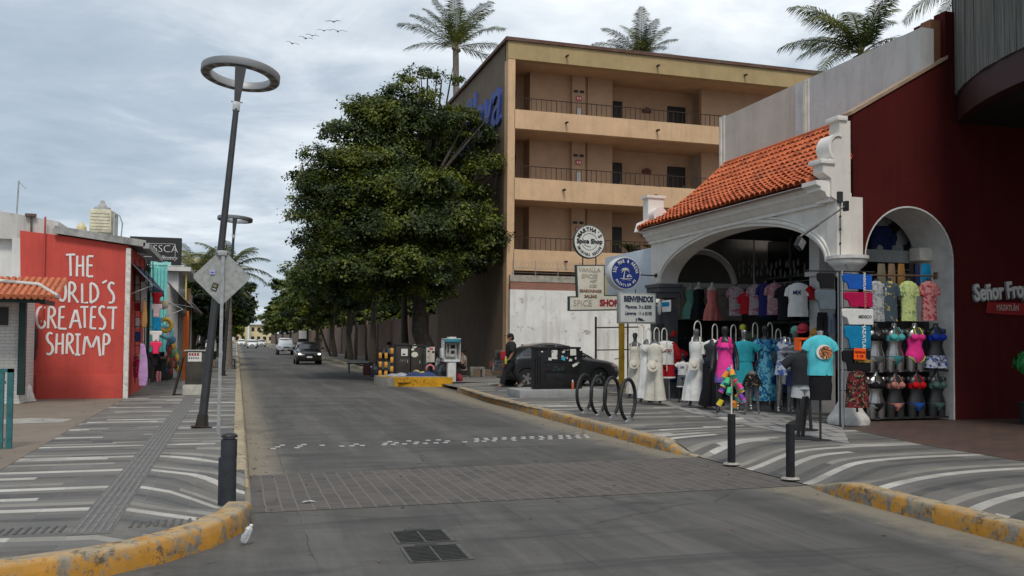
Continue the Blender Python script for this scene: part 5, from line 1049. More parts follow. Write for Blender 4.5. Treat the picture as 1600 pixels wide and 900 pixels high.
# potted areca palm on the hotel gallery
t = thing('gallery_plant', 'green leafy plant in the third floor gallery corner by the roof', 'plant'); q = aY(985, 400, HY+.6); V = []; F = []; r = random.Random(2)
for i in range(16):
    az = r.uniform(0, 2*pi); p = Vector(q); e = 1.3
    for j in range(10):
        e -= .17; d = Vector((cos(az)*cos(e), .4*sin(az)*cos(e), sin(e)))*.13; n_ = Vector((0, 0, 1)).cross(d).normalized() if True else 0; n0 = len(V); V += [tuple(p-n_*.07), tuple(p+n_*.07), tuple(p+d+n_*.06), tuple(p+d-n_*.06)]; F.append((n0, n0+1, n0+2, n0+3)); p = p+d
arr('foliage', np.array(V), np.array(F), M_LEAF, t); b = MB(); b.cyl((q.x, q.y, q.z-.5), .15, .45); b.build('pot', M_DKM, t); settle(t, (q.x, q.y, q.z-.5))
# far buildings closing the street
for i, (x0, x1, z, yy, c, lab) in enumerate(((-1.2, 3.0, 9.5, 300, (.62, .52, .28), 'pale yellow building closing the far end of the street'), (-9, -2.2, 6.5, 290, (.6, .58, .52), 'low white building at the far end, left of the yellow one'), (3.8, 12, 6.0, 310, (.66, .58, .36), 'low cream building at the far end, right of the yellow one'))):
    t = thing('far_building', lab, 'building'); b = MB(); b.box((x0, yy, 0), (x1, yy+10, z)); b.build('wall', wallmat('far_wall%d' % i, c), t); b = MB(); b.box((x0-.3, yy-.5, z), (x1+.3, yy+10, z+.3)); b.build('roof', M_CONC, t)
    for r_ in range(int(z//3)):
        for cx in range(int((x1-x0)//1.9)): b = MB(); b.box((x0+.5+cx*1.9, yy-.05, 1+r_*3), (x0+1.5+cx*1.9, yy+.01, 2.3+r_*3)); b.build('window', M_DOOR, t)
    settle(t, ((x0+x1)/2, yy, 0))
# birds
for i, (px, py, s, lab) in enumerate(((521, 34, .9, 'highest bird of the flock'), (506, 48, .8, 'bird in the middle of the flock, highest of the left hand line'), (528, 49, 1., 'rightmost bird of the flock'), (488, 56, .75, 'third bird from the left in the line'), (478, 60, .85, 'second bird from the left in the line'), (457, 68, .8, 'leftmost and lowest bird'))):
    t = thing('bird', lab, 'bird', 'flock of birds in the sky'); b = MB(); q = aY(px, py, 80); b.loft([(-.25, .02, .02), (-.1, .06, .05), (.1, .06, .05), (.3, .015, .015)], 8); b.xf(Matrix.Rotation(pi/2, 4, 'Y') @ Matrix.Scale(s, 4)); b.build('body', M_DKM, t)
    for sg in (-1, 1): b = MB(); b.add([(-.05, 0, 0), (.1, 0, 0), (.06, sg*.35, .13+.03*i % .1), (-.06, sg*.35, .13), (-.02, sg*.75, .06), (-.08, sg*.8, .04)], [(0, 1, 2, 3), (3, 2, 4, 5)]); b.xf(Matrix.Scale(s, 4)); o_ = b.build('wing', M_DKM, t); md = o_.modifiers.new('s', 'SOLIDIFY'); md.thickness = .02
    t.location = q; t.rotation_euler.z = radians(70+i*9)
# ================================================================ VEHICLES
M_TYRE = mat('tyre', (.018, .018, .018), .85, var=.15, scale=10); M_RIM = mat('alloy', (.50, .50, .51), .3, .8, var=.04); M_CGL = None
k = NT('car_glass'); M_CGL = k.fin((.015, .017, .019), .06, 0, .8)
def wheel(par, x, y, r, sg, spokes=5):
    wt = MB(); M = Matrix.Translation((x, y, r)) @ Matrix.Rotation(pi/2, 4, 'X'); wt.lathe([(r*.62, -.10), (r*.93, -.11), (r, -.08), (r, .08), (r*.93, .11), (r*.62, .10)], n=32, M=M); o = wt.build('wheel', M_TYRE, par)
    rm = MB(); off = -sg*.0
    rm.lathe([(r*.66, .085), (r*.66, .108), (r*.60, .110), (r*.57, .07), (0, .05)], n=32, M=M if sg < 0 else M @ Matrix.Rotation(pi, 4, 'X'))
    o2 = rm.build('rim_dish', M_BLK, o); rs = MB(); M2 = M if sg < 0 else M @ Matrix.Rotation(pi, 4, 'X')
    rs.torus((0, 0, 0), r*.61, r*.035, n=32, m=6); rs.v = [tuple(M2 @ (Vector(q)+Vector((0, 0, .10)))) for q in rs.v]
    for i in range(spokes):
        a = 2*pi*i/spokes; sp = MB(); sp.prism([(r*.1, -r*.10), (r*.6, -r*.14), (r*.6, r*.14), (r*.1, r*.10)], .075, .105, 'xy'); sp.xf(M2 @ Matrix.Rotation(a, 4, 'Z')); rs.add(sp.v, sp.f)
    sp = MB(); sp.lathe([(r*.18, .06), (r*.18, .11), (0, .115)], n=16, M=M2); rs.add(sp.v, sp.f, True); rs.build('rim', M_RIM, o); return o
def car(lab, body, L, W, st, wheels, r, grp=None, cat='car', sidewin=None, name='parked_car', spokes=5):
    """st: stations (x, z_bottom, z_belt, z_roof, half width, half roof width)"""
    t = thing(name, lab, cat, grp); vs = []; fs = []; NP = 17
    def prof(s):
        x, zb, zt, zr, w_, wr = s; h = [(0, zb), (w_*.75, zb), (w_*.93, zb+.05), (w_*.985, zb+.2), (w_, (zb+zt)*.52), (w_*.985, zt-.05), (w_*.95, zt)]
        if zr > zt+.04: h += [(wr+(w_*.95-wr)*.12, zr-(zr-zt)*.14), (wr*.86, zr-.015), (wr*.45, zr), (0, zr+.008)]
        else: h += [(w_*.88, zt+.03), (w_*.7, zt+.05), (w_*.4, zt+.06), (0, zt+.065)]
        return x, h
    rings = [prof(s) for s in st]; n_ = 11
    for x, h in rings:
        full = [(y, z) for y, z in h]+[(-y, z) for y, z in h[-2:0:-1]]
        for y, z in full: vs.append((x, y, z))
    m_ = 20
    for i in range(len(rings)-1):
        for k_ in range(m_): fs.append((i*m_+k_, i*m_+(k_+1) % m_, (i+1)*m_+(k_+1) % m_, (i+1)*m_+k_))
    fs.append(tuple(range(m_))); fs.append(tuple((len(rings)-1)*m_+k_ for k_ in range(m_)))
    b = MB(); b.add(vs, fs, True); o = b.build('body', body, t)
    cut = MB()
    for x in wheels:
        for sg in (-1, 1): cut.tube([(x, sg*W*.5*1.1, r), (x, sg*(W*.5-.28), r)], r*1.14, 28)
    c = cut.build('c', M_BLK); c.hide_render = True; ss_ = o.modifiers.new('ss', 'SUBSURF'); ss_.levels = 1; ss_.render_levels = 1; ss_.subdivision_type = 'CATMULL_CLARK'
    md = o.modifiers.new('b', 'BOOLEAN'); md.object = c; md.operation = 'DIFFERENCE'; md.solver = 'EXACT'; dg = bpy.context.evaluated_depsgraph_get(); me = bpy.data.meshes.new_from_object(o.evaluated_get(dg)); o.modifiers.clear(); o.data = me; bpy.data.objects.remove(c)
    try: me.set_sharp_from_angle(angle=radians(38))
    except Exception: pass
    wl = MB()
    for x in wheels:
        for sg in (-1, 1): wl.tube([(x, sg*(W*.5-.27), r), (x, sg*(W*.5-.03), r)], r*1.12, 24, cap=True) if False else None
    for x in wheels:
        for sg in (-1, 1): wheel(t, x, sg*(W*.5-.13), r, sg, spokes)
    def interp(x, i):
        for a, c_ in zip(st, st[1:]):
            if a[0] <= x <= c_[0]: f = (x-a[0])/(c_[0]-a[0]); return a[i]+(c_[i]-a[i])*f
        return st[0][i] if x < st[0][0] else st[-1][i]
    def sy(x, z):
        zt, zr, w_, wr = interp(x, 2), interp(x, 3), interp(x, 4), interp(x, 5)
        if z <= zt: return w_*.975
        f = min(1, (z-zt)/max(.05, (zr-zt)*.86)); return w_*.95+(wr+(w_*.95-wr)*.12-w_*.95)*f
    for sg in (-1, 1):
        for (nm, x0, x1, za, zb, s0, s1, m__) in (sidewin or []):
            b = MB(); vs = []; fs = []; N = 8
            for i in range(N+1):
                x = x0+(x1-x0)*i/N; zt_ = zb+(s0*(1-min(1, i/N*2.2)) if s0 else 0)+(s1*(max(0, i/N*2.2-1.2)) if s1 else 0)
                for z in (za, (za+zt_)/2, zt_): vs.append((x, sg*(sy(x, z)+.008), z))
            for i in range(N):
                for j in range(2): a = i*3+j; fs.append((a, a+1, a+4, a+3))
            b.add(vs, fs, True); b.build(nm, m__, t)
    return t, sy, interp
def quadp(name, pts, m, par, n=6, bulge=.0):
    A, B, C, D = [Vector(p) for p in pts]; b = MB(); vs = []; fs = []
    for i in range(n+1):
        for j in range(n+1): u, v_ = i/n, j/n; p_ = A.lerp(B, u).lerp(D.lerp(C, u), v_); p_.x += bulge*4*u*(1-u); vs.append(p_)
    for i in range(n):
        for j in range(n): a = i*(n+1)+j; fs.append((a, a+1, a+n+2, a+n+1))
    b.add(vs, fs, True); return b.build(name, m, par)
def paintmat(name, c, metal=.4):
    k = NT(name); p = k.pos(); f = k.noise(p, 2.5, 6, .7); k.b.inputs['Coat Weight'].default_value = .8; k.b.inputs['Coat Roughness'].default_value = .07
    dz = k.xyz(p)[2]; col = k.mix(k.math('MULTIPLY', k.math('SUBTRACT', .55, dz, clamp=True), k.ramp(f, [(.4, 0.), (.7, .8)])), c, (.12, .10, .08)); return k.fin(col, .35, metal, .5)
M_SED = paintmat('graphite_paint', (.035, .038, .042)); M_BCAR = paintmat('black_car_paint', (.008, .008, .009), .2); M_WCAR = paintmat('white_car_paint', (.70, .70, .68), 0)
seds = [(0, .42, .80, .82, .62, .4), (.05, .30, .88, .90, .74, .45), (.3, .24, .98, 1.02, .82, .5), (.55, .22, 1.02, 1.13, .85, .52), (.95, .2, 1.0, 1.37, .86, .56), (1.35, .2, .98, 1.46, .86, .60), (1.8, .2, .96, 1.48, .86, .62), (2.2, .2, .945, 1.44, .86, .61), (2.6, .2, .935, 1.30, .86, .57), (2.95, .2, .93, 1.12, .855, .52), (3.25, .2, .90, .95, .85, .5), (3.6, .2, .86, .87, .83, .5), (3.95, .22, .78, .80, .80, .45), (4.15, .25, .68, .70, .72, .4), (4.24, .34, .56, .58, .62, .35)]
t, sy, ip = car('dark grey sedan parked side on before the peeling wall', M_SED, 4.24, 1.72, seds, (.72, 3.35), .31, name='parked_car', sidewin=[('window', .62, 1.05, 1.06, 1.28, -.14, 0, M_CGL), ('window', 1.10, 1.78, 1.02, 1.40, 0, 0, M_CGL), ('window', 1.84, 2.72, 1.0, 1.38, 0, -.28, M_CGL), ('trim', .95, 1.84, .965, .985, 0, 0, M_GALV), ('door_seam', 1.80, 1.815, .3, .95, 0, 0, M_BLK), ('door_seam', 2.80, 2.812, .3, .93, 0, 0, M_BLK), ('door_seam', 1.02, 1.03, .55, .95, 0, 0, M_BLK), ('door_handle', 1.2, 1.36, .83, .86, 0, 0, M_GALV), ('door_handle', 1.95, 2.11, .82, .85, 0, 0, M_GALV), ('sill', 1.05, 3.0, .24, .30, 0, 0, M_BLK)])
quadp('windscreen', [(2.62, -.52, 1.27), (2.62, .52, 1.27), (3.2, .62, .975), (3.2, -.62, .975)], M_CGL, t, 6, .05)
for sg in (-1, 1):
    b = MB(); b.loft([(0, .05, .02), (.05, .08, .05), (.1, .07, .05), (.13, .02, .02)], 10); b.xf(Matrix.Translation((2.72, sg*.92, .98))); b.build('mirror', M_SED, t)
    b = MB(); b.ball((0, 0, 0), (.20, .05, .09), 14, 8); b.xf(Matrix.Translation((3.98, sg*.71, .67)) @ Matrix.Rotation(-sg*.45, 4, 'Z') @ Matrix.Rotation(.25, 4, 'Y')); b.build('headlight', mat('amber_lens', (.38, .20, .16), .15, .1, spec=.8), t)
    b = MB(); b.box((.0, sg*.46, .66), (.14, sg*.70, .84), .03); b.build('tail_light', mat('tail_red', (.30, .01, .01), .2), t)
b = MB(); b.box((4.12, -.45, .34), (4.26, .45, .48), .02); b.build('grille', M_BLK, t); b = MB(); b.box((4.24, -.25, .36), (4.27, .25, .48)); b.build('licence_plate', mat('plate', (.5, .5, .48), .5), t)
rw_, fw_ = G(822, 606, .12), G(934, 600, .12); d = fw_-rw_; ang = radians(5); t.rotation_euler.z = ang
off = Vector((.72, -.75, 0)); off.rotate(Euler((0, 0, ang))); t.location = Vector((rw_.x, rw_.y, .115))-off
# oncoming black hatchback
hat = [(0, .4, .85, .87, .66, .5), (.06, .28, .95, 1.1, .76, .56), (.3, .22, .98, 1.38, .80, .6), (.9, .2, .97, 1.47, .83, .62), (1.7, .2, .95, 1.46, .83, .62), (2.3, .2, .93, 1.28, .83, .58), (2.75, .2, .92, 1.02, .825, .5), (3.1, .2, .90, .91, .81, .5), (3.5, .22, .80, .82, .78, .45), (3.72, .25, .66, .68, .70, .4), (3.78, .32, .55, .57, .60, .35)]
HW = [('window', .5, 1.1, 1.0, 1.34, 0, 0, M_CGL), ('window', 1.15, 1.75, .99, 1.36, 0, 0, M_CGL), ('window', 1.8, 2.5, .98, 1.34, 0, -.28, M_CGL)]
M_HL = mat('lit_headlamp', (1., .9, .66), .3, var=0, emit=2.6); M_HL0 = mat('clear_headlamp', (.55, .56, .56), .1, .3, var=0)
def front(t, x, w_, z, plate=True, lit=True, zw=(.98, 1.34), xw=(2.28, 2.84), g=M_BLK):
    quadp('windscreen', [(xw[0]+.02, -w_*.66, zw[1]-.04), (xw[0]+.02, w_*.66, zw[1]-.04), (xw[1]+.03, w_*.80, zw[0]), (xw[1]+.03, -w_*.80, zw[0])], M_CGL, t, 6, .06)
    for sg in (-1, 1):
        b = MB(); b.ball((x-.1, sg*w_*.76, z), (.10, .17, .085), 14, 8); b.build('headlight', mat('lamp_housing', (.2, .2, .2), .2, .3), t); b = MB(); b.ball((x-.02, sg*w_*.76, z), (.05, .09, .06), 12, 8); b.build('lamp', M_HL if lit else M_HL0, t)
        b = MB(); b.box((xw[1]-.1, sg*(w_+.02), z+.30), (xw[1]+.02, sg*(w_+.18), z+.44), .03); b.build('mirror', g, t)
    b = MB(); b.box((x-.02, -w_*.5, .40), (x+.05, w_*.5, .52), .02); b.box((x-.02, -w_*.35, z-.08), (x+.04, w_*.35, z+.02), .015); b.build('grille', M_BLK, t)
    if plate: b = MB(); b.box((x+.05, -.17, .44), (x+.07, .17, .55)); b.build('licence_plate', mat('white_plate', (.62, .62, .6), .4), t)
t, sy, ip = car('black hatchback driving toward the camera with headlights on', M_BCAR, 3.78, 1.66, hat, (.62, 3.05), .29, name='moving_car', sidewin=HW); front(t, 3.74, .80, .68)
t.location = (G(486, 571, 0).x, 62.0, 0); t.rotation_euler.z = radians(-90)
# white pickup
pk = [(0, .5, .95, .97, .8, .7), (.1, .42, 1.0, 1.02, .86, .7), (1.9, .38, 1.0, 1.02, .88, .7), (1.95, .36, 1.0, 1.66, .88, .66), (2.6, .36, 1.0, 1.74, .88, .68), (3.1, .36, 1.0, 1.70, .88, .66), (3.75, .36, 1.0, 1.10, .88, .6), (4.2, .38, .98, .99, .87, .6), (4.75, .42, .88, .90, .84, .5), (4.85, .5, .72, .74, .76, .5)]
t, sy, ip = car('white pickup truck parked by the right kerb under the trees', M_WCAR, 4.85, 1.76, pk, (.95, 3.95), .36, cat='pickup truck', name='parked_pickup', sidewin=[('window', 2.1, 3.4, 1.05, 1.6, 0, -.3, M_CGL)]); front(t, 4.82, .85, .82, True, False, (1.06, 1.64), (3.1, 3.72))
t.location = (G(424, 551, 0).x+.9, 98, 0); t.rotation_euler.z = radians(-90)
t, sy, ip = car('small white car far down the middle of the street', M_WCAR, 3.78, 1.66, hat, (.62, 3.05), .29, 'distant white cars', name='distant_car', sidewin=HW); front(t, 3.74, .80, .68, False, False); far = t; t.location = (2.3, 158, 0); t.rotation_euler.z = radians(-90)
for x, y, lab in ((.75, 195, 'tiny white car at the left of the far street'), (4.6, 190, 'tiny pale car beyond the white pickup'), (-3.4, 120, 'pale car half hidden behind the left palm trunk')):
    c = copy_tree(far); c.location = (x, y, 0); c['label'] = lab
t = thing('parked_motorcycle', 'small motorcycle parked beside the white pickup', 'motorcycle'); b = MB(); b.tube([(-.5, 0, .6), (0, 0, .75), (.35, 0, .78)], [.08, .14, .1], 8); b.tube([(.35, 0, .8), (.6, 0, .3)], .03, 6); b.tube([(.3, -.3, 1.02), (.32, 0, .95), (.3, .3, 1.02)], .02, 6); b.build('body', M_WCAR, t)
for x in (-.6, .6): b = MB(); b.torus((x, 0, .3), .25, .05, Matrix.Rotation(pi/2, 4, 'X'), 24, 8); b.build('wheel', M_TYRE, t)
t.location = (6.35, 97, 0); t.rotation_euler.z = radians(-80)
# ================================================================ PEOPLE
def skin_mesh(name, joints, edges, m, par, lev=2, n_root=0):
    me = bpy.data.meshes.new(name); me.from_pydata([j[:3] for j in joints], edges, []); o = bpy.data.objects.new(name, me); COL.objects.link(o)
    md = o.modifiers.new('s', 'SKIN'); md.use_smooth_shade = True
    if not me.skin_vertices: bpy.context.view_layer.objects.active = o
    for i, j in enumerate(joints): v = me.skin_vertices[0].data[i]; v.radius = (j[3], j[4] if len(j) > 4 else j[3]); v.use_root = (i == n_root)
    sb = o.modifiers.new('ss', 'SUBSURF'); sb.levels = lev; sb.render_levels = lev; dg = bpy.context.evaluated_depsgraph_get()
    r = bpy.data.meshes.new_from_object(o.evaluated_get(dg)); bpy.data.objects.remove(o); r.materials.clear(); r.materials.append(m); r.name = name
    q = bpy.data.objects.new(name, r); COL.objects.link(q); q.parent = par; return q
M_SKIN = mat('skin', (.30, .16, .10), .55, var=.06, scale=8); M_HAIR = mat('hair', (.015, .012, .01), .7); M_CLBLK = mat('black_clothes', (.012, .012, .014), .85, var=.2, scale=6, bump=.2)
def chain(pts): return pts
t = thing('person', 'man in black with a black cap walking left past the grey sedan', 'person')
J = [(0, 0, .92, .13, .10), (0, 0, 1.10, .13, .10), (.0, 0, 1.32, .155, .11), (0, 0, 1.42, .12, .09), (.0, 0, 1.50, .055), (-.02, 0, 1.60, .085, .09), (-.02, 0, 1.68, .075, .08),
     (0, -.17, 1.40, .062), (.04, -.23, 1.16, .050), (-.08, -.22, .95, .038), (-.14, -.21, .90, .035), (0, .17, 1.40, .062), (-.04, .23, 1.17, .050), (-.16, .22, .98, .038), (-.22, .21, .94, .035),
     (0, -.09, .85, .095), (-.20, -.09, .50, .075), (-.30, -.09, .14, .055), (-.42, -.09, .06, .045), (0, .09, .85, .095), (.16, .09, .50, .075), (.36, .09, .20, .055), (.30, .09, .06, .045)]
E_ = [(0, 1), (1, 2), (2, 3), (3, 4), (4, 5), (5, 6), (2, 7), (7, 8), (8, 9), (9, 10), (2, 11), (11, 12), (12, 13), (13, 14), (0, 15), (15, 16), (16, 17), (17, 18), (0, 19), (19, 20), (20, 21), (21, 22)]
skin_mesh('body', J, E_, M_SKIN, t)
for sy_, hx in ((-.21, -.14), (.21, -.22)):
    b = MB()
    for k_ in range(4): b.tube([(hx-.02, sy_-.025+.016*k_, .90 if sy_ < 0 else .94), (hx-.06, sy_-.028+.018*k_, .865 if sy_ < 0 else .905), (hx-.055, sy_-.026+.016*k_, .84 if sy_ < 0 else .88)], [.010, .009, .006], 6)
    b.tube([(hx, sy_-.03, .90), (hx-.03, sy_-.05, .88), (hx-.05, sy_-.045, .86)], [.011, .010, .007], 6); b.build('hand', M_SKIN, t)
def tee(par, zt, zb, rx, ry, m, cy=0, sl=.2, drop=.18, sh=.0, name='tshirt', wave=.02, ang=.45, w_arm=.075):
    b = MB(); b.loft([(zb, rx*.98, ry*1.0, 0, 0, wave*1.5), (zb+(zt-zb)*.3, rx*.93, ry*.98, 0, 0, wave), (zb+(zt-zb)*.65, rx*1.0, ry*1.05, 0, 0, wave), (zb+(zt-zb)*.86, rx*1.02, ry*.95, 0, 0, wave*.5), (zt-.02, rx*.72, ry*.72), (zt+.015, rx*.36, ry*.5)], 28, 7, (True, True))
    for sg in (-1, 1):
        a = Vector((sg*rx*.72, 0, zt-.06)); c = a+Vector((sg*sl*cos(ang), 0, -sl*sin(ang)-drop*.3)); b.tube([a-Vector((sg*.05, 0, 0)), a.lerp(c, .5), c], [w_arm*.95, w_arm*1.1, w_arm*1.05], 12)
    return b.build(name, m, par)
o = tee(t, 1.47, .88, .235, .17, M_CLBLK, sl=.20, ang=1.15, w_arm=.085); o.rotation_euler.z = radians(90)
b = MB(); 
for P in ([(0, -.09, .95), (0, -.09, .85), (-.19, -.09, .50), (-.29, -.09, .16)], [(0, .09, .95), (0, .09, .85), (.15, .09, .50), (.34, .09, .22)]): b.tube(P, [.12, .125, .098, .085], 12)
b.loft([(.82, .13, .16), (.95, .13, .17)], 16); b.build('trousers', M_CLBLK, t)
b = MB()
for x, z, a in ((-.40, .03, 0), (.33, .08, -.7)): s_ = MB(); s_.loft([(0, .13, .045), (.03, .13, .045), (.07, .08, .04), (.1, .05, .04)], 14); s_.xf(Matrix.Translation((x, -.09 if x < 0 else .09, z-.03)) @ Matrix.Rotation(a, 4, 'Y')); b.add(s_.v, s_.f, True)
b.build('shoes', mat('grey_shoe', (.14, .14, .14), .7), t)
b = MB(); b.ball((-.02, 0, 1.665), (.105, .095, .085), 16, 10); b.box((-.22, -.06, 1.655), (-.08, .06, 1.672), .004); b.build('cap', M_CLBLK, t)
b = MB(); b.ball((.02, 0, 1.60), (.085, .088, .09), 14, 8); b.build('hair', M_HAIR, t)
b = MB(); b.ball((-.118, 0, 1.60), (.02, .014, .022), 8, 6)
for sg in (-1, 1): b.ball((-.105, sg*.033, 1.63), (.012, .014, .009), 8, 6); b.ball((-.01, sg*.092, 1.605), (.02, .012, .03), 8, 6)
b.build('face_features', mat('skin_dark', (.24, .12, .08), .5), t)
t.location = G(798, 608, .12)+Vector((0, 0, .01)); t.rotation_euler.z = radians(-8)
b = MB(); b.box((-.08, -.10, -.15), (.08, .10, .13), .04); o = b.build('backpack', mat('red_bag', (.30, .01, .015), .6, var=.15), None); tag(o, 'bright red bag carried in front by the walking man', 'bag'); o.location = t.location+Vector((-.30, -.12, 1.05))
t = thing('water_bottle', 'lime green drink bottle held by the walking man', 'bottle'); b = MB(); b.lathe([(.035, 0), (.04, .01), (.04, .16), (.02, .19), (.02, .21)]); b.build('bottle', mat('lime', (.35, .40, .04), .4), t); b = MB(); b.cyl((0, 0, .21), .022, .03); b.build('lid', M_PAINTW, t); t.location = bpy.data.objects['person'].location+Vector((-.24, -.24, .78))
def seated(lab, loc, rz, top, hairm, skirt=None, k_=0):
    t = thing('person', lab, 'person'); J = [(0, 0, .16, .15, .13), (0.0, 0, .38, .13, .11), (.03, 0, .58, .15, .10), (.04, 0, .68, .06), (.05, 0, .78, .085), (.05, 0, .86, .08), (.02, -.18, .58, .055), (.10, -.22, .38, .045), (.26, -.16, .32, .035), (.02, .18, .58, .055), (.10, .22, .38, .045), (.26, .16, .32, .035),
         (.05, -.1, .16, .09), (.42, -.13, .42, .065), (.50, -.13, .06, .045), (.60, -.13, .04, .04), (.05, .1, .16, .09), (.42, .13, .42, .065), (.50, .13, .06, .045), (.60, .13, .04, .04)]
    skin_mesh('body', J, [(0, 1), (1, 2), (2, 3), (3, 4), (4, 5), (2, 6), (6, 7), (7, 8), (2, 9), (9, 10), (10, 11), (0, 12), (12, 13), (13, 14), (14, 15), (0, 16), (16, 17), (17, 18), (18, 19)], M_SKIN, t)
    b = MB(); b.loft([(.08, .17, .21), (.35, .16, .19), (.6, .14, .21), (.68, .08, .11)], 18)
    for sg in (-1, 1): b.tube([(.02, sg*.15, .61), (.07, sg*.22, .45)], [.07, .065], 10)
    b.build('top', top, t); b = MB(); b.ball((.03, 0, .85), (.105, .10, .10), 14, 8); b.build('hair', hairm, t)
    b = MB()
    for sg in (-1, 1): b.tube([(.0, sg*.1, .17), (.40, sg*.13, .42), (.49, sg*.13, .16)], [.12, .09, .075], 10)
    b.build('trousers', skirt or M_CLBLK, t); t.location = loc; t.rotation_euler.z = rz; return t
q = G(724, 590, .15); seated('person in a pale patterned top sitting behind the white telephone', Vector((q.x+.1, q.y+.5, .35)), radians(200), mat('beige_print', (.30, .25, .20), .9, var=.3, scale=14), M_HAIR)
seated('person in a grey and white top with a dark hat behind the black cabinet', Vector((aY(608, 560, 37.2).x, 37.2, .62)), radians(230), mat('grey_white_top', (.38, .39, .42), .9, var=.3, scale=9), M_CLBLK)
t = thing('person', 'distant pedestrian in white walking away on the left pavement', 'person'); J2 = [(a, b_, c, d) for a, b_, c, d in ((0, 0, .9, .12), (0, 0, 1.3, .14), (0, 0, 1.5, .05), (0, 0, 1.62, .09), (0, -.2, 1.2, .045), (0, -.22, .9, .04), (0, .2, 1.2, .045), (0, .22, .9, .04), (0, -.09, .5, .075), (.1, -.09, .05, .05), (0, .09, .5, .075), (-.1, .09, .05, .05))]
skin_mesh('body', J2, [(0, 1), (1, 2), (2, 3), (1, 4), (4, 5), (1, 6), (6, 7), (0, 8), (8, 9), (0, 10), (10, 11)], M_SKIN, t); b = MB(); b.loft([(.85, .15, .19), (1.2, .14, .19), (1.42, .1, .16)], 14); b.build('top', M_PAINTW, t); b = MB(); b.loft([(.45, .14, .18), (.9, .14, .17)], 14); b.build('shorts', M_CLBLK, t); t.location = (-1.15, 47, .15)
# ================================================================ STREET CORNER ITEMS
M_CAB = mat('brown_black_cabinet', (.040, .034, .030), .55, .2, var=.15, scale=4); M_STK = mat('white_sticker', (.66, .65, .60), .6, var=.1, scale=25); M_CYAN = mat('cyan_sticker', (.06, .32, .48), .5)
def cabinet(lab, x0, x1, y0, y1, z0, z1, m=M_CAB, nm='utility_cabinet', ribs=0):
    t = thing(nm, lab, 'utility cabinet'); b = MB(); b.box((x0, y0, z0), (x1, y1, z1-.05), .015); b.build('body', m, t); b = MB(); b.box((x0-.03, y0-.03, z1-.06), (x1+.03, y1+.03, z1), .015); b.build('lid', m, t)
    b = MB(); b.box((x0+.06, y0-.012, z0+.08), (x1-.06, y0-.001, z1-.14), .004)
    for i in range(ribs): b.box((x0+.10+i*.07, y0-.02, z0+.12), (x0+.13+i*.07, y0-.013, z0+.6))
    d = b.build('door', m, t); b = MB(); b.box((x1-.12, y0-.035, (z0+z1)/2-.05), (x1-.09, y0-.012, (z0+z1)/2+.06)); b.build('handle', M_GALV, d); return t
CYc = 33.3
x0, x1, x2 = aY(619, 560, CYc).x, aY(641, 560, CYc).x, aY(660, 560, CYc).x
t = cabinet('brown black utility cabinet with one white square sticker', x0, x1, CYc, CYc+.8, .15, 1.50); b = MB(); q0 = aY(627, 545, CYc-.02); q1 = aY(637, 556, CYc-.02); b.box((q0.x, CYc-.016, q1.z), (q1.x, CYc-.0135, q0.z)); b.build('sticker', M_STK, t); b = MB(); b.box((q0.x+.05, CYc-.019, q1.z+.03), (q0.x+.16, CYc-.0165, q1.z+.09)); b.build('sticker', M_BLK, t)
text('NAY', .17, (q0.x+.1, CYc-.02, q1.z-.18), mat('scratch_grey', (.16, .15, .14), .7), t, shear=.3); settle(t, (x0, CYc, .15))
t = cabinet('brown black utility cabinet with round pale stickers', x1+.03, x2, CYc, CYc+.8, .15, 1.46, ribs=5)
for (px, py, r) in ((648, 541, .09), (645, 546, .06), (648, 554, .13)): q = aY(px, py, CYc-.02); b = MB(); b.lathe([(r, 0), (r, .003)], n=16, M=Matrix.Translation((q.x, CYc-.014, q.z)) @ Matrix.Rotation(pi/2, 4, 'X') @ Matrix.Scale(.8, 4, (0, 1, 0))); b.build('sticker', mat('cream_sticker', (.60, .62, .48), .6, var=.15, scale=30), t)
settle(t, (x1, CYc, .15))
t = cabinet('narrow dark green cabinet squeezed beside the tree trunk', x2+.05, x2+.32, CYc+.3, CYc+.9, .15, 1.42, mat('dark_green_cab', (.025, .035, .028), .6)); settle(t, (x2, CYc, .15))
t = thing('notice_board', 'cream board with torn papers leaning on the tree trunk', 'board'); q0 = aY(666, 542, 33.6); q1 = aY(679, 566, 33.6); b = MB(); b.box((q0.x, 33.58, q1.z), (q1.x, 33.62, q0.z), .004); b.build('board', mat('cream_board', (.50, .47, .40), .7, var=.15, scale=5), t)
for (px, py, w_, h_, m_) in ((674, 545, .14, .09, mat('pink_paper', (.5, .12, .12), .7)), (677, 550, .1, .07, M_BLK), (670, 549, .08, .06, M_BLK), (669, 558, .05, .05, mat('pink_paper', (.5, .12, .12)))): q = aY(px, py, 33.57); b = MB(); b.box((q.x-w_/2, 33.572, q.z-h_/2), (q.x+w_/2, 33.577, q.z+h_/2)); b.build('paper', m_, t)
settle(t, (q0.x, 33.6, q1.z-.6))
M_AMB = mat('amber_band', (.62, .30, .04), .5, var=.15, scale=8)
for i, (px, ht, lab) in enumerate(((594, 1.15, 'leftmost black and amber striped post on the kerb island'), (603, 1.15, 'middle black and amber striped post on the kerb island'), (612, 1.0, 'rightmost black and amber striped post, the shortest one'))):
    t = thing('striped_post', lab, 'post', 'black and amber posts on the island'); Yp = 33.4-.35*i; q = aY(px, 580, Yp); zb = .15 if i < 2 else .33; b = MB(); b.cyl((0, 0, 0), .055, ht, 16); b.build('post', M_BLK, t)
    for k_ in range(3): z_ = .14+k_*.33; b = MB(); b.lathe([(.057, z_), (.061, z_+.005), (.061, z_+.2), (.057, z_+.205)], n=16); b.build('amber_band', M_AMB, t)
    b = MB(); b.ball((0, 0, ht), (.055, .055, .03), 12, 6); b.build('cap', M_BLK, t); t.location = (q.x, Yp, zb)
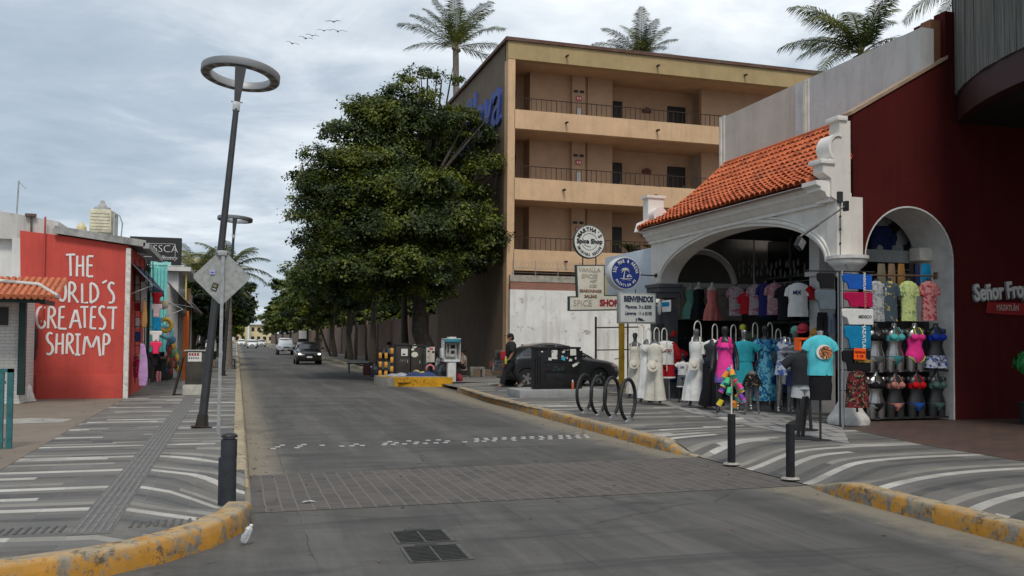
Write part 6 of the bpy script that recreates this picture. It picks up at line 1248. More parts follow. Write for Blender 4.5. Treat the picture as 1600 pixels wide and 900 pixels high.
# telephone
t = thing('pay_telephone', 'white pay telephone on a post with a blue topped hood', 'telephone'); M_TEL = mat('telephone_white', (.60, .60, .58), .5, .05, var=.12, scale=7)
b = MB(); b.box((-.15, -.09, 0), (.15, .09, .78), .02); b.build('post', M_TEL, t)
b = MB(); b.box((-.30, -.12, .72), (.30, .25, .80), .01); b.box((-.27, .19, .80), (.27, .23, 1.55)); b.box((-.32, -.1, .85), (-.30, .22, 1.50)); b.box((.28, -.12, .80), (.30, .22, 1.52)); b.box((-.30, -.15, 1.52), (.30, .25, 1.56)); b.box((-.14, -.1, 1.56), (.14, .1, 1.61)); b.box((-.38, -.05, .85), (-.32, .2, 1.2), .01); b.build('hood', M_TEL, t)
b = MB(); b.box((-.29, -.16, 1.42), (.29, -.13, 1.54), .004); b.build('blue_band', mat('teal_band', (.04, .20, .27), .5), t)
b = MB(); b.box((-.20, .02, .90), (.20, .19, 1.40), .02); tel = b.build('telephone', mat('telephone_grey', (.42, .41, .38), .5, .1, var=.15, scale=9), t)
b = MB(); b.tube([(-.13, -.0, 1.32), (-.13, -.04, 1.28), (-.13, -.04, 1.12), (-.13, 0, 1.08)], [.035, .02, .02, .035], 8); b.build('handset', M_BLK, tel); b = MB(); b.box((-.03, .0, 1.20), (.13, .02, 1.32), .004); b.box((-.02, .0, 1.02), (.12, .02, 1.12), .004); b.build('keypad', M_BLK, tel)
t.location = G(705, 597, .15); t.rotation_euler.z = radians(4)
# bags and bedding
def cloth(nm, lab, cat, c, w_, d_, h_, m, rz=0., seed=0, grp=None, n_=9):
    r = random.Random(seed); vs = []; fs = []; N = n_*2
    for i in range(N+1):
        for j in range(N+1): u, v_ = i/N-.5, j/N-.5; e = max(0, 1-(2*abs(u))**3)*max(0, 1-(2*abs(v_))**3); vs.append((u*w_*(1+.06*sin(v_*9+seed)), v_*d_*(1+.07*sin(u*11+seed)), h_*e*(.55+.45*abs(sin(u*7+seed)*cos(v_*6+seed*2)))+.004))
    for i in range(N):
        for j in range(N): a = i*(N+1)+j; fs.append((a, a+N+1, a+N+2, a+1))
    b = MB(); b.add(vs, fs, True); o = b.build(nm, m); tag(o, lab, cat, grp); o.location = c; o.rotation_euler.z = rz; return o
def atz(px, py, Y, z): q = aY(px, py, Y); return (q.x, Y, z)
cloth('blanket', 'light grey blanket spread on the island', 'blanket', atz(625, 585, 32.2, .335), .9, .7, .12, mat('grey_blanket', (.30, .31, .34), .9, var=.15), seed=1)
cloth('blanket', 'rumpled yellow cloth on top of the bedding pile', 'blanket', atz(652, 582, 32.3, .36), .7, .4, .2, mat('yellow_cloth', (.42, .33, .12), .9, var=.2), seed=2)
cloth('blanket', 'dark blue blanket along the island edge', 'blanket', atz(658, 586, 32.0, .335), 1.3, .4, .18, mat('blue_blanket', (.03, .05, .13), .9, var=.2), seed=3)
b = MB(); b.tube([(.14*cos(a), .02*sin(a*2), .14+.13*sin(a)) for a in np.linspace(-.4, pi+.4, 12)], .035, 8); o = b.build('neck_pillow', mat('pink_plush', (.62, .20, .22), .9)); tag(o, 'curved pink plush pillow on the bedding', 'pillow'); o.location = atz(672, 577, 32.4, .45)
def bag(lab, c, sx, sy, sz, m, nm='plastic_bag'):
    t = thing(nm, lab, 'bag'); b = MB(); b.loft([(0, .42*sx, .42*sy, 0, 0, .05), (.15*sz, .5*sx, .5*sy, 0, 0, .08), (.5*sz, .48*sx, .48*sy, 0, 0, .1), (.8*sz, .25*sx, .25*sy, 0, 0, .15), (.9*sz, .08*sx, .08*sy, 0, 0, .1)], 20, 6); b.build('sack', m, t); b = MB(); b.loft([(.88*sz, .05*sx, .05*sy), (sz, .14*sx, .12*sy, 0, 0, .3)], 12, 4); b.build('knot', m, t); t.location = c; return t
M_PLB = mat('black_plastic', (.022, .024, .028), .3, var=.2, scale=8, bump=.6, spec=.6)
bag('big black rubbish bag between the island and the telephone', atz(690, 588, 32.0, .15), .62, .55, .72, M_PLB); bag('black bag heaped behind the telephone post', atz(683, 575, 33.8, .15), .55, .5, .95, M_PLB); bag('small wine red bag on the ground behind the telephone', atz(716, 595, 32.0, .15), .35, .3, .3, mat('wine_bag', (.25, .02, .03), .6, var=.2))
t = thing('suitcase', 'dark red soft suitcase with a white label left of the striped posts', 'suitcase'); b = MB(); b.box((-.32, -.18, .04), (.32, .18, .50), .05); b.build('shell', mat('dark_red_case', (.06, .015, .018), .8, var=.2, scale=9), t); b = MB(); b.box((-.06, -.2, .36), (.2, -.181, .43)); b.build('label', M_PAINTW, t); b = MB(); b.tube([(-.1, 0, .5), (-.1, 0, .56), (.1, 0, .56), (.1, 0, .5)], .014, 6); b.build('handle', M_BLK, t); t.location = atz(580, 583, 36.5, .15)
bag('black bag standing beside the red suitcase', atz(588, 583, 36.0, .15), .45, .4, .62, M_PLB)
for i, (px, yy, lab) in enumerate(((563, 40, 'low dark bench under the thin saplings'),)):
    t = thing('bench', lab, 'bench'); b = MB(); b.box((-.6, -.2, .40), (.6, .2, .45), .01); b.build('seat', M_DKM, t)
    for sx in (-.5, .5): b = MB(); b.box((sx-.02, -.18, 0), (sx+.02, .18, .40)); b.build('leg', M_DKM, t)
    t.location = atz(px, 575, yy, .15)
t = thing('rock_border', 'pale broken concrete block by the brown wall', 'block'); b = MB(); b.box((-.3, -.15, 0), (-.18, .15, .38), .03); b.box((.18, -.15, 0), (.3, .15, .34), .03); b.box((-.3, -.15, .30), (.3, .15, .42), .04); b.build('block', mat('dusty_block', (.2, .19, .17), .9, var=.2), t); t.location = Vector((9.3, 35.2, .15)); 
t = thing('info_sign', 'small white notice on a dark post above the black car', 'sign'); q = aY(473, 523, 68); b = MB(); b.box((q.x-.28, 68, q.z-.3), (q.x+.28, 68.05, q.z+.3), .01); b.build('panel', M_PAINTW, t); b = MB(); b.box((q.x-.30, 68.1, .15), (q.x+.3, 68.16, q.z-.3)); b.build('post', M_BLK, t); settle(t, (q.x, 68, .15))
# plinth cabinet with stickers in front of the sedan
KY = 22.6; a0 = aY(812, 612, KY-.35); t = thing('concrete_plinth', 'low concrete plinth under the stickered black cabinet', 'plinth'); b = MB(); kx0 = aY(812, 612, KY-.4).x; kx1 = aY(944, 612, KY-.4).x
b.box((kx0, KY-.42, .14), (kx1, KY+.75, .36), .012); b.build('plinth', mat('plinth_concrete', (.30, .30, .29), .9, var=.1, scale=4, bump=.3), t); settle(t, (kx0, KY, .14))
def kx(px, y=KY): return aY(px, 570, y).x
t = thing('utility_cabinet', 'black street cabinet covered in stickers and chalk scribbles', 'utility cabinet'); M_KB = mat('street_black', (.012, .012, .013), .5, .1, var=.2, scale=5)
x0, x1 = kx(841), kx(906); zt = aY(870, 542, KY).z; b = MB(); b.box((x0, KY, .37), (x1, KY+.6, zt-.05), .01); b.box((x0-.03, KY-.03, zt-.06), (x1+.02, KY+.63, zt), .01); b.build('body', M_KB, t)
zm = aY(870, 565, KY).z; b = MB(); b.box((x0+.22, KY-.02, .45), (x1-.06, KY-.002, .80), .004); b.build('door', M_KB, t); b = MB(); b.box((x0+.22, KY-.02, .83), (x1-.06, KY-.002, zm-.02), .004); b.build('door', M_KB, t); b = MB(); b.box((x0+.2, KY-.035, zm-.02), (x1-.02, KY-.002, zm+.01)); b.box((x0+.2, KY-.035, .80), (x1-.02, KY-.002, .825)); b.build('rail', M_KB, t)
for i in range(3): b = MB(); xx = kx(834+4*i, KY-.05); b.tube([(xx, KY-.05, .37), (xx, KY-.05, 1.15+.04*i)], .045, 12); b.build('pipe', M_KB, t)
b = MB(); b.box((kx(906)+.01, KY+.05, .37), (kx(911), KY+.5, zt-.1)); b.build('side_panel', M_KB, t)
def stk(px, py, w_, h_, m_, rot=0., d=.003): q = aY(px, py, KY-.004); b = MB(); b.box((-w_/2, -.001, -h_/2), (w_/2, .001, h_/2)); b.xf(Matrix.Translation((q.x, KY-d-.022, q.z)) @ Matrix.Rotation(rot, 4, 'Y')); b.build('sticker', m_, t)
rs = random.Random(5)
stk(866, 554, .16, .24, M_STK, .02); stk(859, 561, .09, .07, M_STK, .1); stk(857, 544, .10, .05, M_STK); stk(880, 560, .11, .10, M_CYAN, .3, .005); stk(880, 550, .07, .05, M_STK, -.3, .004); stk(895, 549, .17, .22, M_STK, -.03, .006); stk(891, 563, .08, .08, M_STK, .4, .004); stk(898, 570, .15, .07, M_STK, -.5, .005); stk(903, 566, .06, .06, M_STK, .2, .004)
for i in range(14): stk(rs.uniform(843, 900), rs.uniform(544, 562), rs.uniform(.03, .07), rs.uniform(.03, .06), (M_STK, mat('grey_sticker', (.22, .22, .21), .6), mat('brown_sticker', (.10, .06, .04), .6))[i % 3], rs.uniform(-.5, .5), .0035)
M_CH = mat('chalk_teal', (.10, .20, .20), .8); q = aY(871, 576, KY); text('Zack', .16, (q.x, KY-.024, q.z), M_CH, t, shear=.4, off=-.004, depth=.001); text('T', .1, (q.x, KY-.024, q.z-.13), M_CH, t, off=-.003, depth=.001)
settle(t, (x0, KY, .37))
t = thing('spray_bottle', 'orange and white can standing at the cabinet corner', 'can'); b = MB(); b.lathe([(.03, 0), (.032, .01), (.032, .18), (.02, .2)]); b.build('can', mat('orange_can', (.55, .12, .04), .5), t); b = MB(); b.cyl((0, 0, .2), .02, .05); b.build('cap', M_PAINTW, t); t.location = (kx(895, KY-.2), KY-.2, .36)
# left cabinet
t = thing('utility_cabinet', 'dark olive cabinet with a red and white notice on a concrete base', 'utility cabinet'); q = G(303, 617, .15); LY = q.y; x0, x1 = aY(288, 590, LY).x, aY(321, 590, LY).x; zt = aY(300, 547, LY).z
b = MB(); b.box((x0+.02, LY, .42), (x1, LY+.55, zt-.03), .012); b.build('body', mat('olive_cabinet', (.058, .052, .042), .6, .1, var=.2, scale=4), t); b = MB(); b.box((x0-.02, LY-.03, zt-.03), (x1+.03, LY+.6, zt), .008); b.build('lid', mat('pale_lid', (.35, .36, .32), .6), t)
b = MB(); b.box((x0-.04, LY-.04, .14), (x1-.02, LY+.55, .42), .02); b.build('base', mat('concrete_pale', (.46, .44, .38), .9, var=.15, scale=5, bump=.3), t)
b = MB(); b.box((x0+.08, LY-.006, zt-.30), (x0+.42, LY-.002, zt-.06)); n0 = b.build('notice', M_STK, t); b = MB()
for i in range(4): b.box((x0+.10+.068*i, LY-.009, zt-.15), (x0+.15+.068*i, LY-.0065, zt-.08))
b.build('print', mat('red_print', (.30, .03, .03), .6), n0); b = MB()
for i in range(5): b.box((x0+.10+.055*i, LY-.009, zt-.23), (x0+.13+.055*i, LY-.0065, zt-.19))
b.build('print', M_BLK, n0); settle(t, (x0, LY, .14))
t = thing('folding_board', 'dark board leaning against the olive cabinet', 'board'); b = MB(); b.box((-.02, -.3, 0), (.02, .3, 1.0)); b.xf(Matrix.Rotation(.22, 4, 'Y')); b.build('board', mat('dark_board', (.04, .028, .022), .8), t); t.location = (x0-.26, LY+.1, .16)
t = thing('bench', 'small dark bench beside the pale palm trunk', 'bench'); b = MB(); b.box((-.3, -.5, .42), (.3, .5, .47), .01); b.build('seat', M_DKM, t)
for sx in (-.26, .26):
    for sy2 in (-.44, .44): b = MB(); b.box((sx-.03, sy2-.03, 0), (sx+.03, sy2+.03, .42)); b.build('leg', M_DKM, t)
b = MB(); b.box((-.28, -.02, .15), (.28, .02, .19)); b.build('stretcher', M_DKM, t); t.location = G(358, 576, .15)
t = thing('litter_cup', 'crushed clear plastic bottle in the gutter by the kerb corner', 'litter'); b = MB(); b.loft([(0, .035, .03, 0, 0, .1), (.05, .045, .035, 0, 0, .2), (.1, .035, .03, .005, 0, .15), (.15, .04, .035, 0, 0, .1), (.18, .015, .015)], 16, 5); b.build('bottle', mat('clear_plastic', (.52, .54, .55), .15, var=.2, scale=30, spec=.8), t); b = MB(); b.cyl((0, 0, .18), .018, .02, 12); b.build('cap', M_PAINTW, t); q = G(380, 852, 0); t.location = q+Vector((0, 0, .03)); t.rotation_euler = (.35, .3, .5); t.scale = (.75,)*3
t = thing('paper_scrap', 'torn white paper scrap on the stamped brick band', 'litter'); b = MB(); b.add([(-.07, 0, .01), (.0, -.025, .025), (.08, .01, .01), (.03, .03, .02), (-.04, .035, .015)], [(0, 1, 2, 3, 4)]); b.build('paper', M_PAINTW, t); t.location = G(482, 786, .004)
lf = MB(); rl = random.Random(3)
for i in range(170):
    if i < 60: x, y = rl.uniform(.16, .5), rl.uniform(4, 30)
    elif i < 100: x, y = rl.uniform(5.7, 6.15), rl.uniform(5, 26)
    elif i < 140: x, y = rl.uniform(.5, 5.8), rl.uniform(5, 20)
    else: x, y = rl.uniform(-5, -2.6), rl.uniform(12, 23)
    z = .006 if x > 0 else SH+.01; s_ = rl.uniform(.012, .03); a = rl.uniform(0, 6.28); lf.add([(x+s_*cos(a), y+s_*sin(a), z), (x+s_*.5*cos(a+1.6), y+s_*.5*sin(a+1.6), z+.008), (x-s_*cos(a), y-s_*sin(a), z+.003), (x+s_*.5*cos(a-1.6), y+s_*.5*sin(a-1.6), z+.01)], [(0, 1, 2, 3)])
o = lf.build('fallen_leaves', mat('dry_leaf', (.14, .085, .04), .9, var=.3, scale=3)); tag(o, 'tiny dry leaves and crumbs scattered on road and gutters', 'leaves', None, 'stuff')
# ================================================================ MANNEQUINS AND CLOTHES
def fab(name, c, var=.1, sc_=6, bump=.25): return mat('fabric_'+name, c, .9, var=var, scale=sc_, bump=bump, spec=.15)
def printm(name, base, spots, scale=9., thr=.56, dist=.8, extra=None):
    k = NT('print_'+name); p = k.pos(); f = k.noise(p, scale, 3, .6, dist); col = k.ramp(f, [(thr-.02, base), (thr+.01, spots)])
    if extra: g_ = k.noise(k.mix(1., p, (5., 3., 1.), 'ADD'), scale*1.3, 2, .5, dist); col = k.mix(k.ramp(g_, [(.58, 0.), (.60, 1.)]), col, extra)
    k.bump(k.noise(p, 60, 3, .6), .15, .004); return k.fin(col, .9, 0, .15)
def stripem(name, stops, scale=6., axis=2):
    k = NT('stripe_'+name); p = k.pos(); z = k.xyz(p)[axis]; w_ = k.math('ADD', k.math('MULTIPLY', z, scale), k.math('MULTIPLY', k.noise(p, 7, 3, .6), .8)); return k.fin(k.ramp(k.math('FRACT', w_), stops), .9, 0, .15)
F_WHT = fab('white', (.70, .69, .66), .06); F_CRM = fab('cream', (.62, .585, .50), .08); F_BLK = fab('black', (.014, .014, .016)); F_GRY = fab('grey', (.12, .13, .14)); F_RED = fab('red', (.36, .012, .02)); F_PNK = fab('hotpink', (.80, .04, .26)); F_CYN = fab('cyan', (.09, .50, .56)); F_TEAL = fab('teal', (.02, .27, .33)); F_NAVY = fab('navy', (.02, .03, .10))
F_MINT = fab('mint', (.17, .38, .30)); F_COR = fab('coral', (.50, .15, .13)); F_BLU = fab('blue', (.015, .10, .42)); F_CRI = fab('crimson', (.42, .01, .07)); F_SEA = fab('seablue', (.01, .21, .40)); F_LGR = fab('lightgrey', (.40, .41, .42)); F_GRN = fab('green', (.02, .14, .07)); F_ORG = mat('neon_orange', (.95, .13, .01), .6, var=.04); F_LIL = fab('lilac', (.50, .30, .55))
P_BLUE = printm('blue_kaftan', (.03, .20, .36), (.16, .46, .58), 7, .5, 1.5, (.02, .04, .16)); P_FLW = printm('white_blue', (.55, .57, .60), (.06, .12, .36), 9, .54, 1.); P_FLB = printm('black_floral', (.012, .012, .012), (.30, .22, .16), 22, .62, .3); P_DFL = printm('dark_floral', (.02, .016, .015), (.20, .02, .03), 14, .52, .8, (.22, .20, .10)); P_PAT = stripem('pink_tie', [(0, (.85, .06, .32)), (.45, (.80, .05, .32)), (.6, (.12, .12, .42)), (.80, (.14, .12, .42)), (.93, (.85, .06, .32))], .62)
P_HGY = printm('grey_leaf', (.42, .43, .43), (.20, .22, .22), 16, .52); P_HNV = printm('slate_hibiscus', (.055, .08, .10), (.50, .38, .09), 6.0, .575, .3); P_HLM = printm('lime_palm', (.48, .55, .22), (.20, .26, .14), 14, .57, .9); P_HPK = printm('pink_palm', (.52, .23, .22), (.34, .05, .06), 12, .53, 1.2); P_PKF = printm('pink_floral', (.30, .25, .26), (.28, .05, .09), 14, .56)
M_SIL = mat('silver_mannequin', (.34, .33, .32), .25, .85, var=.08, scale=5); M_GRM = mat('grey_mannequin', (.11, .11, .115), .5, .1, var=.1); M_BKM = mat('black_mannequin', (.028, .028, .03), .35, .1, var=.1); M_STEEL = mat('steel_tube', (.42, .42, .41), .35, .6, var=.08); M_HOOK = mat('white_tube', (.62, .60, .52), .45, var=.08)
def man_body(par, m, head=True, legs=True, arms=True, female=True, torso_only=False, zs=0.):
    """one continuous grown figure"""
    w_ = .92 if female else 1.08
    J = [(0, 0, .98, .155*w_, .11), (0, 0, 1.12, .105*w_, .085), (0, 0, 1.30, .145*w_, .105), (0, 0, 1.41, .12*w_, .08), (0, 0, 1.49, .045), (0, 0, 1.56, .045)]; E = [(0, 1), (1, 2), (2, 3), (3, 4), (4, 5)]
    if head: J += [(0, -.01, 1.64, .078, .09), (0, 0, 1.73, .07, .085)]; E += [(5, 6), (6, 7)]
    for sg in (-1, 1):
        n0 = len(J)
        if arms: J += [(sg*.165*w_, 0, 1.40, .052), (sg*.24*w_, .02, 1.16, .040), (sg*.27*w_, -.06, .95, .032), (sg*.27*w_, -.10, .86, .028)]; E += [(3, n0), (n0, n0+1), (n0+1, n0+2), (n0+2, n0+3)]
        else: J += [(sg*.17*w_, 0, 1.39, .05)]; E += [(3, n0)]
        n1 = len(J)
        if legs: J += [(sg*.09, 0, .86, .095), (sg*.11, -.01, .50, .065), (sg*.13, .02, .12, .038), (sg*.14, -.07, .04, .035)]; E += [(0, n1), (n1, n1+1), (n1+1, n1+2), (n1+2, n1+3)]
        else: J += [(sg*.095, 0, .84, .09), (sg*.10, 0, .72, .08)]; E += [(0, n1), (n1, n1+1)]
    return skin_mesh('figure', J, E, m, par, 2)
def gown(par, m, ztop, zbot, rt_, rb, name='dress', wave=.07, k_=9, waist=1.1, rx_=1., straps=True, n=40):
    b = MB(); L_ = []
    N = 10
    for i in range(N+1):
        z = zbot+(waist-zbot)*i/N; f = 1-i/N; L_.append((z, (.135+(rb-.135)*f**.8)*rx_, (.11+(rb*.75-.11)*f**.8)*rx_, 0, 0, wave*f))
    L_ += [(waist+.1, .14, .11), (1.30, rt_*.95, .13), (ztop-.04, rt_, .115), (ztop, rt_*.9, .09)]
    b.loft(L_, n, k_)
    if straps:
        for sg in (-1, 1): b.tube([(sg*.09, -.10, ztop-.03), (sg*.08, -.05, ztop+.09), (sg*.06, .02, ztop+.1), (sg*.08, .08, ztop-.02)], .016, 6)
    return b.build(name, m, par)
def base_plate(par, r=.18): b = MB(); b.lathe([(r, 0), (r, .012), (.02, .02), (.018, .4)], n=24); return b.build('stand', M_BKM, par)
def shorts(par, m, z1, z0, w_=.17, name='shorts', trim=None):
    b = MB(); b.loft([(z1-.12, w_*.98, .125), (z1, w_*.85, .11)], 20)
    for sg in (-1, 1): b.tube([(sg*w_*.45, 0, z1-.08), (sg*w_*.55, 0, z0)], [w_*.55, w_*.6], 14)
    o = b.build(name, m, par)
    if trim:
        b = MB()
        for sg in (-1, 1): b.tube([(sg*w_*.55, 0, z0), (sg*w_*.555, 0, z0-.04)], [w_*.615, w_*.63], 14)
        b.build('hem', trim, o)
    return o
GM = 'mannequins dressed in front of the souvenir shop'
def at_(px, py, z=SH+.006): return G(px, py, z)
def mq(lab, px, py, rz, kind=None): t = thing('mannequin', lab, 'mannequin', GM); t.location = at_(px, py); t.rotation_euler.z = radians(rz); return t
def hat(lab, c, m, r=.12, rz=0, tilt=1.3):
    t = thing('sun_hat', lab, 'hat', 'pale sun hats hung on the white dresses'); b = MB(); b.lathe([(r, 0), (r*1.02, .008), (r*.6, .016), (r*.55, .035), (r*.35, .048), (0, .05)], n=24, M=Matrix.Rotation(tilt, 4, 'X')); b.build('hat', m, t); t.location = c; t.rotation_euler.z = rz; return t
FR = -38    # facing the street corner
t = mq('mannequin in a white halter top and long white skirt, farthest left', 992, 622, FR); man_body(t, M_GRM, True, True, False); gown(t, F_CRM, 1.36, .12, .15, .22, wave=.09)
hat('round cream hat on the farthest left white skirt', t.location+Vector((-.14, -.22, .90)), F_CRM, .13)
t = mq('mannequin in a white long dress with a gathered waist, second from left', 1010, 631, FR); man_body(t, M_GRM, False, True, False); gown(t, F_WHT, 1.42, .14, .17, .24, wave=.09)
t = mq('mannequin in a cream blouse and wide cream trousers, third from left', 1023, 632, FR); man_body(t, M_GRM, False, True, False); tee(t, 1.44, 1.04, .19, .13, F_CRM, sl=.12); b = MB()
for sg in (-1, 1): b.tube([(sg*.07, 0, 1.05), (sg*.09, 0, .6), (sg*.13, 0, .10)], [.11, .11, .15], 14)
b.build('trousers', F_CRM, t); hat('round cream hat on the wide cream trousers', t.location+Vector((-.16, -.2, .92)), F_CRM, .14)
t = mq('legless form in a white baseball jersey with red sleeves and red shorts', 1040, 627, FR+6); tee(t, 1.50, .92, .22, .15, F_WHT, sl=.02, name='jersey', wave=.015)
for sg, m_ in ((-1, F_GRN), (1, F_RED)): b = MB(); b.tube([(sg*.14, 0, 1.44), (sg*.24, 0, 1.32), (sg*.30, 0, 1.14)], [.085, .09, .08], 12); b.build('sleeve', m_, t)
shorts(t, F_RED, .98, .62, .21, trim=F_WHT); text('MEXICO', .085, (0, -.165, 1.27), fab('maroon', (.22, .01, .03)), t, off=.004, sx=1.05)
b = MB(); b.tube([(-.08, 0, .01), (-.08, 0, .9)], .014, 8); b.build('stand_pole', M_STEEL, t); b = MB(); b.tube([(.09, 0, .01), (.09, 0, .9)], .014, 8); b.build('stand_pole', M_STEEL, t); b = MB(); b.lathe([(.2, 0), (.2, .012)], n=24); b.build('stand', M_STEEL, t)
t = mq('black child mannequin in a white t-shirt and grey shorts', 1067, 630, FR); f_ = man_body(t, M_BKM, True, True, False); tee(t, 1.44, .98, .18, .13, F_WHT, sl=.12); shorts(t, F_GRY, 1.02, .60, .19, trim=F_WHT); text('LA', .1, (0, -.142, 1.26), F_NAVY, t, off=.003); t.scale = (.70, .70, .70)
t = mq('mannequin in a long white dress with thin shoulder straps', 1088, 637, FR+4); man_body(t, M_GRM, True, True, False); gown(t, F_WHT, 1.44, .16, .16, .30, wave=.09); t.scale = (1.04,)*3
hat('round cream hat on the white dress with thin straps', t.location+Vector((-.20, -.24, .98)), F_CRM, .13)
t = mq('black mannequin in long black trousers with a white shirt over the shoulders', 1112, 640, FR-10); man_body(t, M_BKM, False, True, False, False); b = MB()
for sg in (-1, 1): b.tube([(sg*.08, 0, 1.02), (sg*.10, 0, .5), (sg*.14, -.02, .08)], [.12, .11, .16], 14)
b.loft([(.95, .17, .12), (1.08, .14, .11)], 18); b.build('trousers', F_BLK, t); b = MB(); b.tube([(-.20, .02, 1.22), (-.16, .04, 1.42), (0, .07, 1.50), (.16, .04, 1.42), (.22, -.04, 1.2), (.20, -.08, .98)], [.05, .08, .07, .085, .07, .03], 12); b.build('shirt', F_WHT, t)
t = mq('dark mannequin in a hot pink tank dress fading to blue', 1133, 647, FR+4); man_body(t, M_BKM, True, True, True); gown(t, P_PAT, 1.40, .62, .17, .20, wave=.04); b = MB()
for sg in (-1, 1): b.box((sg*.10-.03, -.115, 1.32), (sg*.10+.03, .1, 1.47), .01)
b.build('strap', F_PNK, t); text('MAZATLAN', .06, (0, -.13, 1.28), F_NAVY, t, off=.003); t.scale = (1.06,)*3
t = mq('silver headed mannequin in a plain teal kaftan', 1163, 643, FR+10); man_body(t, M_SIL, True, True, False); gown(t, fab('turq', (.03, .32, .38)), 1.44, .55, .18, .25, straps=False, wave=.05); tee(t, 1.47, 1.05, .19, .13, fab('turq', (.03, .32, .38)), sl=.18, name='shoulders'); t.scale = (1.03,)*3
t = mq('lower body mannequin in black floral shorts', 1175, 648, FR+8); b = None
skin_mesh('figure', [(0, 0, 1.0, .14, .11), (0, 0, 1.14, .11, .09), (-.09, 0, .86, .095), (-.12, 0, .5, .062), (-.16, .02, .1, .036), (-.17, -.07, .04, .034), (.09, 0, .86, .095), (.12, 0, .5, .062), (.16, .02, .1, .036), (.17, -.07, .04, .034)], [(0, 1), (0, 2), (2, 3), (3, 4), (4, 5), (0, 6), (6, 7), (7, 8), (8, 9)], M_GRM, t); b = MB(); b.loft([(.72, .24, .17, 0, 0, .1), (.85, .21, .15, 0, 0, .07), (1.02, .14, .115)], 26, 8); b.build('shorts', P_FLB, t); t.scale = (.82,)*3
t = mq('mannequin in a long patterned blue kaftan to the ankles', 1196, 643, FR+10); man_body(t, M_BKM, True, True, False); gown(t, P_BLUE, 1.44, .22, .20, .27, straps=False, wave=.05, k_=7); b = MB()
for sg in (-1, 1): b.tube([(sg*.10, 0, 1.42), (sg*.27, 0, 1.26), (sg*.33, -.02, 1.02)], [.08, .10, .12], 12)
b.build('sleeves', P_BLUE, t); t.scale = (1.08,)*3
t = mq('silver mannequin in a short white dress with blue flowers', 1227, 647, FR+12); man_body(t, M_SIL, False, True, False); gown(t, P_FLW, 1.42, .78, .17, .22, wave=.05, straps=True); b = MB(); b.loft([(.60, .14, .12), (.78, .14, .12)], 20); b.build('metal_thighs', M_SIL, t); t.scale = (1.05,)*3
t = mq('headless black form in a dark t-shirt and grey shorts', 1256, 672, FR+14); tee(t, 1.30, .78, .22, .15, fab('charcoal', (.025, .027, .03)), sl=.2); shorts(t, F_LGR, .82, .55, .19); b = MB()
for sx in (-.12, .12): b.tube([(sx, 0, .02), (sx*.6, 0, .8)], .028, 8)
b.lathe([(.24, 0), (.24, .015)], n=24); b.tube([(0, 0, 1.28), (0, 0, 1.36)], .05, 12); b.build('stand', M_BKM, t)
t = mq('headless form in a bright cyan t-shirt with a round shell print on the back', 1282, 688, FR+16); t.location = G(1282, 688, .15); tee(t, 1.60, 1.0, .20, .13, F_CYN, sl=.13, ang=1.0, w_arm=.075, wave=.03)
Mx = Matrix.Translation((.02, -.142, 1.36)) @ Matrix.Rotation(pi/2, 4, 'X'); b = MB(); b.lathe([(.115, 0), (.115, .008)], n=28, M=Mx); pr = b.build('print', F_WHT, t); b = MB(); b.lathe([(.10, .008), (.10, .014)], n=28, M=Matrix.Translation((.025, 0, -.01)) @ Mx); b.build('print_art', printm('badge', (.38, .12, .05), (.04, .03, .03), 26, .54, .6, (.55, .42, .18)), pr)
b = MB(); b.loft([(.62, .16, .12, 0, 0, .03), (.85, .175, .125), (1.06, .17, .12)], 22, 5); b.build('skirt', F_BLK, t); b = MB(); b.tube([(0, 0, 1.58), (0, 0, 1.67)], [.055, .05], 12); b.lathe([(.06, 0), (.055, .02), (.01, .035)], (0, 0, 1.66), 16); b.build('neck', M_SIL, t)
b = MB(); b.tube([(.0, 0, .02), (0, 0, .7)], .018, 8); b.tube([(-.3, .18, .02), (-.22, .1, .66)], .03, 8); b.tube([(-.2, .3, .02), (-.16, .16, .66)], .03, 8); b.box((-.42, .0, 0), (-.05, .42, .03), .01); b.lathe([(.16, 0), (.16, .012)], n=20); b.build('stand', M_BKM, t)
t = thing('canvas_bag', 'brown sandbag lying at the foot of the cyan t-shirt stand', 'bag'); b = MB(); b.loft([(0, .17, .10, 0, 0, .05), (.05, .18, .11, 0, 0, .08), (.10, .12, .07, 0, 0, .1), (.13, .03, .02)], 18, 5); b.build('bag', mat('sandbag', (.10, .075, .05), .9, var=.2), t); t.location = G(1243, 668, .16)
t = mq('dark mannequin in a navy dress half hidden behind the teal kaftan', 1150, 628, FR+8); man_body(t, M_BKM, True, True, False); gown(t, F_NAVY, 1.42, .5, .17, .24, wave=.06)
t = mq('mannequin in a pale blue blouse between the kaftan and the flowered dress', 1213, 636, FR+8); man_body(t, M_SIL, False, True, False); tee(t, 1.44, .95, .19, .13, fab('paleblue', (.28, .38, .46)), sl=.16); gown(t, F_GRY, 1.0, .45, .12, .2, waist=.9, straps=False)
t = mq('mannequin in a grey and white striped top right of the flowered dress', 1243, 648, FR+10); man_body(t, M_GRM, True, True, False); tee(t, 1.44, .9, .19, .13, stripem('gw', [(0, (.4, .41, .42)), (.5, (.12, .13, .15))], 9), sl=.16); shorts(t, F_NAVY, .98, .6, .18)
t = mq('child form in a dark red jersey behind the baseball jersey', 1058, 624, FR); tee(t, 1.30, .85, .18, .12, F_RED, sl=.14); shorts(t, F_NAVY, .88, .55, .17)
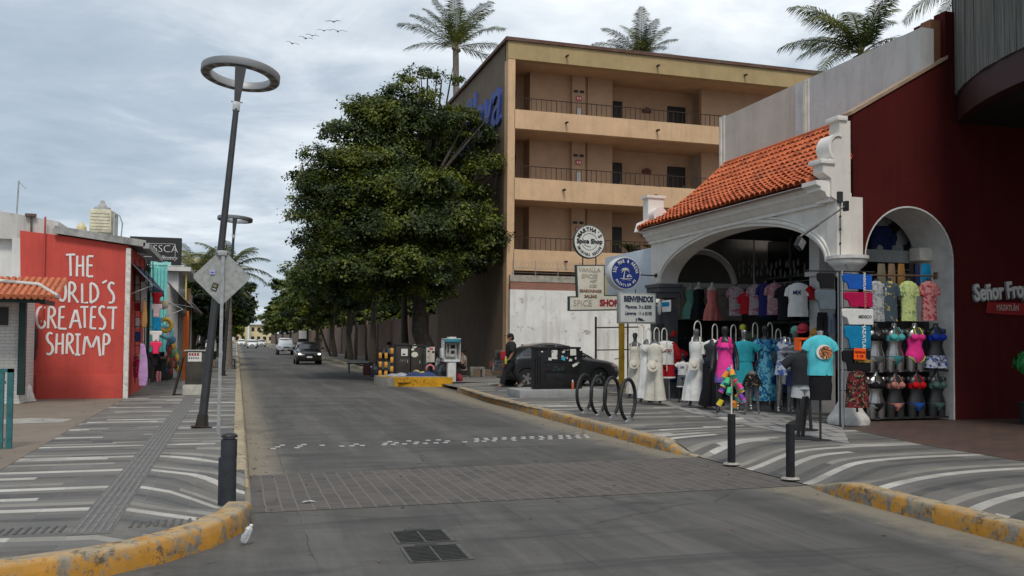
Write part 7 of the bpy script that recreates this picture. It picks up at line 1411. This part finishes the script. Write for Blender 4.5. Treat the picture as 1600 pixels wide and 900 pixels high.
# swim toys on a pole
t = thing('toy_stand', 'pole hung with bright foam water toys in front of the pink dress', 'toy display'); b = MB(); b.tube([(0, 0, 0), (0, 0, 1.05)], .018, 8); b.lathe([(.24, 0), (.24, .015)], n=24); b.build('pole', M_HOOK, t)
TC = [(.8, .05, .25), (.9, .30, .03), (.75, .60, .03), (.03, .40, .60), (.05, .45, .18), (.20, .05, .35), (.75, .04, .12), (.05, .35, .30)]; rt2 = random.Random(8); t.location = at_(1143, 654)
for i in range(26):
    a = rt2.uniform(0, 6.28); z = rt2.uniform(.28, .98); rr2 = .06+.30*(1-z)*.8; c_ = Vector((rr2*cos(a), rr2*sin(a)*.7, z)); d = Vector((cos(a)*.6, sin(a)*.6, -1)).normalized()*.12; o = MB(); o.tube([c_, c_+d], [.048, .056], 12); f2 = o.build('water_toy', mat('toy_%d' % (i % 8), TC[i % 8], .6, var=.05), None)
    tag(f2, 'short foam water toy hanging in the bright cluster below the pink dress', 'toy', 'foam water toys on the pole'); f2.location = t.location
    o = MB(); o.tube([c_+d*1.0, c_+d*1.12], [.058, .058], 12); o.build('rim', mat('toy_%d' % ((i+3) % 8), TC[(i+3) % 8], .6), f2)
# white J hooks
for i, (px, py, dpt, lab) in enumerate(((1002, 515, 19.9, 'beside the yellow post'), (1013, 521, 19.8, 'above the second white dress'), (1026, 520, 19.6, 'above the cream blouse'), (1038, 521, 19.4, 'above the baseball jersey'), (1090, 513, 18.6, 'above the long white dress with straps'), (1117, 515, 18.4, 'between the black trousers and the pink dress'), (1146, 516, 18.0, 'right of the pink dress'), (1180, 513, 17.6, 'left of the patterned blue kaftan'), (1203, 513, 17.2, 'right of the patterned blue kaftan'), (1216, 523, 17.0, 'over the white and blue flowered dress'))):
    q = aY(px, py, dpt); t = thing('display_hook', 'pale curved hook rail end '+lab, 'hook', 'curved ends of the clothes rails'); r_ = .11 if i != 4 else .15; P = [(r_*cos(a), 0, r_*sin(a)*1.1) for a in np.linspace(pi, 0, 9)]
    b = MB(); b.tube([(-r_, 0, -.2)]+P+[(r_, 0, -.35), (r_, .0, -1.2 if i not in (3, 4) else -.9)], .016, 8); b.build('rail', M_HOOK, t); t.location = q; t.rotation_euler.z = radians(20); t.scale = (.8, .8, 1)
# ---- garments as things
def hangtee(lab, c, m, w_=.40, h_=.60, rz=0., nm='hanging_shirt', cat='shirt', grp=None, lettering=None, collar=None, thin=.55):
    t = thing(nm, lab, cat, grp); b = MB(); rx = w_/2; ry = w_*.5*thin
    b.loft([(-h_, rx*1.0, ry, 0, 0, .05), (-h_*.6, rx*.96, ry*.95, 0, 0, .04), (-h_*.25, rx*1.0, ry, 0, 0, .03), (-.09, rx*.95, ry*.85), (-.02, rx*.6, ry*.6), (0, rx*.3, ry*.4)], 26, 7)
    for sg in (-1, 1): b.tube([(sg*rx*.62, 0, -.075), (sg*rx*.98, 0, -.15), (sg*rx*1.12, 0, -.29)], [.06, .07, .065], 10)
    b.build('garment', m, t); b = MB(); b.tube([(0, 0, -.05), (0, 0, .05)], [.045, .04], 10); b.build('neck', M_BKM, t)
    if collar: b = MB(); b.tube([(-.06, -ry*.5, -.01), (0, -ry*.95, -.10), (.06, -ry*.5, -.01)], .016, 6); b.build('collar', collar, t)
    if lettering: text(lettering[0], lettering[1], (0, -ry-.012, -h_*.3), lettering[2], t, off=.003)
    t.location = c; t.rotation_euler.z = rz; return t
def hdress(lab, c, m, h_=.85, w_=.34, rb=.24, rz=0.):
    t = thing('hanging_dress', lab, 'dress', 'dresses hung under the arch'); b = MB(); b.loft([(-h_, rb, rb*.6, 0, 0, .1), (-h_*.7, rb*.85, rb*.5, 0, 0, .08), (-h_*.42, .12, .09), (-h_*.25, .15, .11), (-.08, .13, .08), (-.06, .1, .06)], 34, 9)
    for sg in (-1, 1): b.tube([(sg*.09, -.05, -.09), (sg*.06, 0, .02), (sg*.08, .05, -.09)], .013, 6)
    b.build('dress', m, t); b = MB(); b.loft([(-.12, .13, .07), (-.03, .14, .06), (.02, .06, .045), (.07, .04, .04), (.12, .04, .04)], 16); b.build('form', mat('cream_form', (.42, .40, .36), .6), t); t.location = c; t.rotation_euler.z = rz; return t
hx = 11.6
hdress('mint green sleeveless dress hanging under the arch', aX(1079, 449, hx), F_MINT); hdress('black sleeveless dress hanging between mint and coral', aX(1092, 448, hx), F_BLK); hdress('coral red dress hanging under the arch', aX(1113, 449, hx), F_COR)
for i, (px, py, m_, lab, hh) in enumerate(((1150, 447, P_PKF, 'pale flowered shirt hanging left of the red one', .75), (1168, 456, F_RED, 'plain red blouse hanging in the shop', .55), (1182, 444, P_PKF, 'white and pink flowered robe left of the navy robe', .75), (1197, 442, fab('deepnavy', (.02, .02, .10)), 'deep navy robe hanging in the shop', .8), (1211, 442, printm('rose', (.32, .14, .16), (.36, .3, .27), 10), 'rose pink flowered robe right of the navy robe', .75), (1227, 446, F_BLK, 'black robe hanging near the white jersey', .8))):
    hangtee(lab, aX(px, py, 12.0), m_, .36, hh, radians(-50), 'hanging_robe', 'robe', 'robes and blouses hung inside the shop')  # robe colours are dimmed, so the shop's shade is in the cloth
t = hangtee('white baseball jersey with a red sleeve hanging by the inner pillar', aX(1247, 442, 11.7), F_WHT, .42, .74, radians(-45), lettering=('MX', .12, F_NAVY)); b = MB(); b.tube([(.2, 0, -.12), (.28, 0, -.2), (.33, 0, -.36)], [.086, .095, .09], 10); b.build('sleeve', F_RED, t)
rs2 = random.Random(17); MUT = [F_GRY, F_NAVY, F_BLK, F_RED, fab('olive2', (.08, .09, .05)), fab('plum', (.12, .03, .08)), fab('denim', (.07, .09, .13)), P_DFL, fab('sand', (.25, .2, .14))]
for i in range(22):
    q = aX(1050+i*9.6+rs2.uniform(-3, 3), rs2.uniform(520, 560), 11.5+rs2.uniform(-.2, .5)); hangtee('muted garment in the crowded row behind the mannequins', q, MUT[i % 9], .34, rs2.uniform(.5, .85), radians(rs2.uniform(-70, -20)), 'hanging_garment', 'garment', 'garments crowded behind the mannequins')
# white souvenirs in the windows
k_ = 0
for i in range(30):
    px, py = 1155+(i % 15)*7.2+random.uniform(-2, 2), 412+(i//15)*13+random.uniform(-4, 4); q = aX(px, py, 13.4); b = MB(); b.loft([(-.10, .02, .015), (-.05, .032, .02), (.05, .03, .02), (.08, .012, .012)], 10); o = b.build('ornament', mat('ornament_white', (.22, .21, .19), .6, var=.2)); tag(o, 'small pale ornament dangling before the dark shop windows', 'ornament', 'ornaments hanging in the shop window'); o.location = q
# caps
def cap(lab, c, m, rz=0., s=1., grp='caps on display', m2=None):
    t = thing('baseball_cap', lab, 'cap', grp); b = MB(); b.ball((0, 0, 0), (.10, .11, .085), 16, 8); b.build('crown', m, t); b = MB(); b.loft([(-.03, .085, .07, 0, -.12), (-.02, .085, .075, 0, -.125)], 16); b.build('brim', m2 or m, t); t.location = c; t.rotation_euler = (.3, 0, rz); t.scale = (s,)*3; return t
cap('bright red cap highest in front of the shop pillar', aX(1051, 520, 11.0), mat('cap_red', (.55, .02, .015), .7), -.8, 1.25); cap('black cap with a white crest beside the dark pillar', aX(1031, 512, 10.5), F_BLK, -.7, 1.3); cap('grey cap with a white panel right of the jersey', aX(1051, 545, 10.9), mat('cap_grey', (.28, .26, .24), .8), -.8, 1.1, m2=F_WHT)
cap('maroon cap under the bright red one', aX(1062, 556, 11.0), F_RED, -.7, 1.1); cap('second maroon cap lower on the cap stand', aX(1058, 566, 11.0), F_CRI, -.7, 1.0); cap('grey cap lowest on the cap stand', aX(1054, 578, 11.0), F_GRY, -.7, 1.1); cap('navy cap at the bottom of the cap stand', aX(1054, 591, 11.0), F_NAVY, -.7, 1.1)
cap('wine red cap left of the orange price stand', aX(1255, 513, 10.9), mat('cap_wine', (.26, .015, .03), .8), -.9, 1.2); cap('mint cap beside the wine red cap', aX(1243, 515, 11.4), F_MINT, -.9, 1.); cap('mustard cap right of the wine red cap', aX(1275, 520, 10.9), mat('mustard', (.30, .16, .03), .8), -.9, 1.2); cap('yellow green cap above the silver headed mannequin', aX(1161, 511, 11.3), mat('lime_cap', (.50, .48, .05), .8), -.7, .8)
t = thing('mask_display', 'white and blue face masks hung on the dark pillar', 'mask display'); q = aX(1036, 478, 10.55); b = MB(); b.box((-.02, -.42, -.16), (.02, .02, .14), .01); b.build('card', M_PAINTW, t); b = MB(); b.box((-.03, -.40, -.02), (-.021, 0, .09)); b.build('blue_stripe', F_SEA, t); b = MB(); b.ball((-.02, .16, -.05), (.06, .09, .2), 12, 8); b.build('mask', F_LGR, t); t.location = q
# racks inside: rows of garments
rk = random.Random(9); cols = [F_GRY, F_NAVY, F_BLK, F_RED, fab('dull_teal', (.03, .10, .12)), P_DFL, F_GRY, fab('dust', (.16, .13, .11)), F_BLK]
for r_, (xr, ya, yb, zt) in enumerate(((12.6, 15.9, 21.2, 1.75), (13.6, 15.5, 21.5, 1.75), (13.5, 15.5, 21.5, 3.2))):
    t = thing('clothes_rack', ('steel clothes rack just inside the shop arch', 'steel clothes rack deeper inside the shop', 'high clothes rail near the shop ceiling')[r_], 'clothes rack'); b = MB(); b.tube([(xr, ya, zt), (xr, yb, zt)], .018, 6)
    if r_ < 2:
        for y in (ya, (ya+yb)/2, yb): b.tube([(xr, y, SH), (xr, y, zt)], .018, 6)
    else:
        for y in (ya, yb): b.tube([(xr, y, zt), (xr, y, 4.5)], .018, 6)
    b.build('rail', M_STEEL, t); settle(t, (xr, (ya+yb)/2, SH)); y = ya+.15; src = {}
    while y < yb-.1:
        ci = rk.randrange(len(cols)); 
        if ci not in src:
            b = MB(); h_ = rk.uniform(.6, .95); b.loft([(-h_, .05, .22, 0, 0, .1), (-h_*.5, .045, .21, 0, 0, .08), (-.1, .04, .19), (-.03, .02, .06)], 18, 5); o = b.build('hung_garment', cols[ci]); src[ci] = o
        else: o = src[ci].copy(); COL.objects.link(o)
        tag(o, 'folded dim garment on a rail inside the dark shop', 'garment', 'garments on the inner rails'); o.location = (xr, y, zt-.02); o.rotation_euler.z = pi/2+rk.uniform(-.15, .15); y += rk.uniform(.16, .26)
# ---- rack of printed t-shirts at the column
RYk = 13.62
t = thing('display_rack', 'tall black wire rack of t-shirts in front of the white column', 'display rack'); xl, xr_ = aY(1312, 520, RYk).x, aY(1360, 520, RYk).x; zt = aY(1335, 424, RYk).z
b = MB()
for x in (xl, xl+.07): b.tube([(x, RYk, SH), (x, RYk, zt)], .016, 6)
b.tube([(xl-.55, RYk+.2, zt), (xr_+.1, RYk, zt)], .014, 6)
for py in (428, 455, 481, 508, 545, 578, 610): z = aY(1335, py, RYk).z; b.tube([(xl, RYk, z), (xr_, RYk, z)], .009, 5)
b.build('frame', M_BKM, t); b = MB(); b.tube([(xl+.035, RYk-.03, SH), (xl+.035, RYk-.03, zt)], .018, 8); b.build('post', M_STEEL, t); settle(t, (xl, RYk, SH))
def fold(lab, px0, px1, py0, py1, m, txt=None, txm=None, rot=False, nm='folded_tshirt', grp='t-shirts folded on the wire rack', Y=RYk-.06, th=.02, flip=False):
    a, c = aY(px0, py0, Y), aY(px1, py1, Y); w_, h_ = c.x-a.x, a.z-c.z; t = thing(nm, lab, 't-shirt', grp); b = MB()
    P = [(-w_*.5, h_*.42), (-w_*.42, h_*.5), (w_*.5, h_*.5), (w_*.5, -h_*.5), (-w_*.28, -h_*.5), (-w_*.34, -h_*.10), (-w_*.48, h_*.02)]
    b.prism(P, -th, th); o = b.build('cloth', m, t); md = o.modifiers.new('b', 'BEVEL'); md.width = .012; md.segments = 3
    if txt: text(txt, h_*(.26 if not rot else .24), (w_*.22, -th-.004, 0), txm or F_WHT, t, FACE_S if not rot else Matrix.Rotation(pi/2, 4, 'Y') @ FACE_S, off=.003, depth=.002)
    t.location = ((a.x+c.x)/2, Y, (a.z+c.z)/2); return t
F_PRT = printm('print_dark', (.10, .10, .10), (.30, .30, .29), 30, .5)
fold('royal blue printed t-shirt at the top of the wire rack', 1316, 1362, 428, 453, F_BLU, 'MAZATLAN', F_WHT, True); fold('crimson printed t-shirt, second on the wire rack', 1318, 1363, 456, 480, F_CRI, 'MAZATLAN', F_COR, True)
tt = fold('white t-shirt with a grey picture, third on the wire rack', 1315, 1364, 482, 508, F_WHT, 'MEXICO', F_GRY); fold('sea blue printed t-shirt, fourth on the wire rack', 1319, 1360, 509, 545, F_SEA, 'MAZATLAN', F_WHT, True)
fold('black t-shirt with gold writing under the orange price card', 1315, 1360, 547, 580, F_BLK, 'Mazatlan', mat('gold_print', (.42, .26, .06), .7)); fold('slate grey t-shirt on the left arm of the wire rack', 1273, 1305, 453, 484, fab('slate', (.10, .13, .15)), None); fold('black t-shirt highest on the left arm of the rack', 1276, 1303, 426, 451, F_BLK, None, Y=RYk-.05)
t = thing('price_card', 'neon orange price card on the wire rack', 'price card'); q = aY(1343.5, 553, RYk-.13); b = MB(); b.box((-.125, -.004, -.10), (.125, .004, .10)); b.build('card', F_ORG, t); text('REMERAS', .055, (0, -.008, .03), F_RED, t); text('$ 150', .06, (0, -.008, -.04), F_RED, t); t.location = q; t.rotation_euler.y = .04
t = thing('orange_stool', 'neon orange folding frame behind the cyan t-shirt', 'stand'); q = aY(1260, 538, 15.2); b = MB(); b.box((-.22, -.1, .08), (.22, .1, .13), .015); b.box((-.22, -.08, -.12), (-.17, .08, .09)); b.box((.17, -.08, -.05), (.22, .08, .09)); b.build('frame', F_ORG, t); b = MB(); b.tube([(0, 0, -1.4), (0, 0, .08)], .02, 6); b.build('post', M_BKM, t); t.location = q
# dark floral long dress at rack bottom
t = thing('mannequin', 'torso form in a dark red flowered dress at the bottom of the wire rack', 'mannequin', 'swimwear torsos and forms by the arch'); q = aY(1339, 582, RYk-.15); b = MB(); b.loft([(-.62, .22, .15, 0, 0, .05), (-.3, .20, .14, 0, 0, .03), (-.1, .19, .13), (.0, .15, .1), (.03, .06, .05)], 28, 6); b.build('dress', P_DFL, t); b = MB(); b.tube([(0, 0, -.7), (0, 0, 0)], .02, 6); b.build('post', M_BKM, t); t.location = q
# jeans and dark clothes hanging between pillar and rack
for i, (px, py, m_, lab) in enumerate(((1285, 488, F_BLK, 'black trousers hanging on the left arm of the wire rack'), (1297, 490, fab('denim', (.07, .09, .13)), 'faded denim shorts hanging by the column'))):
    t = thing('hanging_trousers', lab, 'trousers'); b = MB(); b.loft([(-.12, .11, .05), (0, .10, .045)], 14)
    for sg in (-1, 1): b.tube([(sg*.05, 0, -.08), (sg*.06, 0, -.5+.15*i)], [.06, .065], 10)
    b.build('cloth', m_, t); t.location = aY(px, py, RYk+.25)
# grey wall panels behind the rack
# hawaiian shirts
SWY = 14.38
t = thing('shirt_rail', 'rusty horizontal rail holding the flowered shirts', 'rail'); b = MB(); b.tube([aY(1358, 430, SWY), aY(1462, 431, SWY)], .018, 8); q = aY(1462, 431, SWY); b.box((q.x-.02, SWY-.04, q.z-.07), (q.x+.02, SWY+.04, q.z+.07)); b.build('rail', mat('rusty_rail', (.13, .08, .05), .7, .3), t); settle(t, q)
for px, m_, lab in ((1368, P_HGY, 'pale grey leafy shirt, leftmost of the flowered shirts'), (1388, P_HNV, 'slate shirt with big yellow flowers under the arch'), (1418, P_HLM, 'lime green palm print shirt under the arch'), (1450, P_HPK, 'pink palm print shirt next to the white arch edge')):
    hangtee(lab, aY(px, 439, SWY)+Vector((0, -.02, 0)), m_, .34, .78, 0, 'flowered_shirt', 'shirt', 'flowered shirts under the red arch', thin=.5)
# swimwear torsos
def torso(lab, px, py, body, top, bottom, one=None, s=1., male=False):
    t = thing('mannequin_torso', lab, 'mannequin torso', 'swimwear torsos on two shelves'); S = [(-.84, .075, .08), (-.72, .085, .09), (-.62, .09, .095)]
    b = MB(); b.loft([(-.62, .175, .11), (-.55, .18, .12), (-.45, .155, .105), (-.34, .118, .085), (-.22, .15, .105), (-.13, .165, .12), (-.05, .15, .085), (.0, .09, .06), (.03, .045, .045), (.10, .04, .04)], 24)
    for sg in (-1, 1):
        b.tube([(sg*.09, 0, -.58), (sg*.095, 0, -.82)], [.088, .075], 14); b.ball((sg*.07, -.09, -.17), (.07, .06, .065), 12, 8); b.ball((sg*.155, 0, -.06), (.05, .05, .06), 10, 8)
    b.build('torso', body, t)
    if one:
        b = MB(); b.loft([(-.64, .08, .115), (-.58, .14, .126), (-.52, .183, .128), (-.45, .16, .112), (-.34, .124, .092), (-.22, .156, .112), (-.14, .15, .125), (-.11, .10, .11)], 24)
        for sg in (-1, 1): b.ball((sg*.07, -.095, -.17), (.074, .062, .068), 12, 8)
        b.build('swimsuit', one, t)
        for P in [[(sg*.07, -.13, -.12), (sg*.06, -.07, .0), (sg*.05, .03, .02)] for sg in (-1, 1)]+[[(sg*.17, -.06, -.53), (sg*.10, -.11, -.60), (sg*.05, -.09, -.65)] for sg in (-1, 1)]: b = MB(); b.tube(P, .009, 6); b.build('piping', mat('lime_piping', (.55, .62, .08), .7), t)
    else:
        b = MB(); b.loft([(-.235, .155, .108), (-.14, .170, .125)], 24)
        for sg in (-1, 1): b.ball((sg*.07, -.095, -.17), (.074, .062, .068), 12, 8); b.tube([(sg*.08, -.13, -.12), (sg*.05, -.06, .01), (sg*.03, .03, .03)], .008, 6)
        b.build('bikini_top', top, t); b = MB(); b.loft([(-.68, .03, .08), (-.62, .09, .115), (-.57, .15, .126), (-.52, .184, .124)], 24)
        if male: b.tube([(-.09, 0, -.55), (-.10, 0, -.76)], [.10, .11], 14); b.tube([(.09, 0, -.55), (.10, 0, -.76)], [.10, .11], 14)
        b.build('bikini_bottom', bottom, t)
    q = aY(px, py, SWY+.12); t.location = q; t.scale = (s*1.28, s*1.1, s*1.12); return t
ss1 = .92; yt = 513
torso('silver torso in a charcoal bikini, upper shelf far left', 1367, yt, M_SIL, F_BLK, F_GRY, s=ss1); torso('silver torso in a turquoise bikini, upper shelf', 1397, yt, M_SIL, fab('aqua', (.08, .42, .42)), fab('aqua2', (.05, .26, .26)), s=ss1); torso('torso in a hot pink one piece swimsuit with lime piping', 1429, yt, M_SIL, None, None, F_PNK, s=ss1); torso('dark torso in a royal blue top and printed shorts, upper shelf right', 1462, yt, M_BKM, fab('royal', (.01, .04, .32)), P_FLW, s=ss1, male=True)
yb = 588
torso('silver torso in a black bikini, lower shelf far left', 1368, yb, M_SIL, F_BLK, F_BLK, s=.88); torso('dark torso in a salmon flowered bikini, lower shelf', 1398, yb, M_BKM, fab('salmon', (.42, .18, .14), .3, 20), fab('salmon', (.42, .18, .14), .3, 20), s=.88); torso('dark torso in a red bikini top and blue bottom, lower shelf', 1431, yb, M_BKM, fab('scarlet', (.55, .01, .015)), F_BLU, s=.88); torso('dark torso in a grey green bikini, lower shelf right', 1463, yb, M_BKM, fab('sage', (.08, .15, .13)), fab('sage', (.08, .15, .13)), s=.88)
t = thing('display_shelf', 'black two level shelf carrying the swimwear torsos', 'shelf')
for py in (578, 652): z = aY(1410, py, SWY).z; b = MB(); b.box((11.5, SWY+.06, z-.035), (13.45, SWY+.35, z)); b.build('shelf', M_BKM, t)
b = MB(); b.box((11.4, SWY+.6, SH), (13.48, SWY+.64, 2.1)); b.build('back_panel', mat('black_backing', (.012, .012, .012), .8), t); settle(t, (12.5, SWY, SH))
# behind the shirts: shop beam, lights, hanging towels
t = thing('shop_beam', 'long white painted beam and box across the inside of the red arch', 'beam'); b = MB(); q0 = aY(1360, 405, 15.3); q1 = aY(1442, 392, 15.3); b.box((11.5, 15.25, q0.z-.05), (13.45, 15.35, q0.z+.2)); b.build('beam', mat('beam_grey', (.25, .26, .25), .6), t); b = MB(); q = aY(1450, 397, 14.9); b.box((q.x-.2, 14.9, q.z-.13), (q.x+.15, 15.2, q.z+.13), .01); b.build('box', F_CRM, t); settle(t, (12.5, 15.3, q0.z))
t = thing('tube_light', 'lit white tube lamp inside the red arch', 'lamp'); q = aY(1436, 380, 15.6); b = MB(); b.tube([(q.x-.22, 15.5, q.z-.02), (q.x+.10, 15.6, q.z+.01)], .014, 8); b.build('tube', mat('lit_tube', (1., .97, .9), .4, var=0, emit=1.6), t); b = MB(); b.box((q.x-.24, 15.48, q.z+.012), (q.x+.12, 15.62, q.z+.03)); b.build('fitting', M_BKM, t); settle(t, q)
for i, (px, w_, m_, lab) in enumerate(((1377, .18, fab('khaki', (.16, .14, .09)), 'khaki towel hanging behind the flowered shirts'), (1393, .16, fab('tan', (.20, .13, .08)), 'tan towel hanging behind the flowered shirts'), (1408, .16, fab('ochre', (.25, .13, .04)), 'ochre towel hanging behind the flowered shirts'), (1424, .12, F_BLK, 'black towel with a white mark behind the flowered shirts'), (1434, .1, F_NAVY, 'navy towel hanging behind the flowered shirts'), (1447, .22, F_SEA, 'blue towel hanging at the white arch edge'))):
    t = thing('towel', lab, 'towel'); b = MB(); b.loft([(-.55, w_/2, .02, 0, 0, .2), (-.2, w_/2, .02, 0, 0, .15), (0, w_/2*.9, .015)], 20, 5); b.build('cloth', m_, t); t.location = aY(px, 412, SWY+.2)
rw2 = random.Random(12)
for i in range(11):
    px, py = rw2.uniform(1370, 1435), rw2.uniform(335, 388); q = aY(px, py, 15.7); hangtee('dim %s garment high inside the red arch' % ('whitish' if i % 2 else 'dark'), q+Vector((0, 0, .1)), mat('dim_white', (.30, .30, .29), .8) if i % 2 else F_NAVY, .24, .34, rw2.uniform(-.6, .6), 'stored_shirt', 'shirt', 'whitish shirts stored high in the arch' if i % 2 else 'dark shirts stored high in the arch')
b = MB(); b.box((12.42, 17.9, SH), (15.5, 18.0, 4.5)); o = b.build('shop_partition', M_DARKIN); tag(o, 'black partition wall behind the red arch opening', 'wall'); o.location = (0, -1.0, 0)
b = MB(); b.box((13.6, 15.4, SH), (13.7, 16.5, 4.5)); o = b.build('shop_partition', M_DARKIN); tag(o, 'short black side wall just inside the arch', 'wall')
# ================================================================ LEFT MARKET GOODS
LG = 'goods hung at the left market stall'
def flat(nm, lab, cat, px0, px1, py0, py1, Y, m, kind='tee', th=.04):
    a, c = aY(px0, py0, Y), aY(px1, py1, Y); w_, h_ = c.x-a.x, a.z-c.z; t = thing(nm, lab, cat, LG); b = MB()
    P = {'tee': [(-.5, .5), (.5, .5), (.5, .12), (.3, .1), (.28, -.5), (-.28, -.5), (-.3, .1), (-.5, .12)], 'board': [(-.35, .5), (.1, .46), (.4, .1), (.5, -.3), (.35, -.5), (-.4, -.5), (-.5, -.25), (-.38, .1)], 'rect': [(-.5, .5), (.5, .5), (.47, -.5), (-.46, -.5)], 'bag': [(-.4, .5), (.4, .5), (.5, .0), (.35, -.5), (-.35, -.5), (-.5, .0)]}[kind]
    b.prism([(x*w_, z*h_) for x, z in P], -th, th); o = b.build('body', m, t); md = o.modifiers.new('b', 'BEVEL'); md.width = min(.02, th*.6); md.segments = 2
    b = MB(); b.tube([(-w_*.12, 0, h_*.5), (0, 0, h_*.5+.06), (w_*.12, 0, h_*.5)], .008, 5); b.build('hanger', M_BKM, t); t.location = ((a.x+c.x)/2, Y, (a.z+c.z)/2); return t
t = thing('market_rack', 'black wire grid rack full of goods at the left market stall', 'display rack'); b = MB()
for px in (211, 219, 226, 232, 239): b.tube([aY(px, 405, 25.2), aY(px, 598, 25.2)], .012, 5)
for py in (418, 445, 470, 510, 540, 570): b.tube([aY(209, py, 25.2), aY(240, py+1, 25.2)], .010, 5)
b.build('grid', M_BKM, t); settle(t, aY(225, 600, 25.2))
for a_ in (('hung_towel', 'pale beige towel at the top of the market rack', 'towel', 211, 218, 430, 472, 25.4, F_CRM, 'rect'), ('hung_towel', 'light grey cloth strip on the market rack', 'towel', 220, 229, 440, 488, 25.1, F_LGR, 'rect'), ('hung_shirt', 'dark red folded shirt low on the left of the market rack', 'shirt', 210, 220, 474, 486, 25.3, F_RED, 'rect'), ('hung_shirt', 'crimson t-shirt at the top right of the market goods', 'shirt', 237, 253, 457, 475, 25.1, F_RED, 'tee'),
           ('hung_shirt', 'white t-shirt with a pink picture below the crimson one', 'shirt', 236, 253, 475, 496, 25.1, printm('pw', (.62, .5, .52), (.6, .1, .2), 6, .62), 'tee'), ('hung_shirt', 'blue t-shirt in the middle of the market goods', 'shirt', 239, 252, 496, 517, 25.1, F_SEA, 'rect'), ('hung_shirt', 'white t-shirt below the blue one', 'shirt', 234, 253, 517, 534, 25.05, F_WHT, 'tee'), ('hung_shirt', 'neon pink t-shirt lowest of the hanging shirts', 'shirt', 235, 252, 534, 553, 25.0, mat('neon_pink', (.85, .03, .12), .7, var=.03), 'tee'), ('hung_shirt', 'black t-shirt under the neon pink one', 'shirt', 233, 250, 553, 572, 25.1, F_BLK, 'tee'),
           ('bodyboard', 'tall lilac bodyboard standing against the market rack', 'bodyboard', 217, 231, 536, 603, 24.7, F_LIL, 'board'), ('wooden_paddle', 'slanting tan wooden paddle on the market rack', 'paddle', 222, 230, 468, 512, 24.9, mat('tan_wood', (.45, .24, .07), .6), 'board'), ('hung_bag', 'white cap shaped bag left on the market rack', 'bag', 210, 220, 497, 512, 25.3, F_WHT, 'bag'), ('hung_bag', 'dark blue bag left on the market rack', 'bag', 210, 220, 518, 534, 25.3, fab('mblue', (.02, .07, .2)), 'bag'), ('hung_bag', 'red and pink beach bag low on the market rack', 'bag', 208, 218, 555, 590, 25.4, printm('rb', (.55, .02, .08), (.6, .2, .3), 12), 'bag'), ('hung_bag', 'small bright green pouch above the red beach bag', 'bag', 216, 221, 553, 562, 25.2, mat('bright_lime', (.12, .55, .05), .6), 'bag'),
           ('hung_bag', 'pink and white striped sandal bag near the step', 'bag', 243, 252, 580, 597, 25.6, stripem('pink', [(0, (.6, .5, .45)), (.5, (.5, .12, .16))], 14, 0), 'bag'), ('hung_bag', 'black handbag above the striped sandal bag', 'bag', 241, 253, 560, 580, 25.7, F_BLK, 'bag')):
    flat(*a_)
for i, (px, py, Y, m_, r_, lab) in enumerate(((258, 508, 27.5, mat('mustard_ring', (.50, .32, .03), .6), .17, 'mustard yellow swim ring hung at the stall'), (260, 519, 28, mat('aqua_ring', (.15, .42, .50), .5), .16, 'aqua swim ring below the mustard one'), (256, 476, 27, mat('straw', (.40, .34, .24), .8), .13, 'round straw hat at the top of the stall'), (268, 531, 29.5, mat('denim_ball', (.05, .14, .24), .6), .13, 'blue beach ball above the toy bags'))):
    t = thing(('swim_ring', 'swim_ring', 'straw_hat', 'beach_ball')[i], lab, ('swim ring', 'swim ring', 'hat', 'ball')[i]); b = MB()
    if i < 2: b.torus((0, 0, 0), r_, .06, Matrix.Rotation(pi/2, 4, 'X') @ Matrix.Rotation(.3, 4, 'Y'), 24, 10)
    else: b.ball((0, 0, 0), (r_, r_*.5, r_), 16, 10)
    b.build('body', m_, t); b = MB(); b.tube([(0, 0, r_), (0, 0, r_+.15)], .006, 4); b.build('string', M_BKM, t); t.location = aY(px, py, Y)
rm_ = random.Random(21)
CB = [(.35, .22, .02), (.3, .06, .02), (.32, .03, .1), (.02, .10, .2), (.03, .15, .05), (.2, .02, .02), (.02, .02, .02)]
for i in range(30):
    px, py = rm_.uniform(261, 277), rm_.uniform(538, 578); q = aY(px, py, rm_.uniform(29.5, 32)); b = MB(); b.loft([(-.14, .03, .03), (-.1, .07, .04), (.05, .06, .04), (.09, .02, .02), (.16, .006, .006)], 10); o = b.build('toy_bag', mat('market_toy_%d' % (i % 7), CB[i % 7], .6)); tag(o, 'small bright toy bag in the cluster by the market step', 'toy', 'bright toy bags by the market step'); o.location = q
rr3 = random.Random(31)
for i in range(26):
    y = 25.2+i*.28; z = rr3.uniform(1.0, 2.3); b = MB(); b.loft([(-.5, .16, .04, 0, 0, .1), (-.2, .15, .04, 0, 0, .1), (0, .12, .03)], 14, 5); o = b.build('hung_garment', cols[i % 9]); tag(o, 'dim garment hanging in the depth of the left market stall', 'garment', 'garments in the depth of the left stall'); o.location = (-2.95-rr3.uniform(0, .5), y, z); o.rotation_euler.z = pi/2
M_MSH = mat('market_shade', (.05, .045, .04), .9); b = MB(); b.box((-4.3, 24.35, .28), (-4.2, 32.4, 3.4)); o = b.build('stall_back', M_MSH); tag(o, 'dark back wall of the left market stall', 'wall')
t = thing('market_counter', 'dark counter with goods by the far market shops', 'counter'); b = MB(); b.box((-2.7, 33.6, .15), (-2.3, 42, .9), .02); b.build('counter', M_DARKIN, t); b = MB(); b.box((-2.75, 33.5, .9), (-2.2, 42, .95)); b.build('top', mat('counter_top', (.2, .1, .06), .7), t); settle(t, (-2.5, 38, .15))
